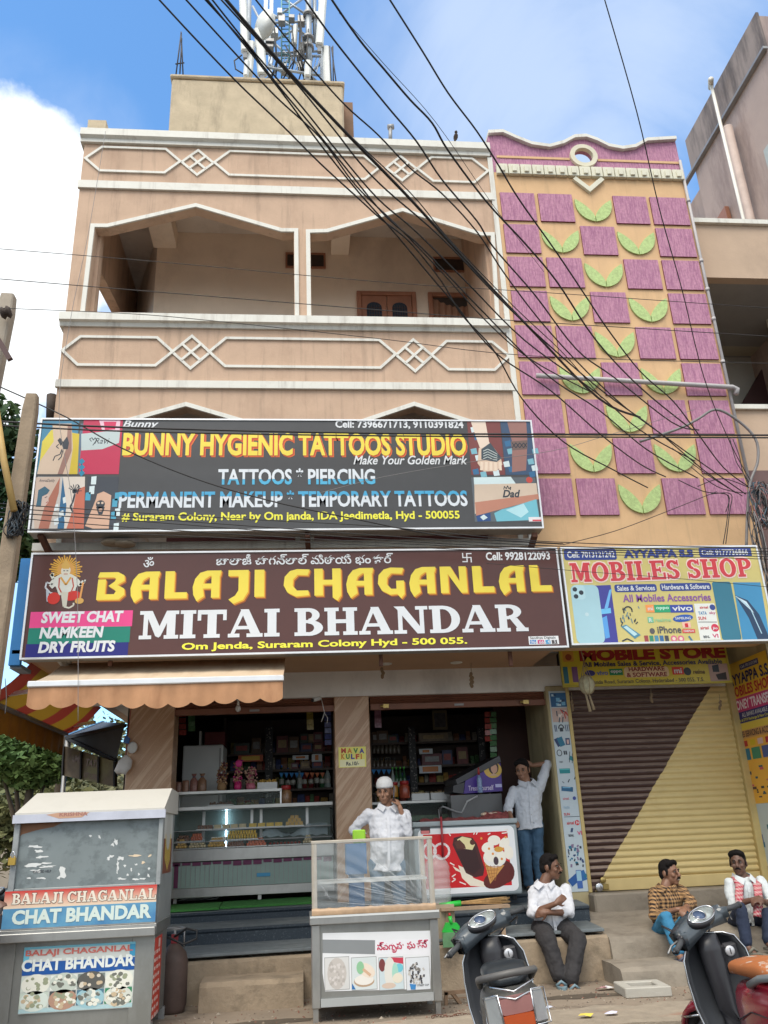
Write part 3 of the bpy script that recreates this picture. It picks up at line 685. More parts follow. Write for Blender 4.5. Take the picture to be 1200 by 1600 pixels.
wear=tm('MULTIPLY',ridge,tm('MULTIPLY',dust.outputs[0],tm('ADD',.5,tnoise(3,6,(1,1,3)))))
def mixc(f,a,b):
 n=t.nodes.new('ShaderNodeMixRGB')
 if isinstance(f,(int,float)):n.inputs[0].default_value=f
 else:t.links.new(f,n.inputs[0])
 for i,x in((1,a),(2,b)):
  if isinstance(x,tuple):n.inputs[i].default_value=(*x,1)
  else:t.links.new(x,n.inputs[i])
 return n.outputs[0]
brown=mixc(wear,(.055,.024,.018),(.29,.21,.16))
drt=tm('MULTIPLY',tm('POWER',tm('MAXIMUM',tm('SUBTRACT',1.0,tm('DIVIDE',tm('SUBTRACT',sp.outputs['Z'],zsb),.9)),0.0),2.0),tnoise(5,8,(1,1,.6)))
yel=mixc(tm('MAXIMUM',tm('MULTIPLY',tnoise(3,8,(1,1,2.5)),.6),drt),(.74,.58,.26),(.46,.34,.15))
t.links.new(mixc(mask,brown,yel),b_.inputs['Base Color'])
SHT=thing('roller_shutter','closed roller shutter painted dark brown and yellow along a diagonal','shutter',((sx0+sx1)/2,YP,zsb))
SHT.location=(0,0,0)
k=MB().m(SH);prof=[]
nz=int((zst-zsb-.14)/PITCH)
for i in range(nz):
 z=zsb+.14+i*PITCH
 for f_,d in((0,.0),(.12,.010),(.3,.021),(.5,.026),(.7,.021),(.88,.010)):prof.append((YP+.03-d,z+f_*PITCH))
prof.append((YP+.03,zsb+.14+nz*PITCH))
k.loft([[V((x,y,z))for y,z in prof]for x in(sx0+.012,(sx0+sx1)/2,sx1-.012)],smooth=True,closed=False,cap=False)
k.build('slat_curtain',None,SHT)
k=MB().m(SH);k.box((sx0+.012,YP-.0,zsb+.004),(sx1-.012,YP+.035,zsb+.139));k.build('bottom_bar',None,SHT,bevel=.006)
for x0_,x1_ in((sx0-.035,sx0+.011),(sx1-.011,sx1+.085)):
 k=MB().m(mat('yellow_rail_paint',(.55,.42,.17),.6,var=.15,stain=(.25,.18,.09),samt=.5));k.box((x0_,YP-.05,zsb),(x1_,YP+.06,zst));k.build('guide_rail',None,SHT,bevel=.006)
k=MB().m(mat('padlock_steel',(.6,.6,.62),.25,metal=.9));q=P(935,1386,YP)
k.lathe([(.045,0),(.05,-.012),(.05,-.04),(.04,-.05)],(q.x,YP+.0,q.z),16,(0,1,0));k.m(mat('brass_lock',(.45,.33,.12),.35,metal=.8))
k.lathe([(.035,0),(.035,-.03)],(q.x+.06,YP,q.z+.075),12,(0,1,0));k.box((q.x+.05,YP-.03,q.z-.03),(q.x+.12,YP-.001,q.z+.03));k.build('padlock',None,SHT,bevel=.004)
# neighbour on the right: balconies and a taller block
NB=thing('balcony_building','tan balcony building at the right edge beside the tiled front','building',(7,9.9,0))
YN=9.95
a=P(1078,344,YN);zt_=a.z;zb_=P(1140,434,YN).z
k=MB().m(TANW);k.box((pr+.02,YN,zb_),(11,YN+.15,zt_-.08));k.build('upper_balcony_front',None,NB)
k=MB().m(TRIM);k.box((pr+.02,YN-.06,zt_-.079),(11,YN+.2,zt_));k.build('balcony_cap',None,NB)
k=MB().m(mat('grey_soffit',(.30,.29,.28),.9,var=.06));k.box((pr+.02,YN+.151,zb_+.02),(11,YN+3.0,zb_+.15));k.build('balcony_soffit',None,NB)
zbm=P(1150,512,YN+1.9).z
k=MB().m(mat('cream_beam',(.44,.40,.31),.9,var=.06));k.box((pr+.02,YN+1.9,zbm),(11,YN+2.2,zb_+.019));k.build('balcony_beam',None,NB)
k=MB().m(mat('pale_column',(.45,.44,.40),.9,var=.06));c0=P(1135,560,YN+2.25).x;c1=P(1185,560,YN+2.25).x
k.box((pr+.02,YN+2.25,4),(P(1188,560,YN+2.25).x,YN+2.7,zb_+.018));k.build('column',None,NB)
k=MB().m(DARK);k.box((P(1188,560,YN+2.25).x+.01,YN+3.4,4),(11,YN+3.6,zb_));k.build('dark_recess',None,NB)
k=MB().m(mat('maroon_door',(.06,.025,.025),.6));k.prism([P(1160,630,YN+2.0),P(1200,560,YN+2.0),P(1230,560,YN+2.0),P(1230,632,YN+2.0)],(0,.06,0));k.build('stair_string',None,NB)
zl=P(1160,634,YN).z
k=MB().m(TANW);k.box((pr+.03,YN,zs),(11,YN+.15,zl-.07));k.build('lower_balcony_front',None,NB)
k=MB().m(TRIM);k.box((pr+.03,YN-.05,zl-.069),(11,YN+.2,zl));k.build('balcony_cap',None,NB)
k=MB().m(mat('brown_panel',(.15,.09,.085),.8));k.box((P(1160,760,YN-.1).x,YN-.12,zs),(11,YN-.01,P(1180,736,YN-.1).z));k.build('lower_panel',None,NB)
TB=thing('concrete_block','tall streaked pink grey block behind the balcony building','building',(12,16,0))
XT=7.9
c_near=XP(1183,25,XT);c_far=XP(1076,218,XT)
k=MB().m(PINKW)
zt1=c_far.z
k.prism([V((XT,c_near.y,3)),V((XT,c_far.y,3)),V((XT,c_far.y,(zt1+c_near.z)/2)),V((XT,c_near.y,(zt1+c_near.z)/2))],(8,0,0));k.build('block_wall',None,TB)
zmid=XP(1086,270,XT).z
k=MB().m(mat('grimy_parapet',(.30,.25,.23),.9,var=.1,scale=2,stain=(.10,.085,.085),samt=.85,sscale=(3,3,.5),slo=.44,shi=.62));k.box((XT-.05,c_near.y-.05,(zmid+.05)),(XT-.001,c_far.y+.05,(zt1+c_near.z)/2+.02));k.build('parapet_face',None,TB)
k=MB().m(DSTEEL);k.box((XT-.09,c_near.y-.05,zmid),(XT-.002,c_far.y+1.6,zmid+.05));k.build('ledge',None,TB)
k=MB().m(PINKW);k.box((XT+.3,c_far.y,3),(XT+8,c_far.y+4,zmid));k.build('rear_wall',None,TB)
q0=XP(1136,200,XT-.14);q1=XP(1172,345,XT-.14)
k=MB().m(mat('pink_pipe',(.46,.37,.33),.6));k.tube([(XT-.14,q1.y*.5+q0.y*.5,q0.z),(XT-.14,q1.y*.5+q0.y*.5,5)],.09,12);dp=k.build('drain_pipe',None,TB)
k=MB().m(TRIM);qm=q1.y*.5+q0.y*.5;qt=XP(1111,132,XT-.3);k.tube([(XT-.3,qt.y,qt.z),(XT-.3,qt.y,5)],.028,8);k.tube([(XT-.36,qt.y-.12,qt.z),(XT-.24,qt.y+.12,qt.z+.05)],.05,8);k.build('vent_pipe',None,TB)
q=XP(1198,250,XT);k=MB().m(mat('pale_window',(.45,.5,.48),.4));k.box((XT-.02,q.y-1.6,q.z-1.0),(XT+.02,q.y,q.z+.2));k.build('window',None,TB)
k=MB().m(WOODR);q=XP(1130,335,XT-.1);k.prism([XP(1118,345,XT-.1),XP(1132,322,XT-.1),XP(1138,345,XT-.1)],(.08,0,0));k.build('window_hood',None,TB)
# signboards
def signbox(name,label,corners,y,depth,face,frame,group=None):
 "corners tl, tr, bl, br in photo pixels on plane y; returns the thing and its Board"
 q=[P(*c,y)for c in corners]
 x0=(q[0].x+q[2].x)/2;x1=(q[1].x+q[3].x)/2;z1=(q[0].z+q[1].z)/2;z0=(q[2].z+q[3].z)/2
 t_=thing(name,label,'sign',((x0+x1)/2,y,z0),group)
 k=MB().m(face);k.add([(x0+.02,y-.004,z0+.02),(x1-.02,y-.004,z0+.02),(x1-.02,y-.004,z1-.02),(x0+.02,y-.004,z1-.02)],[(0,1,2,3)]);k.build('face_panel',None,t_,fixn=False)
 k=MB().m(frame)
 for u0,u1,v0,v1 in((x0,x1,z0,z0+.02),(x0,x1,z1-.02,z1),(x0,x0+.02,z0+.02,z1-.02),(x1-.02,x1,z0+.02,z1-.02)):k.box((u0,y-.016,v0),(u1,y+.02,v1))
 k.build('frame',None,t_)
 k=MB().m(mat('grey_sheet_casing',(.30,.29,.27),.5,metal=.3,var=.15));k.box((x0+.004,y+.021,z0+.004),(x1-.004,y+depth,z1-.004));k.build('casing',None,t_)
 return t_,Board((x0,y-.004,z0),(1,0,0),(0,-1,0),t_),(x0,x1,z0,z1)
GREY=mat('charcoal_vinyl',(.06,.06,.062),.35,var=.06)
MAROON=mat('maroon_vinyl',(.085,.028,.022),.35,var=.06)
CREAMV=mat('pale_yellow_vinyl',(.62,.53,.19),.4,var=.05)
WHT=ink(218,221,224);YELW=ink(234,212,74);ORNG=ink(226,110,40);GOLD=ink(228,158,36);CYAN=ink(60,160,205);SKYB=ink(150,205,215);REDP=ink(200,40,48);PINK=ink(226,84,150);TEAL=ink(8,140,118);NAVY=ink(28,32,140);LEMON=ink(238,232,70);SKIN1=ink(205,182,160);SKIN2=ink(176,120,95);SKIN3=ink(150,112,100);INKD=ink(44,52,62);MAG=ink(205,40,90);DKBL=ink(20,52,92)
T1,b1,ext1=signbox('tattoo_studio_sign','long charcoal tattoo studio signboard across the first floor',((65,655),(831,656),(42,838),(848,821)),9.2,.22,GREY,ALU)
for s_,l,r_,h_,shadow in(('BUNNY HYGIENIC TATTOOS STUDIO',(192,695),(728,694),36,1),):
 b1.text(s_,l,r_,h_,ORNG,1,'lettering_shadow',.055,off=(.018,-.022));b1.text(s_,l,r_,h_,ink(190,60,40),1.4,'lettering_shadow',.05,off=(.010,-.012));b1.text(s_,l,r_,h_,YELW,2,'lettering',.035)
b1.text('Cell: 7396671713, 9110391824',(524,664),(724,664),14,WHT,2,bold=.03)
b1.text('Bunny',(192,664),(248,664),14,WHT,2,bold=.02,shear=.3)
b1.text('Make Your Golden Mark',(552,719),(730,719),14,WHT,2,bold=.015,shear=.3)
def two_tone(bd,s_,l,r_,h_,lo,hi,lvl,bold=.03,f=.52):
 "white letters whose upper half is printed cyan"
 bd.text(s_,l,r_,h_,lo,lvl,bold=bold)
 vs,fs=text_geo(s_,bold)
 bm=bmesh.new();bv=[bm.verts.new((x,y,0))for x,y in vs]
 for f_ in fs:
  try:bm.faces.new([bv[i]for i in f_])
  except ValueError:pass
 ys=[y for _,y in vs];xs=[x for x,_ in vs];y0,y1,x0,x1=min(ys),max(ys),min(xs),max(xs)
 bmesh.ops.bisect_plane(bm,geom=bm.verts[:]+bm.edges[:]+bm.faces[:],plane_co=(0,y0+(y1-y0)*f,0),plane_no=(0,-1,0),clear_outer=True)
 u0,v0=bd.uv(*l);u1,v1=bd.uv(*r_);vc=(v0+v1)/2;H=abs(bd.uv(l[0],l[1]-h_/2)[1]-bd.uv(l[0],l[1]+h_/2)[1])
 bm.verts.index_update();k=MB().m(hi)
 k.add([bd.pt(u0+(v.co.x-x0)/(x1-x0)*(u1-u0),vc-H/2+(v.co.y-y0)/(y1-y0)*H,lvl+.6)for v in bm.verts],[[v.index for v in f_.verts]for f_ in bm.faces]);bm.free()
 k.build('lettering',None,bd.parent,fixn=False)
def two_tone_low(bd,s_,l,r_,h_,up,low,lvl,f):two_tone(bd,s_,l,r_,h_,low,up,lvl,f=f)
two_tone_low(b1,'TATTOOS * PIERCING',(341,745),(586,744),26,ink(216,222,228),ink(80,176,214),2,.34)
two_tone_low(b1,'PERMANENT MAKEUP * TEMPORARY TATTOOS',(186,782),(730,777),27,ink(70,165,208),ink(216,222,228),2,.66)
b1.text('# Suraram Colony, Near by Om janda, IDA Jeedimetla, Hyd - 500055',(190,812),(718,804),17,LEMON,2,bold=.025)
k=MB()
b1.box(k,62,658,120,741,ink(60,128,160),1);b1.poly(k,[(62,722),(66,690),(80,672),(92,670),(92,741),(58,741)],ink(212,196,70),1.2);b1.poly(k,[(111,676),(124,678),(121,741),(108,741)],ink(205,180,50),1.2)
b1.poly(k,[(58,741),(63,720),(84,690),(82,662),(112,662),(114,700),(108,741)],SKIN1,1.4);b1.poly(k,[(98,741),(112,705),(112,664),(106,664),(104,700),(90,741)],SKIN3,1.6)
b1.poly(k,[(96,694),(105,682),(108,692),(106,702),(99,702)],INKD,1.8);b1.poly(k,[(94,684),(99,691),(95,697),(90,688)],INKD,1.8);b1.line(k,[(97,702),(94,710),(86,713),(83,720)],1.6,INKD,1.8);b1.line(k,[(98,704),(96,714),(91,719)],1.6,INKD,1.8);b1.line(k,[(92,694),(88,698),(92,701)],1.4,INKD,1.8)
b1.box(k,127,656,189,741,ink(188,36,78),1.1);b1.box(k,122,662,127,741,ink(90,110,130),1.05);b1.poly(k,[(127,678),(188,672),(186,692),(160,702),(127,704)],ink(186,200,200),1.3)
b1.text('Ravi',(148,690),(171,688),9,INKD,1.6,'picture',.0,shear=.3);b1.line(k,[(143,690),(140,686),(144,684),(146,688),(149,684),(151,688),(145,696)],1.2,INKD,1.6)
b1.poly(k,[(155,657),(188,657),(187,672),(160,674)],ink(230,190,205),1.2);b1.poly(k,[(162,659),(182,659),(180,671),(164,672)],MAG,1.35)
for i in range(3):b1.poly(k,[(128,716+i*9),(123,721+i*9),(127,727+i*9),(133,721+i*9)],ink(30,130,165),1.5)
b1.box(k,54,745,95,826,ink(196,190,184),1);b1.poly(k,[(56,746),(94,745),(92,765),(78,826),(54,826),(52,800)],ink(198,176,160),1.2);b1.poly(k,[(94,746),(92,770),(76,826),(60,826),(70,790)],ink(170,105,85),1.3)
b1.text('AmmaDaddy',(61,752),(86,751),6,INKD,1.6,'picture',0,shear=.3)
b1.poly(k,[(58,782),(60,766),(70,760),(78,766),(74,772),(66,776),(64,792),(56,792)],ink(40,90,112),1.5);b1.poly(k,[(66,776),(76,770),(76,784),(70,792),(64,790)],ink(205,180,168),1.5);b1.line(k,[(70,778),(74,776)],1.2,INKD,1.7);b1.line(k,[(72,786),(75,784)],1.2,ink(170,60,60),1.7)
b1.box(k,94,745,110,826,ink(40,100,140),1.1)
for i,(x,y)in enumerate(((84,790),(92,800),(84,812),(98,778),(100,806),(106,760))):b1.poly(k,[(x,y),(x+7,y-3),(x+8,y+6),(x+1,y+9)],ink(216,226,228),1.25)
b1.poly(k,[(98,745),(133,745),(131,826),(100,826),(104,790)],ink(220,208,196),1.4);b1.poly(k,[(133,760),(131,826),(104,826),(114,795),(120,765)],ink(196,108,84),1.5)
for an in range(7):b1.line(k,[(117,768),(117+11*math.cos(R(150-an*24)),768-11*math.sin(R(150-an*24)))],1.4,INKD,1.7)
b1.disc(k,117,768,4,INKD,1.65);b1.line(k,[(117,772),(114,784),(110,792),(114,800)],3,INKD,1.7);b1.line(k,[(121,772),(124,760),(121,757)],1.6,INKD,1.7)
b1.box(k,134,745,183,826,ink(56,62,72),1.1);b1.poly(k,[(145,826),(133,822),(150,780),(152,772),(162,768),(174,774),(172,800),(170,826)],ink(214,172,146),1.4)
for x,y in((140,760),(143,745),(134,770),(176,780),(180,770),(174,800),(178,818),(180,795)):b1.poly(k,[(x,y),(x+8,y-1),(x+7,y+12),(x-1,y+12)],ink(70 if(x+y)%3 else 214,160 if(x+y)%3 else 230,190 if(x+y)%3 else 232),1.25)
b1.disc(k,157,788,7,INKD,1.6);b1.disc(k,154,786,2,ink(214,190,170),1.8);b1.disc(k,160,786,2,ink(214,190,170),1.8);b1.poly(k,[(150,792),(164,792),(160,804),(154,804)],INKD,1.6);b1.disc(k,157,797,3,ink(200,160,140),1.8)
k.build('picture',None,T1,fixn=False)
k=MB()
b1.box(k,733,657,785,742,ink(120,60,58),1);b1.box(k,786,657,834,742,ink(54,78,108),1)
for i,(x,y)in enumerate(((735,668),(740,680),(735,702),(742,712),(738,734),(750,738),(770,736),(788,690),(792,702),(786,722),(794,730),(824,718),(830,728),(826,738),(831,702))):b1.poly(k,[(x,y),(x+9,y-2),(x+11,y+7),(x+2,y+8)],(ink(206,222,226),ink(48,104,146),ink(120,176,192))[i%3],1.1)
b1.poly(k,[(735,657),(758,657),(764,690),(770,704),(752,706),(746,690)],ink(226,206,188),1.3);b1.poly(k,[(748,700),(772,700),(782,714),(785,726),(776,736),(756,737),(746,724)],ink(216,190,168),1.35)
for i in range(5):b1.line(k,[(753+i*7,722),(752+i*7.5,735)],4.2,ink(228,208,188),1.5)
b1.poly(k,[(752,702),(766,692),(776,706),(784,716),(776,722),(752,718)],ink(58,72,82),1.6)
for i in range(4):b1.line(k,[(755,705+i*4),(762,702+i*4),(770,706+i*4),(777,710+i*3)],1.2,ink(190,200,196),1.8)
b1.poly(k,[(792,657),(822,657),(824,690),(822,735),(800,738),(800,690)],ink(150,108,100),1.3);b1.poly(k,[(798,690),(824,688),(824,702),(800,704)],ink(110,88,82),1.5)
b1.line(k,[(800,700),(806,692),(812,700),(818,692),(823,699)],1.4,INKD,1.7);b1.line(k,[(800,692),(806,700),(812,692),(818,700),(823,692)],1.4,INKD,1.7)
b1.box(k,739,746,840,815,ink(90,98,104),1.05);b1.poly(k,[(740,746),(798,745),(806,756),(741,760)],ink(206,224,226),1.2);b1.poly(k,[(741,757),(838,755),(841,778),(742,803)],ink(206,186,166),1.3);b1.poly(k,[(742,785),(841,772),(842,780),(744,806)],ink(186,128,106),1.4)
b1.poly(k,[(772,802),(784,796),(800,792),(838,780),(843,812),(776,815)],ink(112,184,200),1.45);b1.poly(k,[(790,797),(818,787),(826,800),(814,809)],ink(176,218,226),1.6);b1.poly(k,[(744,806),(766,801),(767,814),(746,815)],ink(36,72,128),1.45);b1.poly(k,[(750,808),(756,804),(762,809),(755,813)],ink(206,222,226),1.6)
b1.disc(k,827,750,5,ink(190,70,60),1.5)
b1.line(k,[(787,765),(788,760),(791,764),(793,759),(795,764),(798,761),(797,766)],1.3,INKD,1.7)
b1.box(k,826,808,848,815,ink(226,220,222),1.6);b1.box(k,832,812,847,814.5,ink(205,70,80),1.8)
k.build('picture',None,T1,fixn=False)
b1.text('Dad',(785,773),(813,770),12,INKD,1.7,bold=.03,shear=.3)
k=MB().m(RUST)
for px in(70,480,830):q=P(px,840,9.42);k.bar((q.x,9.25,q.z-.02),(q.x+.02,9.7,q.z-.16),.06)
k.build('bracket',None,T1)
T2,b2,ext2=signbox('sweet_shop_sign','wide maroon sweet shop signboard with yellow and white letters over the entrance',((48,862),(872,858),(33,1030),(887,1013)),9.0,.16,MAROON,ALU)
for l_,off_,m_ in((1,(.022,-.024),ink(160,84,30)),(1.5,(.011,-.012),GOLD)):
 k=MB();glyphs(b2,FLARE,'BALAJI CHAGANLAL',(152,916),(860,903),43,m_,l_,k,gap=.2,space=.5,off=off_);k.build('lettering_shadow',None,T2,fixn=False)
k=MB();glyphs(b2,FLARE,'BALAJI CHAGANLAL',(152,916),(860,903),43,YELW,2.2,k,gap=.2,space=.5);k.build('lettering',None,T2,fixn=False)
k=MB();glyphs(b2,SLAB,'MITAI BHANDAR',(218,977),(824,965),44,WHT,2,k,gap=.05,space=.42);k.build('lettering',None,T2,fixn=False)
b2.text('Om Jenda, Suraram Colony Hyd - 500 055.',(284,1011),(730,1003),14,LEMON,2,bold=.03)
b2.text('Cell: 9928122093',(759,870),(859,868),13,WHT,2,bold=.03)
b2.text('బాలాజీ చాగన్‌లాల్ మిఠాయి భండార్',(338,876),(614,873),19,WHT,2,bold=.015)
b2.text('ॐ',(224,879),(241,878),16,WHT,2,bold=.01)
b2.text('卐',(722,872),(737,871),15,WHT,2,bold=.01)
k=MB();b2.box(k,826,994,873,1007,ink(226,226,226),1.4);b2.box(k,828,1000,838,1006,ink(40,120,190),1.8);b2.box(k,840,1000,850,1006,ink(200,70,120),1.8);b2.box(k,852,1000,860,1006,ink(60,150,200),1.8);b2.box(k,862,1000,871,1006,ink(60,50,50),1.8);k.build('maker_label',None,T2,fixn=False)
b2.text('Sandhya Digitals',(828,997),(868,997),5,INKD,1.9,bold=.01);b2.text('966 666 42 51',(829,1003),(871,1003),5,WHT,2.2,bold=.01)
k=MB();b2.box(k,47,955,207,980,ink(222,66,134),1);b2.box(k,44,980,203,1005,ink(6,122,104),1);b2.box(k,40,1005,200,1027,ink(22,24,116),1);k.build('coloured_bands',None,T2,fixn=False)
b2.text('SWEET CHAT',(65,965),(193,963),18,WHT,2,bold=.045,shear=.12);b2.text('NAMKEEN',(62,989),(162,987),18,WHT,2,bold=.045,shear=.12);b2.text('DRY FRUITS',(60,1012),(180,1009),18,WHT,2,bold=.045,shear=.12)
k=MB()
for i in range(26):
 a=R(-40+i*260/25);c0=(103,890)
 b2.line(k,[(c0[0]+12*math.cos(a),c0[1]-12*math.sin(a)),(c0[0]+(23+3*(i%2))*math.cos(a),c0[1]-(20+3*(i%2))*math.sin(a))],2.2,ink(214,160,56),1.2)
b2.disc(k,103,890,13,ink(206,150,70),1.4);BODY_=ink(206,208,198)
b2.poly(k,[(86,902),(95,897),(111,897),(121,903),(124,912),(119,918),(116,930),(92,930),(88,918),(82,912)],BODY_,1.6)
b2.line(k,[(120,906),(126,915),(131,908),(133,909)],6,BODY_,1.65);b2.line(k,[(86,905),(79,913),(84,918)],6,BODY_,1.65);b2.line(k,[(84,905),(80,897),(84,899)],5,BODY_,1.65)
b2.disc(k,84,935,10,ink(196,40,26),1.7,ry=10);b2.disc(k,113,931,13,ink(196,40,26),1.7,ry=8,rot=12);b2.poly(k,[(95,925),(107,925),(104,948),(98,948)],ink(200,196,180),1.8)
b2.disc(k,103,892,7.5,ink(214,208,190),1.8,ry=9);b2.poly(k,[(96,884),(103,873),(110,884),(108,889),(98,889)],ink(206,164,80),2.0);b2.line(k,[(99,892),(102,892)],1.4,INKD,2.2);b2.line(k,[(104,892),(107,892)],1.4,INKD,2.2);b2.line(k,[(100,897),(106,897)],1.4,ink(170,90,70),2.2)
b2.line(k,[(95,902),(103,914),(111,902)],3,ink(206,150,60),2);b2.line(k,[(93,903),(92,918),(96,926)],2,ink(180,70,50),2.0);b2.line(k,[(113,903),(115,916),(111,926)],2,ink(180,70,50),2.0)
b2.line(k,[(130,910),(125,936)],3,ink(214,150,80),1.9);b2.disc(k,124,939,7,ink(206,160,80),2.1,ry=5);b2.line(k,[(82,913),(73,910),(71,918),(78,926),(86,928)],2.6,ink(196,200,206),1.5);b2.line(k,[(100,948),(108,950),(115,946),(115,942)],2.6,ink(210,206,190),1.5)
b2.line(k,[(74,922),(75,940)],4,ink(170,180,190),1.55)
k.build('deity_emblem',None,T2,fixn=False)
k=MB().m(RUST)
for px in(170,596,800):q=P(px,1024,9.1);k.box((q.x-.02,9.17,q.z-.10),(q.x+.02,9.21,q.z+.15))
k.build('bracket',None,T2)
q0,q1=P(44,872,9.06),P(34,1030,9.06)
BLU=mat('blue_sheet',(.012,.16,.42),.55,var=.12,scale=3)
SB=thing('blue_side_panel','plain blue sheet panel turning the corner left of the maroon signboard','sign',(-3.0,9.1,q1.z))
a0,a1=P(45,867,9.08),P(33,1036,9.08);xR=(a0.x+a1.x)/2-.025;xLft=(P(38,870,9.2).x+P(8,1030,9.2).x)/2
k=MB().m(BLU);k.box((xLft,9.2,a1.z),(xR,9.26,a0.z));k.build('panel_sheet',None,SB,bevel=.006)
k=MB().m(mat('bluish_grey_sheet',(.22,.26,.30),.5));k.box((xLft,9.261,a1.z-.02),(xR,9.6,a1.z+.02));k.build('panel_underside',None,SB)
T3,b3,ext3=signbox('mobile_shop_sign','pale yellow mobile phone shop signboard with two printed phones',((876,858),(1182,850),(892,1010),(1212,1000)),9.0,.16,CREAMV,ALU)
BLUI=ink(46,66,140);VIO=ink(140,84,160)
k=MB();b3.box(k,881,858,963,875,BLUI,1,.2);b3.box(k,1092,856,1174,870,BLUI,1,.2);b3.box(k,960,913,1026,925,BLUI,1,.3);b3.box(k,1031,911,1111,923,BLUI,1,.3);k.build('label_panel',None,T3,fixn=False)
b3.text('Cell: 7013121242',(886,867),(960,866),10,WHT,2,bold=.02);b3.text('Cell: 9177736866',(1096,864),(1168,862),9,WHT,2,bold=.02)
b3.text('AYYAPPA S.S',(974,866),(1083,864),13,BLUI,2,bold=.06)
k=MB();glyphs(b3,SLAB,'MOBILES SHOP',(891,895),(1174,886),31,ink(240,214,206),1.2,k,gap=.07,space=.4,grow=.05,off=(0,0));k.build('lettering_shadow',None,T3,fixn=False)
k=MB();glyphs(b3,SLAB,'MOBILES SHOP',(891,895),(1174,886),30,ink(206,62,72),2,k,gap=.07,space=.4);k.build('lettering',None,T3,fixn=False)
b3.text('Sales & Services',(964,919),(1023,919),8,WHT,2,bold=.02);b3.text('Hardware & Software',(1034,918),(1108,916),8,WHT,2,bold=.02)
b3.text('All Mobiles Accessories',(973,936),(1110,932),12,VIO,2,bold=.02)
k=MB()
b3.poly(k,[(930,915),(954,914),(966,1004),(940,1004)],ink(64,64,150),1,);b3.poly(k,[(952,922),(956,920),(950,950),(944,952)],ink(110,180,235),1.3);b3.poly(k,[(938,952),(954,950),(955,958),(938,960)],ink(110,190,235),1.3);b3.poly(k,[(940,966),(948,962),(953,996),(946,998)],ink(90,160,225),1.3)
b3.box(k,896,914,940,1006,ink(166,204,214),1.5,.2);b3.box(k,896,914,914,937,ink(180,214,222),1.7,.3)
for x,y in((896,921),(906,926),(898,932)):b3.disc(k,x+2,y,3.6,ink(40,50,60),2)
b3.disc(k,917,960,3,ink(190,214,220),1.8)
b3.box(k,1120,909,1150,1000,ink(52,118,140),1.2,.12);b3.poly(k,[(1145,910),(1188,910),(1203,1000),(1160,1000)],ink(64,140,184),1.5);b3.poly(k,[(1148,930),(1168,938),(1186,960),(1200,992),(1203,1000),(1184,1000),(1170,966)],ink(36,62,92),1.7);b3.poly(k,[(1148,931),(1166,940),(1178,958),(1158,940)],ink(206,226,236),1.9);b3.line(k,[(1150,932),(1172,950),(1190,990)],1.6,ink(170,205,222),2)
b3.box(k,1009,945,1022,957,ink(240,150,80),1.4);b3.box(k,1022,945,1047,957,ink(40,160,110),1.4);b3.box(k,1047,945,1083,957,ink(52,72,160),1.4);b3.box(k,1012,964,1021,973,ink(120,190,150),1.4);b3.disc(k,1067,966,16,ink(40,86,170),1.4,ry=5.5,rot=6);b3.disc(k,1019,986,4,ink(90,88,90),1.4,ry=4.5);b3.box(k,1066,972,1079,981,ink(236,190,170),1.4);b3.box(k,1066,983,1086,989,ink(214,80,70),1.4)
b3.box(k,1089,943,1121,1000,ink(226,228,222),1.2);b3.disc(k,1113,949,4.5,ink(50,70,140),1.6);b3.disc(k,1117,981,6,ink(205,50,80),1.6);b3.line(k,[(1091,972),(1120,972)],1,ink(90,90,90),1.6)
for i,c in enumerate((ink(160,70,70),ink(60,140,110),ink(80,140,170),ink(60,110,160),ink(70,70,80))):b3.box(k,1007+i*8,993,1013+i*8,1004,c,1.4)
for x in(1053,1064):b3.disc(k,x,998,5,ink(214,110,140),1.4);b3.disc(k,x,998,2.6,ink(232,214,190),1.6)
for i in range(16):rs=random.Random(i);x,y=966+rs.random()*32,947+rs.random()*26;b3.line(k,[(x,y),(x+rs.uniform(-4,4),y+rs.uniform(3,8))],1.4,(INKD,ink(90,130,150))[i%2],1.5)
b3.poly(k,[(970,979),(978,976),(1001,992),(992,998)],ink(80,140,165),1.5);b3.poly(k,[(974,980),(979,978),(996,991),(991,994)],ink(186,220,226),1.7)
for i in range(12):b3.disc(k,981+6.5*math.cos(R(i*18)),955-7*math.sin(R(i*18)),1.2,INKD,1.6)
b3.line(k,[(972,1002),(980,998),(990,1003)],2,INKD,1.5);b3.line(k,[(1076,994),(1082,1002)],3,ink(80,120,150),1.5)
k.build('picture',None,T3,fixn=False)
for s_,l,r_,h_,m_ in(('mi',(1012,951),(1020,951),6,WHT),('oppo',(1025,951),(1045,951),5,ink(200,240,220)),('vivo',(1050,951),(1081,950),8,WHT),('realme',(1023,969),(1048,968),6,ink(150,200,150)),('SAMSUNG',(1055,967),(1079,965),4,WHT),('iPhone',(1027,985),(1064,983),11,ink(80,80,88)),('ONEPLUS',(1068,986),(1084,986),3,WHT),('R',(1014,969),(1019,969),6,WHT),('1',(1070,977),(1075,977),6,REDP),('airtel',(1093,949),(1106,949),4,REDP),('TATA',(1091,958),(1104,958),5,ink(60,130,180)),('sky',(1108,958),(1118,958),5,ink(190,90,130)),('SUN',(1091,966),(1103,966),5,REDP),('airtel',(1094,981),(1107,981),5,REDP),('Jio',(1113,982),(1121,982),5,WHT),('BSNL',(1099,995),(1109,995),4,INKD),('VI',(1113,994),(1122,993),6,ink(205,60,110))):
 b3.text(s_,l,r_,h_,m_,2.2,bold=.02)
T4,b4,ext4=signbox('mobile_store_board','older yellow mobile store board with dark red heading above the shutter',((873,1016),(1134,1008),(880,1075),(1142,1066)),10.35,.05,mat('strong_yellow_vinyl',(.62,.50,.03),.4,var=.08),mat('yellow_edge',(.5,.42,.05),.5))
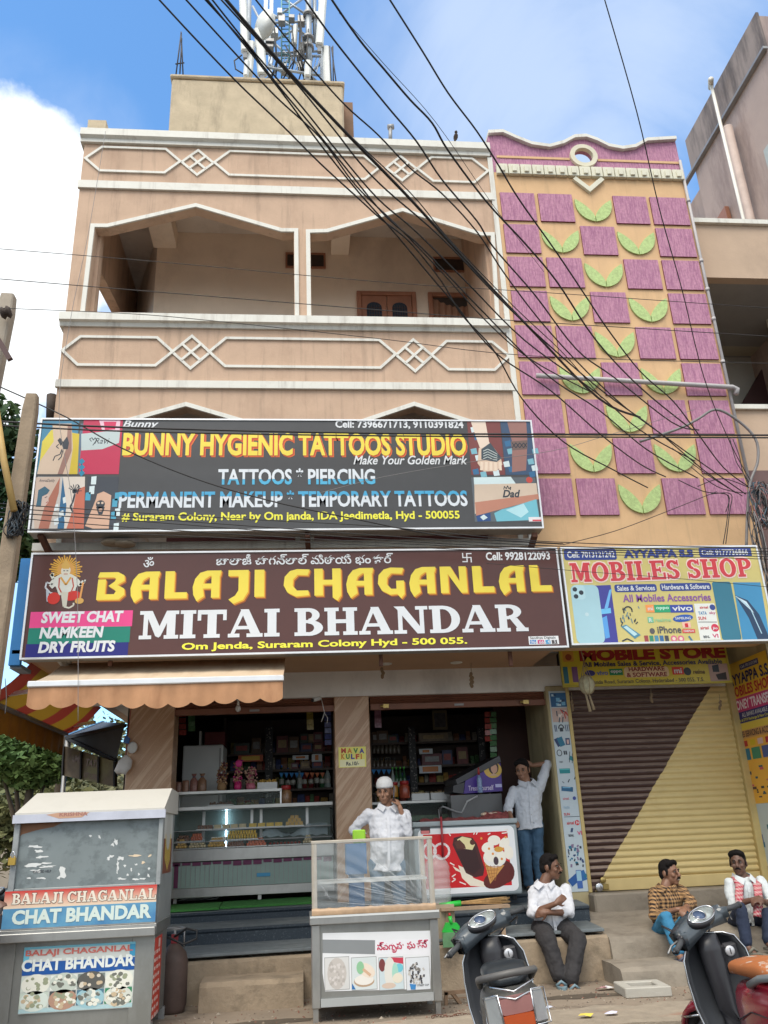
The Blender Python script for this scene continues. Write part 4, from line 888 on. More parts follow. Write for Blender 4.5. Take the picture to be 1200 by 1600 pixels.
b4.text('MOBILE STORE',(905,1024),(1133,1019),19,ink(150,30,26),2,bold=.06);b4.text('All Mobiles Sales & Service, Accessories Available',(912,1039),(1128,1034),9,ink(40,40,90),2,bold=.025)
b4.text('Janda Road, Suraram Colony, Hyderabad - 500 055. T.S.',(925,1067),(1100,1062),8,ink(70,60,60),2,bold=.01)
k=MB();b4.box(k,975,1042,1045,1058,ink(226,200,160),1.2,.3);b4.box(k,952,1045,973,1055,ink(20,130,80),1.2);b4.box(k,1050,1042,1068,1054,ink(214,60,40),1.2);b4.disc(k,1074,1049,6,INKD,1.2);b4.disc(k,922,1052,8,ink(40,40,120),1.2,ry=4.5);b4.box(k,880,1042,888,1068,ink(40,110,130),1.2);b4.box(k,894,1042,903,1066,ink(120,80,130),1.2)
b4.box(k,1108,1037,1138,1064,ink(180,150,140),1.2);b4.poly(k,[(1112,1040),(1122,1038),(1124,1050),(1114,1050)],INKD,1.5);b4.poly(k,[(1118,1054),(1134,1050),(1136,1062),(1122,1062)],ink(50,40,40),1.5);b4.box(k,879,1018,896,1034,ink(206,150,60),1.2);b4.disc(k,888,1027,5,ink(150,70,40),1.4);k.build('picture',None,T4,fixn=False)
for s_,l,r_,h_,m_ in(('HARDWARE',(982,1046),(1038,1044),7,ink(140,40,40)),('& SOFTWARE',(979,1055),(1042,1053),7,ink(140,40,40)),('vivo',(932,1052),(950,1051),7,ink(90,110,170)),('oppo',(954,1050),(971,1050),5,WHT),('mi',(1053,1048),(1065,1048),8,WHT),('realme',(1083,1050),(1101,1049),7,ink(110,90,40))):b4.text(s_,l,r_,h_,m_,2.2,bold=.03)
PSX0,PSX1=px0+.035,px1-.02
PS=thing('poster_strip','tall pale blue poster of phone accessories on the pier left of the shutter','poster',((px0+px1)/2,YP-.03,zq))
zps0,zps1=P(905,1402,YP-.035).z+.06,P(865,1080,YP-.035).z
k=MB().m(mat('pale_blue_vinyl',(.50,.58,.62),.4,var=.05));k.box((PSX0,YP-.038,zps0),(PSX1,YP-.0305,zps1));k.build('poster_sheet',None,PS)
b5=Board((PSX0,YP-.038,zps0),(1,0,0),(0,-1,0),PS)
wps=PSX1-PSX0;hps=zps1-zps0
def psb(k,u0,v0,u1,v1,m_,lvl,rnd=0):b5.ubox(k,u0*wps,(1-v1)*hps,u1*wps,(1-v0)*hps,m_,lvl,rnd)
def psl(k,pts,w_,m_,lvl):
 q=[V((x*wps,(1-y)*hps,0))for x,y in pts]
 k.m(m_)
 for i in range(len(q)-1):
  d=(q[i+1]-q[i]).normalized();n_=V((-d.y,d.x,0))*w_/2
  k.add([b5.pt(c.x,c.y,lvl)for c in(q[i]-n_,q[i+1]-n_,q[i+1]+n_,q[i]+n_)],[(0,1,2,3)])
def pst(s_,u0,u1,v,h_,m_):
 vs,fs=text_geo(s_,.02);xs=[x for x,_ in vs];ys=[y for _,y in vs]
 k=MB().m(m_);k.add([b5.pt((u0+(x-min(xs))/(max(xs)-min(xs))*(u1-u0))*wps,(1-v)*hps+((y-min(ys))/(max(ys)-min(ys))-.5)*h_,2.5)for x,y in vs],fs);k.build('lettering',None,PS,fixn=False)
k=MB();PTEAL=ink(20,110,140);PNAV=ink(34,58,104)
psb(k,.06,.01,.96,.085,ink(34,92,140),1);psb(k,.06,.09,.96,.165,ink(196,170,160),1)
rs=random.Random(2)
for i in range(10):u,v=rs.uniform(.1,.7),rs.uniform(.015,.07);psb(k,u,v,u+rs.uniform(.08,.25),v+rs.uniform(.008,.02),(ink(120,180,214),ink(22,60,100),ink(190,214,226))[i%3],1.2+i*.06)
for i in range(12):u,v=rs.uniform(.1,.8),rs.uniform(.095,.15);psl(k,[(u,v),(u+rs.uniform(-.2,.2),v+rs.uniform(.0,.03))],.014,(ink(50,70,90),ink(190,60,50),ink(226,214,205))[i%3],1.2+i*.06)
for i in range(9):psl(k,[(.33+.28*(.5-.5*math.cos(PI*i/9)),.2-.02*math.sin(PI*i/9)),(.33+.28*(.5-.5*math.cos(PI*(i+1)/9)),.2-.02*math.sin(PI*(i+1)/9))],.014,INKD,1.2)
psb(k,.38,.195,.56,.215,INKD,1.3);
for u in(.12,.2,.7,.8,.9):psl(k,[(u,.18),(u+.02,.215)],.01,PNAV,1.2)
psl(k,[(.12,.25),(.3,.29)],.06,PNAV,1.2);psl(k,[(.3,.245),(.45,.29)],.07,PTEAL,1.3);psb(k,.62,.25,.85,.285,PNAV,1.2);psb(k,.68,.258,.8,.28,ink(206,170,160),1.4)
for i in range(9):psl(k,[(.22+.13*math.cos(R(i*40)),.325+.016*math.sin(R(i*40))),(.22+.13*math.cos(R(i*40+40)),.325+.016*math.sin(R(i*40+40)))],.009,INKD,1.2)
psl(k,[(.48,.315),(.5,.335)],.018,INKD,1.2);psl(k,[(.58,.315),(.6,.335)],.018,INKD,1.2);psl(k,[(.72,.35),(.94,.36)],.05,ink(20,130,140),1.2);psl(k,[(.7,.375),(.78,.32)],.008,INKD,1.4);psl(k,[(.84,.38),(.9,.33)],.008,INKD,1.4)
psb(k,.12,.405,.68,.43,ink(16,130,135),1.2);psb(k,.14,.407,.66,.412,ink(80,180,180),1.4);psl(k,[(.5,.475),(.6,.46)],.012,INKD,1.2);psl(k,[(.85,.462),(.95,.445)],.012,INKD,1.2);psl(k,[(.2,.47),(.3,.478)],.012,ink(120,130,140),1.2)
psl(k,[(.12,.505),(.72,.512)],.055,ink(30,92,130),1.2);psl(k,[(.18,.5),(.6,.502)],.012,ink(110,170,200),1.4)
for u,v,r_,m_ in((.74,.555,.085,ink(54,70,140)),(.74,.675,.12,ink(205,44,54))):
 k.m(m_);k.add([b5.pt(u*wps+r_*wps*1.05*math.cos(2*PI*i/18),(1-v)*hps+r_*wps*1.05*math.sin(2*PI*i/18),1.2)for i in range(18)],[tuple(range(18))])
psl(k,[(.1,.645),(.92,.645)],.006,INKD,1.2);psl(k,[(.36,.72),(.42,.7)],.012,PNAV,1.2);psl(k,[(.42,.72),(.48,.7)],.012,PNAV,1.2)
for i in range(26):
 u,v=rs.uniform(.1,.85),rs.uniform(.775,.875);psl(k,[(u,v),(u+rs.uniform(-.06,.06),v+rs.uniform(.006,.02))],rs.uniform(.012,.035),(PNAV,PTEAL,INKD,ink(130,110,140))[i%4],1.2+i*.03)
psl(k,[(.15,.93),(.35,.96)],.13,ink(30,84,150),1.2);psl(k,[(.62,.905),(.75,.95)],.09,ink(40,100,160),1.25);psb(k,.38,.9,.66,.985,ink(60,100,170),1.6);psb(k,.4,.903,.64,.95,ink(150,190,210),1.8);psl(k,[(.82,.935),(.92,.92)],.03,PTEAL,1.3)
k.build('picture',None,PS,fixn=False)
pst('airtel',.14,.44,.555,.03,ink(205,120,130));pst('TATA',.12,.44,.6,.03,ink(150,180,200));pst('SUN',.1,.4,.632,.03,REDP);pst('airtel',.2,.56,.675,.035,REDP);pst('Jio',.66,.84,.675,.04,WHT);pst('BSNL',.22,.5,.735,.028,INKD);pst('VI',.68,.92,.725,.045,ink(205,60,110));pst('WiFi',.16,.34,.372,.02,INKD)
XB=xsw-.004
SBN=thing('side_banner','tall orange and blue phone shop banner on the side pier right of the shutter','poster',(XB,10.2,1.0))
b6=Board((XB-.012,10.6,.8),(0,-1,0),(-1,0,0),SBN)
k=MB();b6u=lambda px,py:b6.uv(px,py)
ub=b6u(1141,1100)[0]+.05;vt_=b6u(1190,1018)[1];vb_=b6u(1192,1255)[1]
uE=.88
b6.ubox(k,ub-.34,b6u(1195,1400)[1]-.25,ub-.01,b6u(1150,1085)[1],mat('pale_blue_vinyl',(.50,.58,.62),.4,var=.05),.2)
b6.ubox(k,ub,b6u(1195,1400)[1]-.25,uE,vb_,mat('pale_blue_vinyl',(.50,.58,.62),.4,var=.05),.1)
H6=vt_-vb_
def bb(f0,f1,m_,lvl,a0=0.,a1=1.):b6.ubox(k,ub+(uE-ub)*a0,vt_-H6*f1,ub+(uE-ub)*a1,vt_-H6*f0,m_,lvl)
bb(0,1,ink(236,178,70),1);bb(.0,.26,ink(232,190,60),1.2);bb(.26,.36,ink(206,60,120),1.4);bb(.36,.44,ink(34,36,116),1.4);bb(.44,.49,ink(226,200,80),1.4);bb(.49,.55,ink(214,160,100),1.5);bb(.03,.07,ink(60,60,120),1.6,.35,.8)
for i,c in enumerate((ink(190,50,50),ink(220,190,40),ink(226,190,190),ink(190,40,60),ink(226,120,50))):bb(.565,.605,c,1.6,.08+.18*i,.2+.18*i)
for i,c in enumerate((ink(40,120,150),ink(60,140,110),ink(70,90,150),ink(30,100,130))):bb(.62,.70,c,1.6,.02+.24*i,.22+.24*i)
rs=random.Random(8)
for i in range(22):a_,f_=rs.uniform(.05,.85),rs.uniform(.72,.96);bb(f_,f_+rs.uniform(.008,.022),(ink(90,60,60),ink(40,90,110),ink(206,90,110),INKD)[i%4],1.6+i*.04,a_,a_+rs.uniform(.03,.09))
for i in range(14):v=-.85+i*.13;b6.ubox(k,ub-.3,vb_+H6*.75+v,ub-.04,vb_+H6*.75+v+.08,(ink(30,110,140),ink(60,80,90),ink(180,200,206),ink(34,74,130))[i%4],.6)
for i in range(10):u=ub+rs.uniform(0,.5);v=vb_-rs.uniform(.1,.8);b6.ubox(k,u,v,u+rs.uniform(.06,.16),v+rs.uniform(.05,.12),(ink(24,110,140),ink(36,80,150),ink(130,180,200))[i%3],.6+i*.05)
k.build('banner_print',None,SBN,fixn=False)
k=MB().m(mat('pale_blue_vinyl',(.50,.58,.62),.4));k.box((XB-.011,10.6-uE,.72),(XB-.001,10.6-(ub-.35),3.25));k.build('banner_backing',None,SBN)
def bt(s_,f0,f1,m_,a0=.02,a1=.98,bold=.03):
 vs,fs=text_geo(s_,bold);xs=[x for x,_ in vs];ys=[y for _,y in vs];x0,x1,y0,y1=min(xs),max(xs),min(ys),max(ys)
 q=MB().m(m_);q.add([b6.pt(ub+(uE-ub)*(a0+(a1-a0)*(x-x0)/(x1-x0)),vt_-H6*f1+H6*(f1-f0)*(y-y0)/(y1-y0),3.5)for x,y in vs],fs);q.build('lettering',None,SBN,fixn=False)
bt('AYYAPPA S.S',.085,.165,ink(30,30,90));bt('MOBILES SHOP',.175,.25,ink(190,40,50));bt('MONEY TRANSFER',.275,.345,ink(250,230,240),.02,1.);bt('ALL BANKS AVAILABLE',.37,.40,WHT,.2,.8,.01);bt('Mobile & DTH Recharge & New Connections',.41,.435,LEMON,.02,.98,.01);bt('SALES SERVICING & ACCESSORIES',.497,.54,ink(60,40,60),.02,.98,.01);bt('Cell: 7013121242',.04,.06,WHT,.38,.78,.01)
q=P(551,1186,YP)
KN=thing('kulfi_notice','small yellow ice cream price notice pasted on the middle granite pier','notice',(q.x,YP-.003,q.z))
b7=Board((P(529,1200,YP).x,YP-.003,P(551,1199,YP).z),(1,0,0),(0,-1,0),KN,.0015)
k=MB();b7.box(k,529,1167,572,1199,ink(240,232,120),.6);b7.box(k,531,1187,570,1198,ink(245,240,190),1.2);k.build('paper_sheet',None,KN,fixn=False)
cols=[ink(200,60,40),ink(214,130,30),ink(60,130,60),ink(60,60,150)]
for row,(s_,y)in enumerate((('MAVA',1173),('KULFI',1182))):
 for i,ch in enumerate(s_):
  x0_=532+i*38/len(s_);b7.text(ch,(x0_+1,y),(x0_+(34/len(s_)if ch!='I' else 3),y),8,cols[(i+row)%4],2,bold=.05)
b7.text('Rs.10/-',(541,1193),(561,1193),6,INKD,2,bold=.03)
# inside the sweet shop
def pbox(k,x0,y0,x1,y1,Y,dep,m_=None):
 a=P(x0,y1,Y);b=P(x1,y0,Y);c=P(x0,y0,Y);d=P(x1,y1,Y)
 xa,xb=(a.x+c.x)/2,(b.x+d.x)/2;za,zb_=(a.z+d.z)/2,(b.z+c.z)/2
 if m_:k.m(m_)
 k.box((xa,Y,za),(xb,Y+dep,zb_));return(xa,xb,za,zb_)
WHITEP=mat('white_enamel',(.62,.64,.63),.35,var=.04)
CASEW=mat('display_back_white',(.15,.20,.18),.5,var=.06)
YC=10.98
cx0,cx1=P(264,1300,YC).x,P(521,1290,YC).x
zz=lambda py:P(380,py,YC).z
CT=thing('sweet_counter','long glass fronted sweet display counter with lit shelves of sweets','counter',((cx0+cx1)/2,YC,zz(1403)))
k=MB().m(STEEL);k.box((cx0,YC,zz(1399)),(cx1,YC+.75,zz(1384)));k.build('base_rail',None,CT,bevel=.004)
for x in(cx0+.1,(cx0+cx1)/2+.1,cx1-.1):k=MB().m(STEEL);k.box((x-.02,YC+.04,zz(1407)),(x+.02,YC+.08,zz(1393)));k.build('leg',None,CT)
PNL=mat('pale_green_panel',(.25,.34,.30),.45,var=.05)
k=MB().m(PNL);k.box((cx0+.01,YC+.02,zz(1384)+.001),(cx1-.01,YC+.7,zz(1344)));pn=k.build('lower_panel',None,CT)
k=MB().m(DSTEEL);x=cx0+.05
while x<cx1-.05:k.box((x,YC+.014,zz(1382)),(x+.006,YC+.0195,zz(1347)));x+=.055
k.m(mat('purple_paint_drip',(.12,.02,.07),.6))
rs=random.Random(4)
for i in range(16):x=cx0+.05+i*.12;k.box((x,YC+.011,zz(1348)-rs.uniform(.0,.03)),(x+.1,YC+.0135,zz(1344)))
k.box((cx0+.08,YC+.011,zz(1383)),(cx0+.13,YC+.0135,zz(1346)));k.build('panel_grooves',None,pn)
k=MB().m(ink(60,140,180));q=P(413,1368,YC);k.box((q.x-.09,YC+.008,q.z-.01),(q.x+.07,YC+.0105,q.z+.03));k.build('sticker',None,pn)
k=MB().m(STEEL);k.box((cx0,YC-.01,zz(1343)),(cx1,YC+.75,zz(1324)));k.build('steel_band',None,CT,bevel=.005)
k=MB().m(CASEW);k.box((cx0+.02,YC+.70,zz(1324)+.001),(cx1-.02,YC+.74,zz(1263)));k.box((cx0,YC+.01,zz(1324)+.001),(cx0+.018,YC+.74,zz(1263)));k.build('case_back',None,CT)
k=MB().m(ALU)
for f_ in(.16,.47,.53,.83):x=cx0+(cx1-cx0)*f_;k.box((x,YC+.66,zz(1324)+.002),(x+.035,YC+.699,zz(1263)))
k.build('back_frame',None,CT)
shelf=[]
for y0_,dy in((1294,.20),(1312,.10)):
 k=MB().m(DSTEEL);z=zz(y0_);k.box((cx0+.02,YC+dy,z-.009),(cx1-.02,YC+.69,z));k.build('shelf',None,CT);shelf.append((z,YC+dy))
k=MB().m(STEEL);k.box((cx0,YC+.1,zz(1263)+.001),(cx1,YC+.75,zz(1257)));k.build('top_edge',None,CT,bevel=.003)
k=MB().m(GLASS);k.add([(cx0,YC+.0,zz(1324)),(cx1,YC+.0,zz(1324)),(cx1,YC+.12,zz(1263)),(cx0,YC+.12,zz(1263))],[(0,1,2,3)]);k.build('front_glass',None,CT,fixn=False)
LED=bpy.data.materials.new('led_strip');LED.use_nodes=True
e=LED.node_tree.nodes['Principled BSDF'];e.inputs['Emission Color'].default_value=(.55,.8,1,1);e.inputs['Emission Strength'].default_value=14
k=MB().m(LED);x=P(352,1290,YC+.6).x
for i in range(22):z=zz(1322)+i*(zz(1264)-zz(1322))/22;k.box((x,YC+.63,z),(x+.018,YC+.64,z+.012))
k.build('led_strip',None,CT)
ztc=zz(1257)+.001
ux1=P(440,1250,YC+.1).x
UC=thing('glass_top_case','small glass case standing on the left half of the sweet counter','display case',((cx0+ux1)/2,YC+.1,ztc))
k=MB().m(STEEL);k.box((cx0+.02,YC+.12,zz(1237)),(ux1,YC+.6,zz(1233)));k.build('top_shelf',None,UC)
k=MB().m(GLASS);k.add([(cx0+.02,YC+.13,ztc),(ux1,YC+.13,ztc),(ux1,YC+.13,zz(1237)),(cx0+.02,YC+.13,zz(1237))],[(0,1,2,3)]);k.build('front_glass',None,UC,fixn=False)
k=MB().m(ALU)
for x in(cx0+.021,ux1-.02):k.box((x,YC+.131,ztc),(x+.018,YC+.15,zz(1237)-.001));k.box((x,YC+.57,ztc),(x+.018,YC+.59,zz(1237)-.001))
k.build('case_post',None,UC)
ztop2=zz(1233)+.001
SW={n:mat('sweet_'+n,c,.5,var=.2,scale=30)for n,c in dict(gold=(.50,.30,.06),brown=(.16,.06,.03),cream=(.52,.42,.24),orange=(.48,.09,.025),yellow=(.60,.40,.05),red=(.25,.03,.02),white=(.6,.58,.5)).items()}
def pile(px0,px1,z,Y,n,rws,col,shape,label,r_=.022):
 a=P(px0,1300,Y+.06).x;b=P(px1,1300,Y+.06).x
 k=MB().m(SW[col]);rs=random.Random(int(px0))
 t_=thing('sweet_pile',label,'sweets',((a+b)/2,Y+.1,z),'sweets in the glass counter')
 k2=MB().m(STEEL);k2.box((a-.01,Y+.03,z+.0005),(b+.01,Y+.32,z+.012));k2.build('tray',None,t_)
 for l in range(rws):
  for j in range(3-l if shape=='ball' else 2):
   m_=n-l
   for i in range(m_):
    x=a+(b-a)*(i+.5+l*.5)/n;y=Y+.07+j*.07+l*.03;zc_=z+.012+r_+l*r_*1.7
    if shape=='ball':k.ell((x+rs.uniform(-.004,.004),y,zc_),(r_*1.05,r_*1.05,r_),8,6)
    elif shape=='bar':k.box((x-(b-a)/n*.42,y,zc_-r_),(x+(b-a)/n*.42,y+.06,zc_+r_))
    else:k.tube([(x,y,zc_-r_),(x,y+.01,zc_+r_*1.3)],r_*.55,7)
 k.build('sweets',None,t_)
z2,y2=shelf[0];z1_,y1_=shelf[1];z0s,y0s=zz(1324)+.002,YC+.03
pile(308,332,z2,y2,5,1,'brown','bar','dark brown sweet bars on the top counter shelf');pile(333,385,z2,y2,4,1,'cream','bar','cream coloured sweet slabs on the top counter shelf');pile(388,442,z2,y2,4,1,'yellow','bar','pale yellow sweet slabs right of the cream slabs');pile(446,474,z2,y2,4,3,'gold','bar','tall stack of golden brown squares on the top counter shelf')
pile(276,296,z1_,y1_,5,2,'brown','ball','dark round sweets at the left end of the middle shelf',.018);pile(298,316,z1_,y1_,5,2,'orange','stick','orange sweets next to the dark round ones',.02);pile(330,354,z1_,y1_,7,1,'white','bar','white sweet rolls on the middle shelf',.016);pile(355,402,z1_,y1_,11,2,'yellow','stick','upright yellow and dark sweet rolls on the middle shelf',.024)
pile(275,292,z0s,y0s,4,3,'gold','ball','pyramid of golden balls at the left of the bottom shelf',.02);pile(295,322,z0s,y0s,6,2,'cream','ball','low heap of cream balls on the bottom shelf',.018);pile(325,352,z0s,y0s,6,3,'gold','ball','pyramid of tan balls in the middle of the bottom shelf',.02);pile(354,382,z0s,y0s,7,2,'brown','bar','dark and pale fudge squares on the bottom shelf',.016);pile(385,416,z0s,y0s,6,3,'orange','bar','bright orange sweet cubes stacked on the bottom shelf',.016);pile(420,470,z0s,y0s,9,1,'red','ball','small dark red sweets strewn on the bottom shelf',.014);pile(474,488,z0s,y0s,4,4,'cream','ball','pyramid of pale balls near the glass stall',.018)
k=MB().m(mat('thin_plastic_sheet',(.55,.68,.72),.25,var=.1,alpha=.45));rows=[]
for i in range(18):
 x=P(410+i*6,1300,YC+.2).x
 rows.append([V((x,YC+.2+.03*math.sin(i*1.3),z1_+.02+.012*math.sin(i*2.1))),V((x,YC+.25,z1_+.08+.05*math.sin(i*.7)+.03*(i>11))),V((x,YC+.35,z1_+.06+.1*(i>11)))])
k.loft(rows,closed=False,cap=False);tag(k.build('plastic_sheet',None),'crumpled clear plastic sheet over the right half of the counter shelves','sheet')
def pack(px,py0,py1,wpx,Y,c,label,group,sub=True,name='snack_pack'):
 a=P(px-wpx/2,py1,Y);b=P(px+wpx/2,py0,Y)
 w_=(b.x-a.x)/2;c_=(a.x+b.x)/2;h_=b.z-a.z
 t_=thing(name,label,'packet',(c_,Y,ztop2),group);z=ztop2
 k=MB().m(mat('packet_%d%d%d'%tuple(int(x*99)for x in c),c,.35,var=.35,scale=60));rings=[]
 for f_,s_ in((0,.92),(.08,1),(.6,.95),(.75,.5),(.82,.3),(1,.65))if sub else((0,.95),(.1,1),(.9,1),(1,.9)):
  rings.append([V((c_+w_*s_*x,Y+w_*.8*s_*y,z+h_*f_))for x,y in((-1,-1),(0,-1.1),(1,-1),(1.1,0),(1,1),(0,1.1),(-1,1),(-1.1,0))])
 k.loft(rings,smooth=True);k.build('packet_body',None,t_)
 k=MB().m(mat('packet_tie',(.05,.06,.14),.4));k.lathe([(w_*.38,-.006),(w_*.42,0),(w_*.38,.006)],(c_,Y,z+h_*(.82 if sub else .97)),10);k.build('tie',None,t_)
YG=YC+.28
pack(278,1218,1235,12,YG,(.20,.09,.06),'leftmost small brown snack packet on the glass case','snack packets on the counter',False);pack(290,1216,1235,11,YG,(.26,.13,.08),'second small brown snack packet on the glass case','snack packets on the counter',False);pack(303,1205,1234,13,YG,(.24,.11,.09),'tied brown sweet bag beside the small packets','snack packets on the counter');pack(316,1205,1234,14,YG,(.22,.12,.07),'fatter tied brown sweet bag nearest the white fridge','snack packets on the counter')
def bouquet(px,py0,py1,wpx,cols,pot,label):
 a=P(px-wpx/2,py1,YG);b=P(px+wpx/2,py0,YG);c_=(a.x+b.x)/2;r_=(b.x-a.x)/2;z=ztop2;h_=b.z-a.z;rs=random.Random(px)
 t_=thing('flower_bunch',label,'flowers',(c_,YG,z))
 k=MB().m(pot);k.lathe([(r_*.6,0),(r_*.8,h_*.1),(r_*.7,h_*.28)],(c_,YG,z),12);k.build('pot',None,t_)
 k=MB()
 for i in range(110):
  k.m(cols[i%len(cols)]);th=rs.uniform(0,6.28);zz_=rs.uniform(.25,1);rr_=r_*rs.uniform(.2,1)*(1.05-.45*abs(zz_-.6))
  k.ell((c_+rr_*math.cos(th),YG+rr_*.8*math.sin(th),z+h_*zz_),rs.uniform(.008,.017),6,4)
 k.build('blooms',None,t_)
FL=lambda*c:mat('petal_%d%d%d'%tuple(int(x*99)for x in c),c,.7,var=.2)
bouquet(347,1188,1233,20,[FL(.30,.16,.07),FL(.12,.03,.04),FL(.4,.25,.14)],mat('straw_pot',(.28,.17,.08),.8),'bunch of dried brown and dark flowers on the glass case')
bouquet(372,1185,1233,16,[FL(.42,.03,.17),FL(.4,.2,.12),FL(.5,.25,.2)],mat('hot_pink_pot',(.5,.02,.14),.5),'pink and beige flower bunch in a hot pink pot');bouquet(392,1197,1233,20,[FL(.42,.25,.18),FL(.45,.30,.22),FL(.42,.1,.16)],mat('rose_pot',(.5,.14,.2),.5),'pale beige flower bunch in a rose pink holder')
k=MB().m(FL(.5,.03,.2));c=P(373,1193,YG-.05);k.ell(c,(.045,.02,.045),12,8);tag(k.build('paper_flower',None),'bright magenta paper rosette above the pink pot','flower')
def tray(x0,y0,x1,y1,Y,label,food):
 t_=thing('snack_tray',label,'tray',(P((x0+x1)/2,y1,Y).x,Y,P((x0+x1)/2,y1,Y).z))
 k=MB();e_=pbox(k,x0,y0,x1,y1,Y,.22,WHITEP);k.build('tray_box',None,t_,bevel=.004)
 k=MB().m(food);rs=random.Random(x0)
 for i in range(70):k.ell((rs.uniform(e_[0]+.02,e_[1]-.02),Y+rs.uniform(.02,.2),e_[3]+rs.uniform(-.005,.03)),rs.uniform(.008,.018),6,4)
 k.build('snacks',None,t_)
tray(402,1222,433,1233,YG,'white tray heaped with brown mixture at the end of the glass case',SW['gold'])
tray(368,1258,398,1263,YC+.3,'white tray of greenish snack mix inside the small glass case',mat('olive_snack',(.16,.14,.04),.7,var=.3));tray(324,1257,364,1263,YC+.32,'white tray of brown snacks inside the small glass case',SW['brown'])
def jar(px,py0,py1,wpx,Y,body,lid,label,group=None):
 a=P(px-wpx/2,py1,Y);b=P(px+wpx/2,py0,Y);c_=(a.x+b.x)/2;r_=(b.x-a.x)/2;h_=b.z-a.z
 t_=thing('snack_jar',label,'jar',(c_,Y,a.z),group)
 k=MB().m(body);k.lathe([(r_*.9,0),(r_,h_*.05),(r_,h_*.65),(r_*.8,h_*.75),(r_*.8,h_*.78)],(c_,Y,a.z),16);k.build('jar_body',None,t_)
 k=MB().m(lid);k.lathe([(r_*.86,h_*.785),(r_*.86,h_*.98),(r_*.8,h_)],(c_,Y,a.z),16);k.build('lid',None,t_)
RLID=mat('red_lid',(.34,.02,.02),.4)
jar(447,1227,1259,18,YC+.25,mat('jar_biscuits',(.24,.13,.06),.2,var=.5,scale=50),RLID,'clear jar of biscuits with a red lid at the end of the glass case')
YB=12.0
k=MB();t_=thing('white_fridge','tall white fridge standing behind the sweet counter','fridge',(P(318,1230,YB).x,YB,.79))
a=P(286,1165,YB);b=P(349,1165,YB);k.m(WHITEP);k.box((a.x,YB,.79),(b.x,YB+.6,a.z));k.build('cabinet',None,t_,bevel=.02,seg=2)
k=MB().m(DSTEEL);k.box((b.x-.05,YB-.012,.85),(b.x-.03,YB-.001,a.z-.05));k.build('door_seam',None,t_)
k=MB();e_=pbox(k,320,1142,351,1163,YB+.1,.3,mat('maroon_carton',(.12,.02,.02),.7,var=.2));zt9=a.z
o=k.build('carton',None);o.location.z+=zt9-e_[2];tag(o,'maroon carton lying on top of the white fridge','box')
k=MB().m(WHITEP);k.box((P(310,1150,YB).x,YB+.1,zt9),(P(313,1150,YB).x,YB+.3,zt9+.2));tag(k.build('document_file',None),'thin pale file standing beside the maroon carton','file')
YS=12.9
SHF=mat('dark_shelf_board',(.06,.04,.03),.6,var=.2)
def shelving(x0,x1,ys,label):
 t_=thing('back_shelf',label,'shelf',(P((x0+x1)/2,ys[-1],YS).x,YS,.79));a,b=P(x0,1200,YS).x,P(x1,1200,YS).x
 k=MB().m(SHF);k.box((a-.04,YS,.79),(a,YS+.4,3.2));k.box((b,YS,.79),(b+.04,YS+.4,3.2));k.build('upright',None,t_)
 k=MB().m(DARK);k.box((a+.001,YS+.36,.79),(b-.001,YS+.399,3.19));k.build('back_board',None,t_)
 for y in ys:z=P((x0+x1)/2,y,YS).z;k=MB().m(SHF);k.box((a+.002,YS,z-.03),(b-.002,YS+.355,z));k.build('shelf_board',None,t_)
 return a,b,[P((x0+x1)/2,y,YS).z for y in ys]
SA=shelving(352,520,(1176,1202,1233,1262),'dark wall shelving stacked with bottles and cartons behind the counter')
SBb=shelving(582,775,(1158,1195,1222,1250),'dark wall shelving with jars behind the second counter')
rs=random.Random(21)
def bottle(x,Y,z,h_,r_,glass,cap,label,group):
 t_=thing('drink_bottle',label,'bottle',(x,Y,z),group)
 k=MB().m(glass);k.lathe([(r_*.85,0),(r_,.01),(r_,h_*.5),(r_*.75,h_*.62),(r_*.32,h_*.8),(r_*.32,h_*.9)],(x,Y,z),12);k.build('bottle_body',None,t_)
 k=MB().m(cap);k.lathe([(r_*.4,h_*.905),(r_*.4,h_*.99),(r_*.36,h_)],(x,Y,z),10);k.build('cap',None,t_)
 k=MB().m(mat('paper_label',(.45,.45,.4),.5,var=.4,scale=40));k.lathe([(r_*1.01,h_*.2),(r_*1.01,h_*.42)],(x,Y,z),12);k.build('paper_label',None,t_)
BTL=[mat('bottle_cola',(.025,.012,.01),.1),mat('bottle_green',(.03,.10,.04),.1),mat('bottle_red',(.16,.02,.02),.1),mat('bottle_clear',(.35,.40,.38),.1),mat('bottle_orange',(.4,.14,.02),.1)]
for i,px in enumerate((440,450,458,468,476,486,495,503,512)):
 c=(1,0,0,3,2,2,0,1,3)[i]
 bottle(P(px,1230,YS+.1).x,YS+.1,SA[2][2]+.001,.30 if i%3 else .34,.036 if i<8 else .05,BTL[c],mat('cap_blue',(.03,.12,.4),.4)if i<4 else mat('cap_black',(.03,.03,.03),.4),('green','dark cola','dark cola','clear','red','red','dark cola','green','stout clear')[i]+' drink bottle on the shelf under the bunting, '+('first','second','third','fourth','fifth','sixth','seventh','eighth','last')[i]+' from the left','drink bottles on the shelf left of the middle pier')
def bunting(pxs,y,Y,cols,label):
 t_=thing('bunting',label,'bunting',(P(pxs[0],y,Y).x,Y,P(pxs[0],y,Y).z))
 k=MB().m(BLACK);k.tube([P(x,y,Y)for x in pxs],.003,5);k.build('string',None,t_)
 for i in range(len(pxs)-1):
  a,b=P(pxs[i],y,Y),P(pxs[i+1]-.6,y,Y);k=MB().m(cols[i%len(cols)]if len(cols)<3 else cols[i]);k.prism([a,b,(a+b)/2+V((0,0,-.075))],(0,.002,0));k.build('pennant',None,t_)
PB1,PO1=mat('pennant_blue',(.03,.24,.6),.6),mat('pennant_orange',(.6,.16,.06),.6)
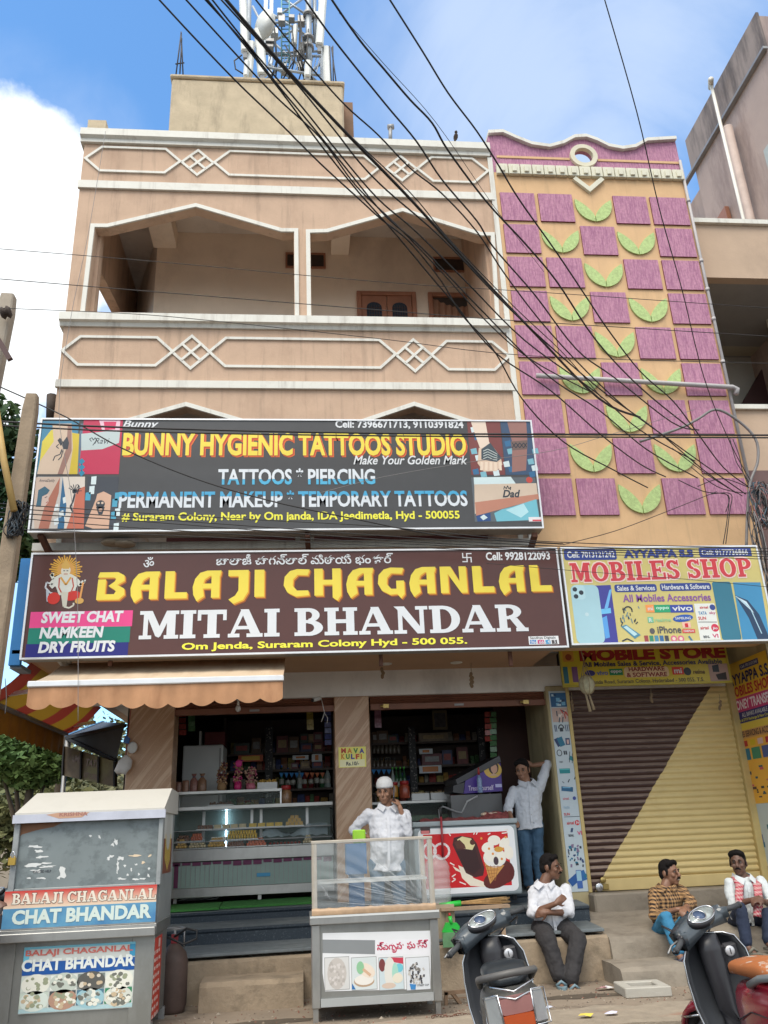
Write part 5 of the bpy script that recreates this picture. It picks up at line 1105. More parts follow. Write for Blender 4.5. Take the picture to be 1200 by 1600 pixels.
bunting([436,444,452,460,468,476,484,492,500,508],1207,YS-.05,[PB1]*5+[PO1]*4,'blue and orange paper pennants hung above the bottle shelf');bunting([580,588,596,604,612],1202,YS-.05,[PB1,PB1],'short string of blue paper pennants behind the capped man')
cl_=[(.14,.03,.03),(.10,.05,.02),(.05,.07,.06),(.22,.16,.10),(.16,.05,.06),(.04,.05,.12)]
bx=[(432,1148,450,1175),(451,1150,467,1175),(469,1145,481,1160),(482,1144,490,1158),(490,1143,504,1160),(470,1161,488,1175),(490,1161,504,1175),(393,1150,408,1175),(365,1158,390,1176),(470,1190,484,1202),(455,1192,466,1202),(488,1190,504,1202)]
def carton(e_,Y,i,z,where):
 a,b=P(e_[0],e_[3],Y),P(e_[2],e_[1],Y);h_=b.z-a.z
 k=MB().m(mat('carton_%d'%(i%6),cl_[i%6],.5,var=.35,scale=14));k.box((a.x,Y,z),(b.x,Y+.2,z+h_))
 k.m(mat('carton_print_%d'%(i%3),((.35,.25,.12),(.3,.3,.3),(.3,.06,.05))[i%3],.5,var=.3,scale=30));w_=b.x-a.x
 k.box((a.x+w_*.15,Y-.002,z+h_*.3),(b.x-w_*.15,Y-.0005,z+h_*.75));return k.build('carton',None)
pos=('first','second','third','fourth','fifth')
for i,e_ in enumerate(bx):
 row=min(range(4),key=lambda q:abs((1176,1202,1233,1262)[q]-e_[3]))if e_[3]>1165 else None
 z=SA[2][row]+.001 if row is not None else SA[2][0]+(P(480,1161,YS).z-P(480,1175,YS).z)+.003
 tag(carton(e_,YS+.04,i,z,''),('dark red','brown','dark green','tan','crimson','navy')[i%6]+' printed carton '+('on the top left shelf' if row==0 else 'stacked on another carton of the left shelving' if row is None else 'on the second left shelf')+(' beside the dark gap' if e_[0]<420 else ' near the middle pier' if e_[0]>485 else ''),'box','cartons on the left shelving')
for i in range(13):
 px=584+(i%7)*6.4;row=i//7;r_=P(px,1190,YS+.1)
 jar(px,(1160,1184)[row]-0,(1160,1184)[row]+18,6,YS+.1,mat('dark_jar',(.10,.08,.06),.15,var=.4,scale=30),mat('dark_lid',(.03,.03,.03),.4),'small dark snack jar on the shelving right of the middle pier','small jars on the right shelving')
for i,e_ in enumerate(((590,1138,606,1158),(607,1145,620,1158),(655,1150,700,1165),(660,1176,690,1195),(692,1172,706,1195),(715,1168,730,1195),(582,1140,589,1158))):
 z=SBb[2][0 if e_[3]<1170 else 1]+.001
 tag(carton(e_,YS+.05,i+1,z,''),('brown','dark green','tan wide','crimson','navy','dark red tall','narrow tan')[i]+' carton on the shelving of the right bay','box','cartons on the right shelving')
for i,(x0,y0,x1,y1,Y,lab)in enumerate(((457,1180,482,1187,YS-.03,'wide white price slip on the left shelving'),(487,1178,503,1190,YS-.03,'narrow torn white slip on the left shelving'),(372,1180,411,1190,YS-.03,'red and yellow printed strip on the left shelving'),(655,1196,690,1208,YS-.03,'white and green paper strip on the right shelving'),(655,1170,676,1178,YS-.03,'pale pink and white label strip above it'))):
 k=MB();e_=pbox(k,x0,y0,x1,y1,Y,.004,ink(205,210,214)if i!=2 else ink(200,90,40))
 k.m(ink(200,120,50)if i!=2 else ink(220,180,60));k.box((e_[0]+.05,Y-.002,e_[2]+.02),(e_[1]-.05,Y-.0005,e_[3]-.015));tag(k.build('price_slip',None),lab,'notice')
k=MB();pbox(k,676,1110,699,1140,YS-.04,.02,mat('dull_gilt_frame',(.16,.12,.06),.5));pf=k.build('picture_frame',None);tag(pf,'small framed devotional picture hung high in the dark bay','picture')
k=MB();pbox(k,679,1114,696,1136,YS-.045,.004,mat('dark_print',(.07,.06,.06),.5,var=.5,scale=20));k.build('print',None,pf)
for x0_,x1_,lab in((414,426,'patterned black pilaster between the cartons'),(640,651,'patterned black pilaster in the right bay'),(750,760,'patterned black pilaster near the brown wall')):
 k=MB();e_=pbox(k,x0_,1135,x1_,1255,YS-.1,.06,BLACK);k.m(mat('pilaster_motif',(.22,.20,.18),.4));rs=random.Random(x0_)
 for i in range(60):x,z=rs.uniform(e_[0]+.01,e_[1]-.02),rs.uniform(e_[2],e_[3]-.02);k.box((x,YS-.103,z),(x+rs.uniform(.008,.02),YS-.1005,z+rs.uniform(.006,.02)))
 tag(k.build('pilaster',None),lab,'pilaster')
k=MB().m(mat('brown_inner_wall',(.06,.022,.015),.6,var=.2));k.box((P(775,1150,12.2).x,12.2,.79),(P(850,1150,12.2).x+.2,12.26,3.29));o=k.build('inner_partition',None);tag(o,'dark brown partition wall behind the leaning man','partition')
Y2c=11.2
k=MB();t_=thing('glass_counter','low dark counter with a glass top behind the ice cream freezer','counter',(P(650,1290,Y2c).x,Y2c,.79));a=P(580,1285,Y2c);b=P(708,1252,Y2c)
k.m(mat('black_counter',(.03,.03,.03),.3));k.box((a.x,Y2c,.79),(b.x,Y2c+.6,a.z));k.build('cabinet',None,t_)
k=MB().m(GLASS);k.add([(a.x,Y2c+.01,a.z),(b.x,Y2c+.01,a.z),(b.x,Y2c+.16,b.z),(a.x,Y2c+.16,b.z)],[(0,1,2,3)]);k.build('front_glass',None,t_,fixn=False)
k=MB().m(STEEL);k.box((a.x,Y2c+.15,b.z+.001),(b.x,Y2c+.6,b.z+.03));k.build('top_rail',None,t_)
k=MB().m(mat('green_snack_bed',(.06,.10,.05),.6,var=.5,scale=30));k.box((a.x+.03,Y2c+.05,a.z+.001),(b.x-.03,Y2c+.5,a.z+.06));k.build('food_tray',None,t_)
zc9=b.z+.031
def tray2(px0,px1,label):
 a_,b_x=P(px0,1240,Y2c+.25).x,P(px1,1240,Y2c+.25).x;t_=thing('snack_tray',label,'tray',((a_+b_x)/2,Y2c+.3,zc9));k=MB().m(WHITEP);k.box((a_,Y2c+.2,zc9),(b_x,Y2c+.5,zc9+.09));k.build('tray_box',None,t_,bevel=.005)
 k=MB().m(SW['cream']);rs=random.Random(px0)
 for i in range(60):k.ell((rs.uniform(a_+.02,b_x-.02),Y2c+rs.uniform(.23,.47),zc9+.09+rs.uniform(-.004,.012)),rs.uniform(.007,.013),6,4)
 k.build('snacks',None,t_)
tray2(642,670,'white tray of pale snacks on the low counter, left one');tray2(672,702,'white tray of pale snacks on the low counter, right one')
jar(632,1220,1248,15,Y2c+.15,mat('red_label_jar',(.30,.06,.03),.25,var=.5,scale=24),RLID,'fat red labelled pickle jar behind the capped man');jar(617,1222,1246,10,Y2c+.2,mat('amber_jar',(.45,.22,.03),.2,var=.2),RLID,'amber honey jar beside the red labelled jar')
for i,px in enumerate((614,620,626,632)):bottle(P(px,1220,YS-.6).x,YS-.6,P(620,1238,YS-.6).z,.34,.032,BTL[1]if i else BTL[3],mat('cap_green',(.10,.5,.06),.4),('first','second','third','fourth')[i]+' green capped soda bottle beside the white cap','green capped bottles')
k=MB().m(SHF);z=P(620,1238,YS-.6).z;k.box((P(582,1238,YS-.6).x,YS-.7,z-.03),(P(640,1238,YS-.6).x,YS-.45,z-.001));k.box((P(585,1238,YS-.6).x,YS-.65,.79),(P(588,1238,YS-.6).x,YS-.5,z-.031));k.box((P(636,1238,YS-.6).x,YS-.65,.79),(P(639,1238,YS-.6).x,YS-.5,z-.031));tag(k.build('bottle_stand',None),'narrow dark stand under the green capped bottles','stand')
YD=10.95
CD=thing('chocolate_display','sloping purple chocolate display box with a portrait and white script','display box',(P(745,1240,YD).x,YD,P(745,1240,YD).z))
zf_=P(745,1240,YD).z
pr_=[P(725,1240,YD),P(785,1236,YD),P(782,1192,YD),P(727,1220,YD)]
k=MB().m(mat('deep_purple',(.06,.02,.26),.35,var=.05));k.prism(pr_,(-.06,.32,0));k.build('box_body',None,CD)
k=MB().m(mat('black_plastic',(.03,.03,.035),.35));k.prism([P(715,1226,YD-.01),P(783,1190,YD-.01),P(780,1181,YD-.01),P(712,1218,YD-.01)],(-.1,.36,0));k.prism([P(708,1238,YD-.0),P(724,1240,YD-.0),P(726,1222,YD-.0),P(708,1228,YD-.0)],(-.06,.34,0));k.build('sloping_lid',None,CD)
b8=Board(P(725,1240,YD)+V((0,-.001,0)),(1,0,0),(0,-1,0),CD,.0012)
k=MB();b8.disc(k,770,1203,14,ink(214,178,80),1,ry=12);b8.disc(k,771,1199,8,ink(60,40,34),1.4,ry=10);b8.disc(k,772,1201,5,ink(206,160,134),1.8,ry=7);b8.poly(k,[(764,1212),(771,1208),(780,1212)],ink(206,170,140),1.7);b8.box(k,774,1225,784,1230,ink(190,190,230),1.4);k.build('portrait_print',None,CD,fixn=False)
b8.text('Treat Yourself',(732,1233),(771,1229),8,ink(226,214,240),2,bold=.01)
k=MB();c=P(748,1208,YD-.12);t_=thing('water_bottle','slim drink bottle with a red cap standing before the purple box','bottle',(c.x,c.y,P(748,1239,YD-.12).z));h_=P(748,1203,YD-.12).z-P(748,1239,YD-.12).z
k.m(mat('blue_print_bottle',(.20,.28,.45),.2,var=.5,scale=40));k.lathe([(.028,0),(.032,.01),(.032,h_*.6),(.014,h_*.78)],(c.x,c.y,P(748,1239,YD-.12).z),12);k.build('bottle_body',None,t_);k=MB().m(RLID);k.lathe([(.016,h_*.785),(.012,h_),(.006,h_+.03)],(c.x,c.y,P(748,1239,YD-.12).z),10);k.build('cap',None,t_)
k=MB().m(mat('grey_hose',(.4,.4,.4),.4));k.tube([P(688,1290,11.0),P(686,1265,11.0),P(692,1260,11.0),P(712,1268,10.9),P(722,1270,10.8),P(730,1252,10.8),P(746,1244,10.85)],.011,8);tag(k.build('hose',None),'pale grey hose curling up to the purple box','hose')
k=MB().m(mat('grey_scale',(.12,.12,.12),.4));k.box((P(706,1270,10.95).x,10.95,.79),(P(786,1270,10.95).x,11.25,P(745,1241,10.95).z-.002));tag(k.build('side_counter',None),'dark counter that carries the purple chocolate box','counter')
YZ=10.32
FZ=thing('ice_cream_freezer','grey chest freezer with a red ice cream picture on its front','freezer',(P(735,1400,YZ).x,YZ,.63))
q=[P(645,1284,YZ),P(806,1280,YZ),P(818,1396,YZ)]
fx0,fx1=q[0].x,(q[1].x+q[2].x)/2;fz1,fz0=P(735,1281,YZ).z,P(760,1400,YZ).z
GRYP=mat('grey_freezer_plastic',(.30,.35,.37),.4,var=.06)
k=MB().m(GRYP);k.box((fx0,YZ,fz0),(fx1,YZ+.55,fz1-.06));k.build('body',None,FZ,bevel=.03,seg=3)
k=MB().m(GRYP);k.box((fx0-.01,YZ-.015,fz1-.059),(fx1+.01,YZ+.56,fz1));k.build('lid',None,FZ,bevel=.015,seg=2)
for x in(fx0+.08,fx1-.08):k=MB().m(BLACK);k.lathe([(.03,0),(.03,.06)],(x,YZ+.1,fz0-.061),10);k.build('foot',None,FZ)
b9=Board((fx0,YZ-.003,fz0),(1,0,0),(0,-1,0),FZ,.0012);W9,H9=fx1-fx0,fz1-.06-fz0
k=MB();b9.ubox(k,.05,.04,W9-.04,H9-.02,ink(232,234,236),.5,.09);b9.ubox(k,.11,.10,W9-.12,H9-.08,ink(204,14,24),1)
def pl9(c,lvl,*pts):b9.poly(k,pts,c,lvl)
pl9(ink(238,226,206),1.3,(716,1352),(722,1372),(735,1384),(760,1386),(756,1378),(740,1372),(730,1358));pl9(ink(238,226,206),1.35,(707,1353),(716,1358),(722,1364),(712,1360))
b9.disc(k,778,1372,24,ink(92,28,24),1.4,ry=13,rot=20);b9.disc(k,790,1362,14,ink(92,28,24),1.45,ry=16)
pl9(ink(70,26,26),1.6,(707,1320),(709,1309),(720,1306),(738,1309),(745,1318),(757,1356),(755,1368),(742,1371),(728,1364));pl9(ink(52,18,20),1.75,(712,1330),(742,1324),(752,1356),(740,1366),(726,1358));pl9(ink(226,214,160),1.9,(714,1312),(722,1307),(736,1310),(742,1320),(738,1328),(724,1326));pl9(ink(90,46,34),2.1,(710,1316),(718,1312),(726,1320),(728,1326),(714,1326));b9.disc(k,738,1316,4,ink(84,40,30),2.2)
pl9(ink(206,150,80),1.8,(757,1348),(788,1352),(766,1381));
for i in range(4):b9.line(k,[(760+i*6,1352),(768+i*2,1376)],.8,ink(160,100,50),1.95);b9.line(k,[(758+i*2,1354+i*6),(784-i*4,1354+i*5)],.8,ink(160,100,50),2.0)
b9.disc(k,773,1340,18,ink(236,232,226),1.9,ry=14)
for x,y,r_,rot in((762,1324,10,20),(772,1313,10,0),(788,1318,10,50),(795,1332,10,90),(766,1338,10,-30),(782,1340,10,60)):b9.disc(k,x,y,r_,ink(244,238,224),2.1+rot*.001,ry=r_*.72,rot=rot)
b9.disc(k,779,1327,7,ink(214,160,60),2.3,ry=4);b9.disc(k,775,1345,4,ink(70,50,60),2.3,ry=6)
for x,y in((752,1310),(764,1326),(786,1326),(790,1308),(784,1342),(770,1334)):b9.disc(k,x,y,1.8,ink(226,150,60),2.4)
for p_ in([(704,1306),(700,1300)],[(740,1304),(742,1299)],[(744,1304),(747,1298)],[(762,1304),(766,1302)],[(710,1352),(703,1348)],[(712,1366),(706,1370)],[(718,1378),(728,1382)],[(784,1302),(792,1301),(793,1296),(788,1296)],[(706,1378),(712,1374),(708,1372)]):b9.line(k,p_,1.6,ink(240,232,226),1.6)
for i in range(12):a0,a1=R(i*30),R(i*30+30);b9.line(k,[(671+10*math.cos(a0),1330+12*math.sin(a0)),(671+10*math.cos(a1),1330+12*math.sin(a1))],3.4,ink(238,226,226),1.6);b9.line(k,[(690+12*math.cos(a0),1330+12*math.sin(a0)),(690+12*math.cos(a1),1330+12*math.sin(a1))],3.4,ink(238,226,226),1.7)
b9.box(k,657,1292,672,1302,ink(60,44,44),1.6);b9.box(k,658,1298,671,1303,ink(214,120,120),1.8)
k.build('front_picture',None,FZ,fixn=False)
k=MB().m(mat('red_patterned_cloth',(.16,.035,.035),.9,var=.6,scale=26));rows=[]
for i in range(22):
 x=P(655+i*6.6,1280,YZ+.1).x;hh=.006+.025*abs(math.sin(i*1.1))+(.05 if i>15 else 0)
 rows.append([V((x,YZ+.02+.02*math.sin(i),fz1+.001)),V((x,YZ+.06,fz1+.012+hh*.7)),V((x,YZ+.16,fz1+.012+hh)),V((x,YZ+.3,fz1+.01+hh*.6)),V((x,YZ+.42,fz1+.001))])
k.loft(rows,closed=False,cap=False);tag(k.build('cloth',None),'dark red patterned cloth spread over the freezer lid','cloth')
for i,(px,c)in enumerate(((757,(.5,.38,.28)),(766,(.45,.3,.25)),(774,(.5,.4,.3)),(779,(.35,.08,.1)))):
 q=P(px,1277,YZ+.13);k=MB().m(mat('cloth_floret_%d'%i,c,.9));k.ell((q.x,YZ+.1,fz1+.055),(.05,.04,.022),10,6);tag(k.build('cloth_bundle',None),('small beige cloth bundle on the freezer cloth','dull pink cloth bundle on the freezer cloth','cream cloth bundle on the freezer cloth','dark pink cloth bundle nearest the leaning hand')[i],'cloth')
k=MB().m(mat('red_strap',(.30,.03,.04),.5));q0,q1=P(689,1276,YZ-.03),P(692,1340,YZ-.05);k.tube([q0,(q0+q1)/2+V((0,-.01,0)),q1],.013,8);k.m(BLACK);k.tube([q0,q0+V((-.005,.0,.1))],.015,8);tag(k.build('umbrella_stick',None),'thin red folded stick leaning on the freezer front','stick')
def stock(sh,x0,x1,lo,hi,where,grp,seed,skip=()):
 rs=random.Random(seed);n=0
 for r_,z in enumerate(sh[2]):
  x=P(x0,1200,YS).x+.03;xe=P(x1,1200,YS).x-.04
  while x<xe:
   w_=rs.uniform(.05,.11);h_=rs.uniform(lo,hi);c=rs.choice(((.30,.05,.04),(.34,.20,.05),(.08,.16,.07),(.30,.27,.22),(.06,.08,.20),(.22,.10,.05),(.36,.30,.10)))
   if r_ not in skip:
    k=MB().m(mat('stock_%d'%int(c[0]*100+c[2]*1000),c,.35,var=.5,scale=26));y=YS+rs.uniform(.24,.3)
    k.loft([[V((x+w_*.06,y,z+.001)),V((x+w_*.94,y,z+.001)),V((x+w_*.94,y+.04,z+.001)),V((x+w_*.06,y+.04,z+.001))],[V((x,y-.012,z+h_*.5)),V((x+w_,y-.012,z+h_*.5)),V((x+w_,y+.05,z+h_*.5)),V((x,y+.05,z+h_*.5))],[V((x+w_*.05,y+.015,z+h_)),V((x+w_*.95,y+.015,z+h_)),V((x+w_*.95,y+.025,z+h_)),V((x+w_*.05,y+.025,z+h_))]],smooth=False)
    tag(k.build('snack_packet',None),'small upright packet at the back of the '+where+' shelving','packet',grp)
   x+=w_+rs.uniform(.004,.02)
stock(SA,354,519,.12,.2,'left','packets at the back of the left shelving',1);stock(SBb,584,772,.10,.17,'right','packets at the back of the right shelving',2)
def sachets(px,y0,y1,Y,col,label):
 a,b=P(px,y0,Y),P(px+1,y1,Y);t_=thing('sachet_strip',label,'sachets',a,'sachet strips hanging in the shop');n=max(4,int((a.z-b.z)/.075))
 k=MB().m(col)
 for i in range(n):q=a.lerp(b,i/n);d=.012*math.sin(i*2.1);k.prism([q+V((-.045,d,-.002)),q+V((.045,d,-.002)),q+V((.045,-d,-.068)),q+V((-.045,-d,-.068))],(0,.008,0))
 k.build('sachets',None,t_)
SC=[mat('sachet_%d'%i,c,.25,var=.4,scale=30)for i,c in enumerate(((.32,.06,.05),(.10,.22,.10),(.36,.28,.06),(.10,.12,.30),(.32,.16,.22)))]
for i,(px,y0,y1,lab)in enumerate(((285,1112,1150,'red sachet strip nearest the left granite pier'),(299,1112,1142,'green sachet strip second from the left pier'),(484,1108,1140,'yellow sachet strip beside the security camera'),(512,1110,1165,'long blue sachet strip beside the middle pier'),(590,1108,1136,'pink sachet strip right of the middle pier'),(762,1112,1160,'red sachet strip before the brown partition'),(770,1112,1185,'long green sachet strip before the brown partition'))):sachets(px,y0,y1,11.6,SC[i%5],lab)
# awnings
BEI=mat('beige_awning_cloth',(.56,.44,.31),.85,var=.10,scale=3,stain=(.40,.24,.14),samt=.5,sscale=(5,.6,2),slo=.48,shi=.7)
ORV=mat('faded_orange_valance',(.45,.235,.12),.85,var=.14,scale=5,stain=(.26,.11,.05),samt=.6,sscale=(4,4,1.2),slo=.5,shi=.72)
def awning_main():
 y0,y1=8.5,9.62
 fl_,fr_=P(46,1066,y0),P(443,1058,y0);bl,br=P(100,1040,y1),P(445,1031,y1)
 xl_,xr_=(fl_.x+bl.x)/2,(fr_.x+br.x)/2;zf=(fl_.z+fr_.z)/2;zb_=3.42
 t_=thing('shop_awning','beige retractable awning with a scalloped orange valance under the maroon sign','awning',((xl_+xr_)/2,y1,zb_))
 k=MB().m(BEI);n=40;rows=[]
 for i in range(n+1):
  x=xl_+(xr_-xl_)*i/n
  rows.append([V((x,y1+(y0-y1)*f,zb_+(zf-zb_)*f-.035*math.sin(PI*f)+.006*math.sin(i*1.4)*f))for f in(0,.25,.5,.75,1)])
 k.loft(rows,closed=False,cap=False);k.build('canopy',None,t_)
 k=MB().m(ALU);k.box((xl_-.01,y0-.04,zf-.05),(xr_+.01,y0+.03,zf+.012));k.build('front_bar',None,t_,bevel=.01)
 k=MB().m(ORV);h_=zf-P(240,1098,y0).z;rows=[];n=180
 for i in range(n+1):
  x=xl_+(xr_-xl_)*i/n;s_=abs(math.sin(PI*i/n*11));b_=zf-.045-h_*(.78+.22*s_**.7)+.015*math.sin(i*.05)
  w_=.012*math.sin(i*.21)+.006*math.sin(i*.63)
  rows.append([V((x,y0-.02,zf-.045)),V((x,y0-.022+w_*.6,zf-.045-h_*.4)),V((x,y0-.022+w_,b_))])
 k.loft(rows,closed=False,cap=False);k.build('valance',None,t_)
 for f in(.12,.88):
  x=xl_+(xr_-xl_)*f;k=MB().m(ALU);k.bar((x,y1,zb_-.2),(x+.5*(1 if f<.5 else-1),(y0+y1)/2,zb_-.36),.05,.04);k.bar((x+.5*(1 if f<.5 else-1),(y0+y1)/2,zb_-.36),(x,y0,zf-.06),.045,.035);k.build('folding_arm',None,t_)
 k=MB().m(TRIM);k.lathe([(.05,0),(.05,.05)],(xl_+.05,y1-.1,zb_+.02),12,(1,0,0));k.bar((xl_-.02,y1-.2,zb_+.03),(xl_+.12,y1,zb_-.15),.05,.05);k.build('end_bracket',None,t_)
awning_main()
STR=bpy.data.materials.new('yellow_red_striped_cloth');STR.use_nodes=True
t=STR.node_tree;b_=t.nodes['Principled BSDF'];b_.inputs['Roughness'].default_value=.85
tco=t.nodes.new('ShaderNodeTexCoord');sp=t.nodes.new('ShaderNodeSeparateXYZ');t.links.new(tco.outputs['Object'],sp.inputs[0])
fr=tm('GREATER_THAN',tm('FRACT',tm('MULTIPLY',sp.outputs['Y'],.95)),.58)
no=tnoise(3)
t.links.new(mixc(tm('MULTIPLY',no,.5),mixc(fr,(.36,.20,.02),(.26,.03,.02)),(.16,.08,.02)),b_.inputs['Base Color'])
tr_=t.nodes.new('ShaderNodeBsdfTranslucent');ad=t.nodes.new('ShaderNodeMixShader');ad.inputs[0].default_value=.14
t.links.new(mixc(fr,(.6,.34,.03),(.5,.06,.04)),tr_.inputs[0]);t.links.new(b_.outputs[0],ad.inputs[1]);t.links.new(tr_.outputs[0],ad.inputs[2]);t.links.new(ad.outputs[0],t.nodes['Material Output'].inputs[0])
A2=thing('side_awning','yellow and red striped awning with an orange valance over the lane at the left','awning',(-3.1,11,3.3))
xi,xo=-3.0,-3.47;zi=3.42
ya_,yb_=9.55,13.0
zo=P(105,1147,13.0).z
k=MB().m(STR);rows=[]
for i in range(13):
 f=i/12;x=xi+(xo-xi)*f
 rows.append([V((x,ya_+(yb_-ya_)*j/6,zi+(zo-zi)*f-.06*math.sin(PI*f)))for j in range(7)])
k.loft(rows,closed=False,cap=False);k.build('canopy',None,A2)
k=MB().m(DSTEEL);k.bar((xo,ya_,zo),(xo,yb_,zo),.06,.05);k.build('front_bar',None,A2)
k=MB().m(mat('deep_orange_valance',(.46,.20,.02),.85,var=.2,scale=6));rows=[]
for i in range(121):
 y=ya_+(yb_-ya_)*i/120;rows.append([V((xo-.032,y,zo+.02)),V((xo-.035-.01*math.sin(i*.5),y,zo-.14)),V((xo-.035-.015*math.sin(i*.5),y,zo-.27-.03*abs(math.sin(i*.7))))])
k.loft(rows,closed=False,cap=False);k.build('valance',None,A2)
for y in(ya_+.3,yb_-.3):k=MB().m(ALU);k.bar((xi,y,zi-.25),(xi-.5,y+.1,zi-.3),.045,.04);k.bar((xi-.5,y+.1,zi-.3),(xo,y,zo-.01),.04,.035);k.build('folding_arm',None,A2)
TP=thing('tarpaulin_canopy','black tarpaulin canopy on a frame in the lane behind the stall','canopy',(-3.4,13.5,2.6))
yt0=12.6
q=[P(104,1150,13.2),P(160,1128,15.0),P(196,1130,12.4),P(196,1188,12.2),P(182,1186,12.6)]
k=MB().m(mat('black_tarpaulin',(.03,.035,.045),.55,var=.25,scale=6));k.add([q[0],q[1],q[2],q[4]],[(0,1,2,3)]);k.build('tarpaulin',None,TP)
k=MB().m(mat('blue_hem',(.08,.22,.42),.6));k.bar(q[0],q[1],.05,.03);k.build('hem',None,TP)
k=MB().m(BLACK)
for a,b in((q[0],q[4]),(q[0],q[2]),((q[0]+q[4])/2,(q[1]+q[2])/2),(q[1],q[4])):k.bar(a+V((0,0,-.03)),b+V((0,0,-.03)),.045)
k.build('frame',None,TP)
k=MB().m(DSTEEL);a=q[0]+V((.02,0,-.05));k.tube([a,V((a.x,a.y,.0))],.035,8);k.build('post',None,TP)
HB=thing('faded_board','weathered brown board with unreadable faded letters hanging under the tarpaulin','sign',P(140,1222,13.0))
c=[P(101,1166,13.1),P(180,1190,12.5),P(180,1229,12.5),P(99,1212,13.1)]
k=MB().m(mat('weathered_board',(.10,.075,.05),.8,var=.35,scale=9,stain=(.16,.15,.07),samt=.8,sscale=(2,2,1.5),slo=.45,shi=.6));k.prism(c,(.02,.05,0));k.build('board_face',None,HB)
k=MB().m(BLACK)
for f in(.0,.36,.7,1.0):k.bar(c[0].lerp(c[1],f)+V((-.01,-.02,0)),c[3].lerp(c[2],f)+V((-.01,-.02,0)),.05,.02)
k.build('frame',None,HB)
nrm=(c[1]-c[0]).cross(c[3]-c[0]).normalized();nrm=nrm if nrm.y<0 else-nrm
bH=Board(c[3]+nrm*.012,(c[2]-c[3]),nrm,HB)
for s_,l,r_,h_ in(('UMIL',(114,1184),(128,1188),12),('TATI',(134,1190),(152,1195),12),('SOFT & DRINKS',(131,1210),(155,1216),9)):bH.text(s_,l,r_,h_,ink(92,66,52),1,bold=.03)
# chat stall (left)
YS1=8.25
SP=lambda px,py:P(px,py,YS1)
CS=thing('food_stall','steel snack stall with a shuttered grey top and two printed boards at the left','stall',(SP(130,1500).x,YS1,0))
sl,sr=(SP(28,1273).x+SP(20,1380).x)/2,(SP(257,1271).x+SP(247,1380).x)/2
dep=.78
GALV=mat('worn_galvanised',(.33,.35,.35),.5,metal=.35,var=.1,scale=2.5,stain=(.21,.22,.23),samt=.7,sscale=(3,3,3),slo=.5,shi=.62)
SHT2=mat('grey_painted_shutter',(.20,.235,.24),.55,metal=.1,var=.12,scale=3,stain=(.13,.155,.16),samt=.8,sscale=(5,5,7),slo=.5,shi=.6)
RUST2=mat('rust_brown_stain',(.20,.095,.05),.8,var=.2,scale=8)
zr0,zr1=SP(140,1276).z,P(150,1236,YS1+.32).z
z_sh0=SP(130,1384).z;z_b0=SP(130,1446).z;z_led=SP(130,1452).z;z_led0=SP(130,1466).z
ROOFW=mat('white_painted_roof',(.50,.48,.43),.6,var=.07,scale=3,stain=(.40,.38,.33),samt=.5,sscale=(3,3,3))
k=MB().m(ROOFW);xa,xb=sl-.02,sr+.02
k.loft([[V((x,YS1-.05,zr0+.012)),V((x,YS1-.05,zr0+.05)),V((x+(.06 if x<0 and x<-2 else 0),YS1+.34,zr1)),V((x,YS1+dep+.03,zr1-.02)),V((x,YS1+dep+.03,zr0+.012))]for x in(xa,xb)],smooth=False);k.build('roof',None,CS)
k=MB().m(mat('lavender_strip',(.50,.52,.60),.4));k.box((xa-.01,YS1-.07,zr0-.035),(xb+.012,YS1-.035,zr0+.035));rf=k.build('roof_edge',None,CS)
bR=Board((xa,YS1-.0705,zr0),(1,0,0),(0,-1,0),rf,.001)
k=MB();bR.poly(k,[(72,1273),(90,1270),(140,1269),(128,1277),(92,1279)],ink(190,150,125),.6);k.build('torn_sticker',None,rf,fixn=False);bR.text('KRISHNA',(93,1272),(137,1272),6,ink(160,110,100),1.2,bold=.03)
k=MB().m(SHT2);k.box((sl+.03,YS1,z_sh0),(sr-.03,YS1+.03,zr0-.036));sp_=k.build('shutter_panel',None,CS)
bS=Board((sl,YS1-.001,z_sh0),(1,0,0),(0,-1,0),sp_,.0008)
k=MB();bS.poly(k,[(30,1279),(115,1276),(96,1286),(84,1292),(58,1297),(34,1304),(27,1312)],RUST2,.7);k.build('rust_patch',None,sp_,fixn=False)
k=MB();rs=random.Random(6)
PWH,PCR=ink(214,216,214),ink(222,200,170)
def shard(x,y,w_,h_,m_,l,rot=0):
 n=11;pts=[]
 for i in range(n):
  a=2*PI*i/n;r_=rs.uniform(.3,1.15);px,py=w_*r_*math.cos(a),h_*r_*math.sin(a);pts.append((x+px*math.cos(rot)-py*math.sin(rot),y+px*math.sin(rot)+py*math.cos(rot)))
 bS.poly(k,pts,m_,l)
for i,(x,y,w_,h_)in enumerate(((54,1323,13,3),(60,1330,8,3),(64,1339,12,2.5),(52,1352,14,4),(58,1361,12,4),(74,1354,16,3),(70,1349,12,2),(98,1362,6,11),(92,1371,4,4),(66,1372,10,2),(46,1372,4,2),(180,1315,5,6),(176,1320,3,3),(174,1338,6,4),(169,1342,3,3),(189,1341,6,4),(184,1352,2.5,8),(183,1361,2,5),(189,1373,8,3),(195,1353,3,4),(212,1374,6,3),(223,1373,6,1.5),(232,1368,3,5),(217,1366,2,2.5),(200,1367,2.5,2.5),(205,1359,1.8,3),(212,1351,3,2),(155,1308,3,5),(142,1306,4,2),(233,1357,2,3))):shard(x,y,w_,h_,PWH,.7+i*.02)
shard(211,1337,10,2,PCR,1.4);shard(234,1337,4,3,PCR,1.4);shard(224,1348,3,3,PCR,1.4)
k.build('torn_sticker',None,sp_,fixn=False)
bS.text('WANTED HELP',(51,1363),(80,1360),4,ink(60,64,70),2.2,bold=.02)
for x0,x1 in((sl-.02,sl+.029),(sr-.029,sr+.01)):k=MB().m(GALV);k.box((x0,YS1-.03,z_sh0-.02),(x1,YS1+.06,zr0-.037));k.build('corner_post',None,CS,bevel=.004)
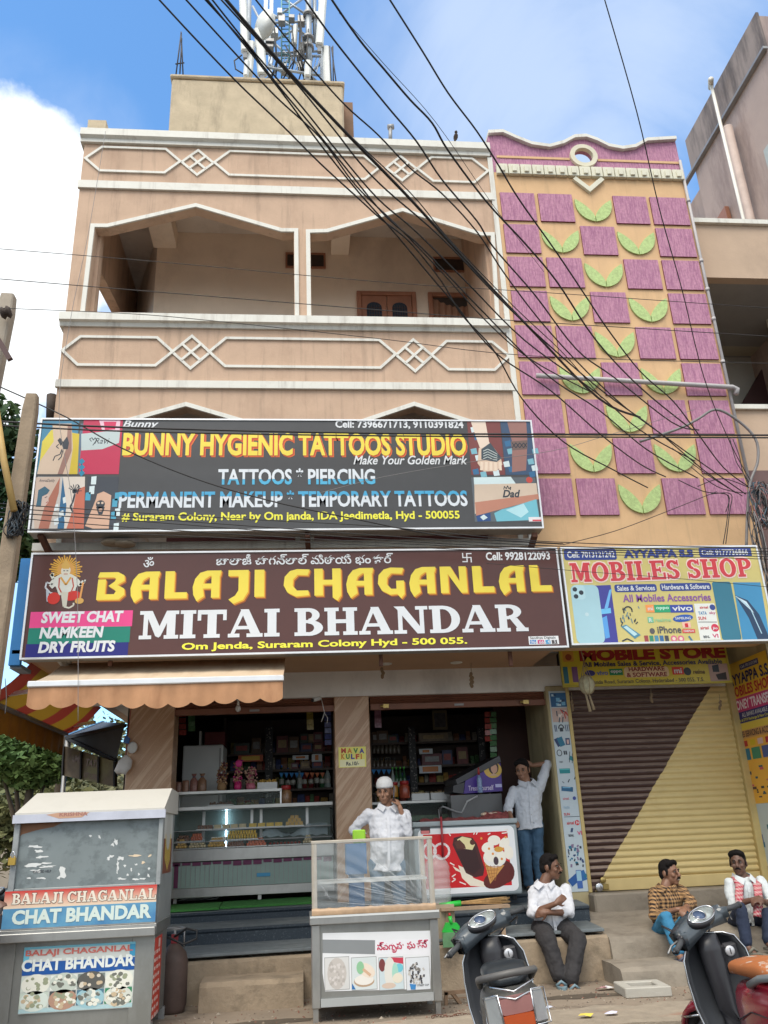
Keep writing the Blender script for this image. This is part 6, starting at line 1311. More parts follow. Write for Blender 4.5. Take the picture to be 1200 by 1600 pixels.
k=MB().m(GALV);k.box((sl+.031,YS1-.02,z_sh0-.05),(sr-.031,YS1+.04,z_sh0-.001));k.build('shutter_rail',None,CS,bevel=.004)
k=MB().m(GALV);k.box((sr-.03,YS1+.061,z_led),(sr-.005,YS1+dep,zr0+.01));k.box((sl,YS1+.061,z_led),(sl+.02,YS1+dep,zr0+.01));k.box((sl+.021,YS1+dep-.02,z_led),(sr-.031,YS1+dep,zr0+.01));k.build('upper_body',None,CS)
bF=Board((sr-.0045,YS1+.1,z_sh0),(0,1,0),(1,0,0),CS,.001)
k=MB();bF.ubox(k,.05,.06,.56,.62,ink(120,62,40),.6);bF.ubox(k,.05,.36,.56,.62,ink(196,196,190),1)
k.m(ink(186,184,176));k.add([bF.pt(.3+.13*math.cos(a*.35),.42+.16*math.sin(a*.35),2)for a in range(18)],[tuple(range(18))])
k.m(ink(220,190,90));rs=random.Random(3)
for i in range(14):u=.14+i*.024;k.add([bF.pt(u,.08+.1*abs(i-7)/7,1.6+i*.02),bF.pt(u+.016,.08+.1*abs(i-7)/7,1.6+i*.02),bF.pt(u+.02,.4,1.6+i*.02),bF.pt(u+.004,.4,1.6+i*.02)],[(0,1,2,3)])
k.build('picture',None,CS,fixn=False)
k=MB().m(mat('brass_padlock',(.55,.36,.08),.35,metal=.8));q=P(20,1342,YS1-.05);k.box((q.x-.03,YS1-.075,q.z-.05),(q.x+.03,YS1-.045,q.z+.01));k.m(mat('padlock_steel',(.6,.6,.62),.25,metal=.9));k.tube([(q.x+.018*math.cos(a),YS1-.06,q.z+.012+.045*math.sin(a))for a in[PI*i/8 for i in range(9)]],.006,6);k.build('padlock',None,CS)
q0,q1,q2,q3=SP(16,1390),SP(246,1384),SP(245,1441),SP(7,1450)
k=MB();bN=Board((sl-.02,YS1-.055,z_led+.01),(1,0,0),(0,-1,0),CS,.0015)
k.m(mat('name_board_base',(.30,.30,.29),.5));k.box((sl-.03,YS1-.054,SP(130,1447).z),(sr-.012,YS1-.035,SP(130,1387).z));k.build('name_board',None,CS)
k=MB();lh=SP(130,1387).z;mh=SP(130,1414).z;bh=SP(130,1447).z;W1=(sr-.012)-(sl-.03)
def nb(z0_,z1_,m_,l,f0=0.,f1=1.):k.m(m_);k.add([V((sl-.03+W1*f,YS1-.0545-l*.0008,z))for f,z in((f0,z0_),(f1,z0_),(f1,z1_),(f0,z1_))],[(0,1,2,3)])
GR=bpy.data.materials.new('red_to_cream_print');GR.use_nodes=True
t=GR.node_tree;b_=t.nodes['Principled BSDF'];tco=t.nodes.new('ShaderNodeTexCoord');sp=t.nodes.new('ShaderNodeSeparateXYZ');t.links.new(tco.outputs['Object'],sp.inputs[0])
mr=t.nodes.new('ShaderNodeMapRange');t.links.new(sp.outputs['Z'],mr.inputs[0]);mr.inputs[1].default_value=mh;mr.inputs[2].default_value=lh;t.links.new(mixc(mr.outputs[0],srgb(226,206,180),srgb(196,40,36)),b_.inputs['Base Color']);b_.inputs['Roughness'].default_value=.4
BG2=bpy.data.materials.new('mottled_blue_print');BG2.use_nodes=True
t=BG2.node_tree;b_=t.nodes['Principled BSDF'];tco=t.nodes.new('ShaderNodeTexCoord');sp=t.nodes.new('ShaderNodeSeparateXYZ');t.links.new(tco.outputs['Object'],sp.inputs[0])
t.links.new(mixc(tm('MULTIPLY',tnoise(5),.9),srgb(10,78,150),srgb(130,196,214)),b_.inputs['Base Color']);b_.inputs['Roughness'].default_value=.4
nb(mh,lh,GR,.4);nb(bh+.01,mh,BG2,.4);k.build('print',None,CS,fixn=False)
k=MB();glyphs(bN,SLAB,'BALAJI CHAGANLAL',(19,1405),(244,1396),17,ink(70,44,40),1,k,gap=.06,space=.4,grow=.035);k.build('lettering_shadow',None,CS,fixn=False)
k=MB();glyphs(bN,SLAB,'BALAJI CHAGANLAL',(19,1405),(244,1396),17,ink(226,216,200),2,k,gap=.06,space=.4);k.build('lettering',None,CS,fixn=False)
bN.text('CHAT BHANDAR',(19,1433),(237,1424),23,ink(206,220,212),2,bold=.045)
k=MB().m(STEEL);k.box((sl-.10,YS1-.12,z_led0),(sr+.0,YS1-.056,z_led));k.box((sl-.10,YS1-.055,z_led0),(sr+.0,YS1+dep,bh-.001));k.build('counter_ledge',None,CS,bevel=.006)
STW=mat('blotchy_steel_sheet',(.29,.295,.28),.38,metal=.55,var=.12,scale=2,stain=(.22,.22,.20),samt=.7,sscale=(3,3,1.6),slo=.46,shi=.64)
k=MB().m(STW);k.box((sl-.06,YS1-.02,.1),(sr-.03,YS1+dep,z_led0-.001));k.build('lower_cabinet',None,CS)
for x0,x1 in((sl-.09,sl+.10),(sr-.2,sr-.01)):k=MB().m(STW);k.box((x0,YS1-.035,.07),(x1,YS1-.0205,z_led0-.002));k.build('cabinet_stile',None,CS,bevel=.003)
for x in(sl,sr-.06):
 for y in(YS1+.02,YS1+dep-.08):k=MB().m(DSTEEL);k.box((x,y,0),(x+.05,y+.05,.099));k.build('foot',None,CS)
q=[SP(38,1480),SP(214,1470),SP(207,1573),SP(25,1584)]
bL=Board((0,YS1-.037,0),(1,0,0),(0,-1,0),CS,.0015)
k=MB();x0,x1,z1_,z0_=(q[0].x+q[3].x)/2+.02,(q[1].x+q[2].x)/2,(q[0].z+q[1].z)/2,(q[2].z+q[3].z)/2
k.m(mat('menu_board_sheet',(.62,.65,.62),.4,var=.06));k.box((x0,YS1-.036,z0_),(x1,YS1-.0206,z1_));k.build('menu_board',None,CS)
k=MB();WM,HM=x1-x0,z1_-z0_
def mbx(u0,v0,u1,v1,m_,l):bL.ubox(k,x0+u0*WM,z1_-v1*HM,x0+u1*WM,z1_-v0*HM,m_,l)
mbx(0,0,1,.035,ink(120,190,210),1);mbx(0,.035,.05,.22,ink(110,190,214),1);mbx(.95,.035,1,.22,ink(60,150,190),1);mbx(0,.235,1,.43,ink(24,84,158),1);mbx(0,.93,1,.99,ink(170,200,205),1)
rs=random.Random(12)
def dish(u,v,plate,food,n,sc=.09):
 k.m(plate);cu,cv=x0+u*WM,z1_-v*HM;k.add([bL.pt(cu+sc*1.3*math.cos(a*.35),cv+sc*.85*math.sin(a*.35),1.4)for a in range(18)],[tuple(range(18))])
 for i in range(n):
  a,r_=rs.uniform(0,6.28),math.sqrt(rs.random());c_=food[i%len(food)];k.m(c_);rr_=sc*rs.uniform(.14,.26)
  k.add([bL.pt(cu+sc*1.05*r_*math.cos(a)+rr_*math.cos(b*.8),cv+sc*.65*r_*math.sin(a)+rr_*.8*math.sin(b*.8),1.6+i*.03)for b in range(8)],[tuple(range(8))])
for u0,u1,v0,v1,c in((.0,.25,.45,.68,(206,214,204)),(.26,.49,.45,.68,(222,226,218)),(.5,.74,.45,.68,(120,130,126)),(.75,.99,.45,.68,(216,222,212)),(0,.25,.69,.92,(196,208,196)),(.26,.49,.69,.92,(70,76,78)),(.5,.74,.69,.92,(80,120,140)),(.75,.99,.69,.92,(50,130,90))):mbx(u0,v0,u1,v1,ink(*c),1.1)
PALE,TAN_,OLV,GRYF=ink(226,226,214),ink(196,176,146),ink(150,156,130),ink(110,112,104)
for(u,v),pl_,fd,n in zip(((.13,.57),(.38,.57),(.62,.57),(.87,.57),(.13,.82),(.38,.82),(.62,.82),(.87,.82)),(PALE,ink(190,200,190),ink(90,90,86),PALE,ink(210,220,212),ink(176,140,120),ink(150,190,200),ink(206,210,200)),((PALE,OLV),(PALE,GRYF),(ink(214,206,190),TAN_),(OLV,PALE,GRYF),(OLV,TAN_,PALE),(TAN_,OLV,PALE),(PALE,ink(176,190,186),GRYF),(TAN_,PALE,GRYF)),(16,22,10,24,26,26,34,40)):dish(u,v,pl_,fd,n)
k.build('menu_picture',None,CS,fixn=False)
bL.text('BALAJI CHAGANLAL',(40,1492),(208,1481),12,ink(206,110,100),2,bold=.03);bL.text('CHAT BHANDAR',(34,1509),(211,1500),19,ink(226,232,228),2,bold=.04)
k=MB();xr_=sr-.0295;bM=Board((xr_,YS1+.0,0),(0,1,0),(1,0,0),CS,.001)
bM.ubox(k,.02,.1,.5,z_led0-.04,ink(206,70,56),1);bM.ubox(k,.3,z_led0-.13,.4,z_led0-.06,ink(226,190,180),1.6)
for i in range(9):
 z=z_led0-.17-i*.062
 for j in range(3):u=.08+j*.12+(i%3)*.02;bM.ubox(k,u,z,u+.07+.02*((i+j)%2),z+.028,ink(236,200,190),1.5)
k.build('side_menu',None,CS,fixn=False)
c=V((sr+.02,YS1+dep+.2,0));hh=P(262,1478,c.y).z
GC=thing('gas_cylinder','grimy brown gas cylinder standing behind the right side of the stall','gas cylinder',c)
k=MB().m(mat('grimy_cylinder_paint',(.085,.055,.045),.65,var=.3,scale=6));r_=.135;k.lathe([(r_*.85,0),(r_*.9,.03),(r_,.07),(r_,hh-.14),(r_*.85,hh-.06),(r_*.45,hh),(r_*.3,hh+.02)],c,20);k.build('tank',None,GC)
k=MB().m(mat('regulator_red',(.30,.03,.04),.5));k.box((c.x-.03,c.y-.03,hh+.021),(c.x+.03,c.y+.03,hh+.1));k.m(DSTEEL);k.tube([(c.x,c.y,hh+.02),(c.x,c.y,hh+.14)],.012,8);k.build('regulator',None,GC)
k=MB().m(DSTEEL);k.tube([(c.x+.09*math.cos(a),c.y+.09*math.sin(a),hh+.15)for a in[2*PI*i/14 for i in range(15)]],.008,6);k.tube([(c.x+.09,c.y,hh-.02),(c.x+.09,c.y,hh+.15)],.008,6);k.tube([(c.x-.09,c.y,hh-.02),(c.x-.09,c.y,hh+.15)],.008,6);k.build('collar',None,GC)
k=MB().m(BLACK);k.tube([V((c.x,c.y-.03,hh+.08)),V((c.x+.12,c.y-.08,hh+.15)),V((c.x+.22,c.y-.1,hh+.13)),V((c.x+.22,c.y-.1,hh+.06)),V((c.x+.1,c.y-.14,hh+.02)),V((c.x-.02,c.y-.16,hh+.08)),V((c.x-.1,c.y-.1,hh+.1))],.011,8);k.build('hose',None,GC)
# glass snack stall (middle)
YG1=8.3
QP=lambda px,py,d=0.:P(px,py,YG1+d)
GS=thing('glass_stall','steel street food cabinet with an empty plastic wrapped glass top','stall',(QP(590,1590).x,YG1,0))
gx0,gx1=QP(487,1500).x,QP(688,1500).x;zt_,zl_=QP(590,1427).z,QP(590,1440).z
gd=.62
k=MB().m(STW);k.box((gx0+.05,YG1+.02,.13),(gx1-.05,YG1+gd,zl_-.001));k.build('cabinet',None,GS)
for x0,x1 in((gx0,gx0+.075),(gx1-.075,gx1)):k=MB().m(STEEL);k.box((x0,YG1,.11),(x1,YG1+gd+.01,zl_-.002));k.build('corner_post',None,GS,bevel=.006)
k=MB().m(STEEL);k.box((gx0-.015,YG1-.025,zl_),(gx1+.015,YG1+gd+.02,zt_));k.build('counter_top',None,GS,bevel=.005)
k=MB().m(WHITEP);k.box((gx0-.012,YG1-.028,zt_-.012),(gx1+.01,YG1-.0255,zt_+.005));k.build('paper_edge',None,GS)
zb0,zb1=QP(590,1580).z,QP(590,1556).z
k=MB().m(mat('pale_steel_sheet',(.46,.48,.48),.4,metal=.4,var=.06));k.box((gx0+.076,YG1-.004,.12),(gx1-.076,YG1+.018,zb1));k.build('bottom_panel',None,GS)
for x in(gx0+.01,gx1-.06):
 for y in(YG1+.02,YG1+gd-.06):k=MB().m(STEEL);k.box((x,y,0),(x+.045,y+.045,.109));k.build('foot',None,GS)
bG=Board((gx0,YG1+.0195,0),(1,0,0),(0,-1,0),GS,.0016)
k=MB();bG.poly(k,[(504,1458),(673,1454),(673,1545),(508,1549),(504,1520)],ink(222,224,226),1);bG.poly(k,[(504,1468),(586,1469),(586,1491),(504,1489)],ink(132,136,138),1.3)
bG.poly(k,[(586,1469),(672,1466),(672,1492),(586,1491)],ink(226,226,230),1.2)
rs=random.Random(31)
for i,(x0_,x1_)in enumerate(((507,546),(549,589),(592,631),(634,672))):
 bG.box(k,x0_,1495,x1_,1547,ink(150,150,150),1.4);bG.box(k,x0_+.8,1496,x1_-.8,1546,(ink(206,206,204),ink(206,214,214),ink(196,210,214),ink(212,216,220))[i],1.6)
 cx_,cy_=(x0_+x1_)/2,1521
 if i==0:
  bG.disc(k,cx_,cy_,15,ink(190,184,178),1.8,ry=22)
  for j in range(40):bG.disc(k,cx_+rs.uniform(-11,11),cy_+rs.uniform(-17,17),2,ink(206,200,196)if j%2 else ink(176,170,164),2+j*.01)
 elif i==1:
  bG.disc(k,cx_,1533,16,ink(176,150,124),1.8,ry=8);bG.disc(k,cx_,1531,15,ink(226,222,214),1.9,ry=7);bG.disc(k,cx_+4,1516,14,ink(226,212,196),2,ry=9,rot=-30);bG.disc(k,cx_-6,1512,6,ink(140,190,150),2.2,ry=9);bG.line(k,[(cx_-2,1514),(cx_+10,1524)],4,ink(206,170,140),2.3);bG.poly(k,[(550,1536),(556,1546),(550,1546)],ink(40,110,170),2.1)
 elif i==2:
  bG.poly(k,[(606,1496),(630,1496),(630,1506),(614,1503)],ink(190,60,80),1.9);bG.disc(k,594+3,1508,5,ink(120,60,60),1.9,ry=9);bG.disc(k,cx_-2,1520,9,ink(216,214,206),2,ry=22);bG.disc(k,cx_+6,1520,5,ink(160,206,190),2.1,ry=14);bG.disc(k,cx_+10,1528,8,ink(222,214,196),2.2,ry=7);bG.disc(k,624,1512,6,ink(110,190,206),1.95);bG.disc(k,cx_-4,1540,11,ink(206,186,170),2.15,ry=4)
 else:
  for j in range(46):a=rs.uniform(0,6.28);r_=rs.random()**.5;bG.line(k,[(cx_-2+13*r_*math.cos(a),1520+17*r_*math.sin(a)),(cx_-2+13*r_*math.cos(a)+rs.uniform(-3,3),1520+17*r_*math.sin(a)+rs.uniform(2,6))],2.6,(ink(60,60,66),ink(190,186,180),ink(120,116,112))[j%3],1.9+j*.02)
  bG.poly(k,[(640,1537),(650,1538),(649,1546),(642,1546)],ink(60,130,190),2.9)
k.build('food_poster',None,GS,fixn=False)
bG.text('స్వగృహ ఫుడ్స్',(589,1481),(669,1477),18,ink(190,60,90),2.2,bold=.03)
bG.text('STREET CUP',(652,1539),(670,1539),3,INKD,3.2,bold=.01)
zc0,zc1=zt_+.006,QP(590,1310).z;TAPE=mat('brown_packing_tape',(.42,.28,.17),.4,var=.2,scale=12);TAPE2=mat('pale_taped_rail',(.40,.36,.30),.4,var=.15,scale=10)
for x0,x1 in((gx0+.01,gx0+.055),(gx1-.06,gx1-.015)):
 for y in(YG1+.0,YG1+gd-.04):k=MB().m(TAPE2);k.box((x0,y,zc0),(x1,y+.04,zc1-.026));k.build('case_post',None,GS,bevel=.004)
for y in(YG1,YG1+gd-.04):k=MB().m(TAPE2);k.box((gx0+.005,y-.003,zc1-.025),(gx1-.01,y+.043,zc1));k.build('top_rail',None,GS,bevel=.004)
for x in(gx0+.012,gx1-.055):k=MB().m(TAPE2);k.box((x,YG1+.045,zc1-.025),(x+.04,YG1+gd-.045,zc1));k.build('top_rail',None,GS,bevel=.004)
k=MB().m(TAPE);rings=[]
for i in range(31):
 x=gx0+.005+(gx1-gx0-.02)*i/30;j=.006*math.sin(i*1.9)
 rings.append([V((x,YG1-.012,zc0)),V((x,YG1-.016+j*.5,zc0+.03)),V((x,YG1-.008,zc0+.055+j)),V((x,YG1+.02,zc0+.055))])
k.loft(rings,closed=False,cap=False);k.build('taped_sill',None,GS)
k=MB().m(mat('case_shelf_glass',(.6,.62,.6),.2,alpha=.75,var=.05));z_=P(590,1372,YG1+.3).z;k.box((gx0+.06,YG1+.1,z_-.02),(gx1-.065,YG1+gd-.06,z_));k.build('case_shelf',None,GS)
k=MB().m(GLASS);k.add([(gx0+.056,YG1+gd-.02,zc0),(gx1-.061,YG1+gd-.02,zc0),(gx1-.061,YG1+gd-.02,zc1-.026),(gx0+.056,YG1+gd-.02,zc1-.026)],[(0,1,2,3)]);k.build('rear_glass',None,GS,fixn=False)
WRAP=bpy.data.materials.new('stretched_plastic_wrap');WRAP.use_nodes=True
t=WRAP.node_tree;b_=t.nodes['Principled BSDF'];b_.inputs['Base Color'].default_value=(.74,.78,.8,1);b_.inputs['Roughness'].default_value=.12;b_.inputs['Alpha'].default_value=.15;b_.inputs['Specular IOR Level'].default_value=.9
k=MB().m(WRAP);rows=[];nx,nz=70,40;rs=random.Random(4)
for i in range(nx+1):
 row=[]
 for j in range(nz+1):
  u,v=i/nx,j/nz;a=math.atan2(v+.02,1.03-u);d=math.hypot(v,1-u)
  amp=.020*min(1,(1-v)*3)*min(1,v*6)*min(1,u*8)*min(1,(1-u)*8)*(.35+.65*(1-v))
  y=YG1-.004-amp*(math.sin(a*44+2*math.sin(d*5))+.7*math.sin(a*23+1)+.4*math.sin(u*31+v*9))*.6
  row.append(V((gx0+.03+u*(gx1-gx0-.07),y,zc0+.03+v*(zc1-zc0-.045))))
 rows.append(row)
k.loft(rows,closed=False,cap=False);k.build('plastic_wrap',None,GS,fixn=False)
k=MB().m(mat('wrap_crease',(.75,.78,.8),.2,alpha=.3,var=0));rs=random.Random(14)
for i in range(26):
 if i<20:a=R(6+i*4.0+rs.uniform(-1.5,1.5));d0,d1=rs.uniform(.04,.3),rs.uniform(.35,1.0);p0=(1-d0*math.cos(a),d0*math.sin(a));p1=(1-d1*math.cos(a),d1*math.sin(a))
 else:u=rs.uniform(.12,.7);p0=(u,rs.uniform(.05,.6));p1=(u-rs.uniform(.05,.16),p0[1]+rs.uniform(.08,.3))
 if not(0<p1[0]<1 and 0<p1[1]<1):s_=min(p1[0],1);p1=(max(.03,min(.97,p1[0])),max(.03,min(.97,p1[1])))
 n=8;q=[V((gx0+.03+(p0[0]+(p1[0]-p0[0])*f/n)*(gx1-gx0-.07),YG1-.026,zc0+.03+(p0[1]+(p1[1]-p0[1])*f/n+.012*math.sin(f*.8+i))*(zc1-zc0-.05)))for f in range(n+1)]
 k.tube(q,[.0004+.0024*math.sin(PI*f/n)*rs.uniform(.5,1.2)for f in range(n+1)],5)
k.build('plastic_crease',None,GS)
k=MB().m(mat('bright_blue_crate',(.006,.08,.22),.6));e_=pbox(k,541,1318,573,1366,YG1+.75,.3);o=k.build('blue_bin',None);tag(o,'plain bright blue bin seen through the glass stall','bin')
k=MB().m(mat('blue_crate_top',(.006,.07,.19),.6));k.box((e_[0]+.03,YG1+.78,.0),(e_[1]-.03,YG1+1.02,e_[2]-.001));q=k.build('bin_stand',None,o)
k=MB().m(mat('lime_bag',(.28,.55,.03),.6,var=.15));e2=pbox(k,551,1287,571,1308,YG1+.8,.06);o2=k.build('lime_bag',None,None,bevel=.01);o2.location.z+=e_[3]-e2[2]+.001;tag(o2,'lime green bag on the blue bin beside the capped man','bag')
c=P(683,1400,YG1+.75);wz0=.40
WC=thing('water_can','clear twenty litre water can standing on the step behind the glass stall','water can',(P(684,1380,9.75).x,9.75,P(684,1412,9.75).z))
r_=abs(P(704,1370,9.75).x-P(664,1370,9.75).x)/2;c=WC.location.copy();h_=P(684,1335,9.75).z-c.z
k=MB().m(mat('clear_pale_plastic',(.62,.66,.66),.12,alpha=.28,var=.05));pf=[(r_*.9,0)]
for i in range(9):z=h_*(.04+.075*i);pf+=[(r_*(1 if i%2 else .95),z),(r_*(1 if i%2 else .95),z+h_*.05)]
pf+=[(r_,h_*.72),(r_*.85,h_*.84),(r_*.4,h_*.95),(r_*.25,h_)]
k.lathe(pf,c,20);k.build('can_body',None,WC)
k=MB().m(mat('can_stand',(.35,.28,.2),.8));k.box((c.x-r_,c.y-r_,.41),(c.x+r_,c.y+r_,c.z-.001));k.build('stand',None,WC)
BM=thing('broom','straw broom with a bright green handle lying on the step','broom',P(700,1412,9.7))
a,b,c_=P(687,1415,9.66),P(720,1411,9.66),P(796,1406,9.75)
k=MB().m(mat('bright_green_plastic',(.02,.46,.05),.4));k.tube([a,b],[.026,.028],12);k.build('handle',None,BM)
k=MB().m(mat('broom_straw',(.42,.26,.11),.9,var=.3,scale=20));rs=random.Random(1);d=(c_-b)
for i in range(70):o_=V((0,rs.uniform(-.05,.05),rs.uniform(-.02,.028)));k.tube([b-d*.02+o_*.35,b+d*rs.uniform(.4,.5)+o_*.9,b+d*rs.uniform(.75,1.02)+o_*1.3],[.005,.004,.002],4)
k.build('straw',None,BM)
k=MB().m(mat('old_plank',(.34,.24,.16),.9,var=.2));q0,q1=P(688,1421,9.62),P(795,1415,9.62);k.bar(q0,q1,.12,.03);k.box((q0.x+.05,9.6,.43),(q0.x+.09,9.66,q0.z-.02));k.box((q1.x-.1,9.6,.44),(q1.x-.06,9.66,q1.z-.02));tag(k.build('plank',None),'old wooden plank under the green handled broom','plank')
DP=thing('dustpan_brush','bright green scrubbing brush head hanging below the broom','brush',P(705,1450,9.55))
GP=mat('bright_green_plastic',(.02,.46,.05),.4)
q=[P(692,1447,9.52),P(718,1447,9.52),P(719,1457,9.52),P(691,1457,9.52)];k=MB().m(GP);k.prism([P(697,1442,9.52),P(714,1442,9.52),*q[1:]],(0,.05,0));k.build('brush_head',None,DP)
k=MB().m(GP);k.tube([P(705,1444,9.53),P(703,1432,9.55)],.02,10);k.m(RLID);k.tube([P(703,1432,9.55),P(702,1427,9.56)],.014,8);k.build('socket',None,DP)
k=MB().m(mat('bristles',(.45,.3,.15),.9,var=.3,scale=60));k.prism([P(692,1457.2,9.525),P(719,1457.2,9.525),P(718,1461,9.525),P(693,1461,9.525)],(0,.04,0));k.build('bristles',None,DP)
k=MB().m(mat('worn_green_mat',(.13,.28,.14),.95,var=.3,scale=12));q=P(706,1470,9.5);k.box((P(692,1470,9.5).x,9.5,P(706,1480,9.5).z),(P(724,1470,9.5).x,9.515,P(706,1457,9.5).z));tag(k.build('hanging_mat',None),'worn green mat hanging over the plinth edge under the brush','mat')
FR=thing('iron_frame','rusty iron rack frame lying on the ground behind the dark scooter','frame',G(710,1575,0))
IR=mat('brown_iron_angle',(.22,.14,.085),.8,var=.3,scale=10);yq=8.75
pts=[P(694,1552,yq),P(735,1548,yq),P(694,1578,yq),P(740,1574,yq)]
for a,b in((pts[0],pts[1]),(pts[2],pts[3]),(P(697,1578,yq),P(697,1550,yq)),(P(706,1551,yq),P(728,1580,yq+.05)),(P(694,1563,yq+.3),P(740,1560,yq+.3))):k=MB().m(IR);k.bar(a,b,.03,.03);k.build('bar',None,FR)
for px in(697,735):q=P(px,1578,yq);k=MB().m(IR);k.box((q.x-.015,yq-.015,0),(q.x+.015,yq+.015,q.z));k.build('leg',None,FR)
k=MB().m(RUST);c=G(712,1585,.02);rs=random.Random(2)
for i in range(26):p_=V((c.x-.2+i*.022,c.y+.05*math.sin(i*.7),.012+.006*(i%2)));k.tube([p_+V((.014*math.cos(a),.009*math.sin(a)if i%2 else 0,0 if i%2 else .009*math.sin(a)))for a in[2*PI*j/8 for j in range(9)]],.003,5,cap=False)
tag(k.build('chain',None),'rusty chain lying on the ground by the iron frame','chain')
c=G(1010,1556,0);c=V((c.x+.02,c.y+.1,0));k=MB().m(mat('pale_precast_concrete',(.42,.40,.35),.9,var=.08,scale=6,bump=.3,bscale=40))
def rot2(x,y,a):return V((c.x+x*math.cos(a)-y*math.sin(a),c.y+x*math.sin(a)+y*math.cos(a),.0))
an=R(-4);o_=[rot2(x,y,an)for x,y in((-.23,-.2),(.2,-.2),(.2,.2),(-.23,.2))];i_=[rot2(x,y,an)for x,y in((-.14,-.11),(.11,-.11),(.11,.11),(-.14,.11))]
k.prism(o_,(0,0,.085),[i_]);tag(k.build('concrete_surround',None,None,bevel=.008),'square precast concrete drain surround lying loose on the ground','drain surround')
rs=random.Random(17)
for px,py,c_,lab in((940,1546,ink(206,150,160),'pink and white wrapper near the cement steps'),(975,1548,ink(206,206,226),'white paper scrap beside the concrete surround'),(858,1576,ink(206,210,226),'white paper scrap right of the dark scooter'),(900,1583,ink(200,204,224),'long pale scrap on the kerb edge'),(921,1583,ink(196,200,224),'bluish paper scrap near the yellow wrapper'),(916,1590,ink(220,200,90),'small yellow wrapper on the kerb'),(957,1586,ink(210,210,230),'white scrap at the right end of the kerb litter'),(953,1545,ink(214,214,214),'tiny white scrap beside the pink wrapper')):
 q=G(px,py,.01);zz_=.062 if q.y<7.9 else .004
 if q.y<7.95:q=G(px,py,.06)
 k=MB().m(c_);n=6;pts=[V((q.x+rs.uniform(.04,.07)*math.cos(2*PI*i/n),q.y+rs.uniform(.03,.06)*math.sin(2*PI*i/n),zz_+rs.uniform(.004,.03)))for i in range(n)]
 k.add(pts+[V((q.x,q.y,zz_+.03))],[(i,(i+1)%n,n)for i in range(n)]);tag(k.build('litter',None),lab,'litter','paper litter on the ground')
# hanging things
c=P(917,1070,10.0)
GO=thing('hanging_gourd','white gourd in a string net hung before the shutter to ward off evil','gourd',(c.x,10.0,c.z))
k=MB().m(mat('pale_gourd',(.52,.50,.34),.6,var=.25,scale=20));k.ell(c,(.095,.095,.115),16,12);k.build('gourd',None,GO)
k=MB().m(mat('jute_string',(.38,.30,.19),.9));top_=P(907,1014,10.0)
for i in range(8):a=2*PI*i/8;k.tube([c+V((.1*math.sin(t_)*math.cos(a),.1*math.sin(t_)*math.sin(a),.12*math.cos(t_)))for t_ in[PI*j/10 for j in range(1,10)]],.004,5);k.tube([c+V((.06*math.cos(a),.06*math.sin(a),.1)),c+V((0,0,.3))],.0035,5)
k.tube([c+V((0,0,.3)),V((top_.x,10,top_.z))],.007,6);k.tube([c+V((-.03,0,-.1)),c+V((.0,0,-.32))],[.012,.02],6);k.tube([c+V((.01,0,-.1)),c+V((.05,0,-.3))],[.01,.018],6);k.build('string_net',None,GO)
def charm(px,y0,y1,Y,col,label,r_=.02):
 rs=random.Random(px);a,b=P(px,y0,Y),P(px+1,y1,Y);k=MB().m(mat('jute_string',(.38,.30,.19),.9));k.tube([a,b],.004,5);k.m(col);n=7
 for i in range(n):q=a.lerp(b,.45+.55*i/n);k.ell(q+V((rs.uniform(-.012,.012),-.01,0)),(r_,r_*.7,r_*1.2),7,5)
 tag(k.build('hanging_charm',None),label,'charm','dried charms hung over the entrances')
DRY=mat('dried_charm',(.25,.18,.11),.9,var=.3)
charm(736,1036,1075,10.3,DRY,'dried charm string hanging from the beam right of the middle pier',.022);charm(597,1034,1060,10.3,DRY,'short dried charm hanging over the middle pier');charm(893,1082,1112,10.55,DRY,'small dried charm at the left top of the roller shutter',.016);charm(1017,1075,1098,10.55,DRY,'small knotted charm at the top middle of the roller shutter',.018);charm(1124,1085,1110,10.55,DRY,'small charm at the right top of the roller shutter',.016)
c=P(372,1107,10.6);k=MB().m(mat('pale_bulb',(.7,.7,.68),.3));k.ell(c,(.035,.035,.042),12,8);k.m(TRIM);k.tube([c+V((0,0,.04)),c+V((0,0,.1))],.014,8);tag(k.build('light_bulb',None),'unlit white bulb hanging under the beige awning','bulb')
SCM=thing('security_camera','small white security camera with dangling wires above the counter','camera',P(497,1092,10.6));c=P(497,1092,10.6)
k=MB().m(WHITEP);k.tube([c+V((-.06,-.05,-.02)),c+V((.03,0,.01))],.025,10);k.build('camera_body',None,SCM);k=MB().m(BLACK);k.tube([c+V((-.08,-.062,-.027)),c+V((-.06,-.051,-.0205))],.02,10);k.build('lens',None,SCM)
k=MB().m(mat('white_wire',(.6,.6,.58),.5));k.tube([c+V((.04,0,0)),P(504,1100,10.58),P(507,1114,10.58),P(502,1128,10.58)],.005,5);k.tube([P(507,1114,10.58),P(512,1122,10.58),P(511,1130,10.58)],.004,5);k.build('wire',None,SCM)
q=P(198,1195,10.55);HBG=thing('hanging_bag','white cloth bag and blue tag hung on the left granite pier','bag',q)
k=MB().m(mat('white_cloth',(.58,.57,.56),.9,var=.12,scale=10));a=P(197,1180,10.6);b=P(194,1208,10.6)
k.loft([[a+V((.02*math.cos(t_),.02*math.sin(t_),0))for t_ in[2*PI*i/10 for i in range(10)]],[a.lerp(b,.3)+V((.08*math.cos(t_),.05*math.sin(t_),0))for t_ in[2*PI*i/10 for i in range(10)]],[a.lerp(b,.75)+V((-.02+.10*math.cos(t_),.06*math.sin(t_),.02*math.cos(3*t_)))for t_ in[2*PI*i/10 for i in range(10)]],[b+V((-.03+.06*math.cos(t_),.04*math.sin(t_),.02*math.sin(2*t_)))for t_ in[2*PI*i/10 for i in range(10)]]]);k.build('cloth_bag',None,HBG)
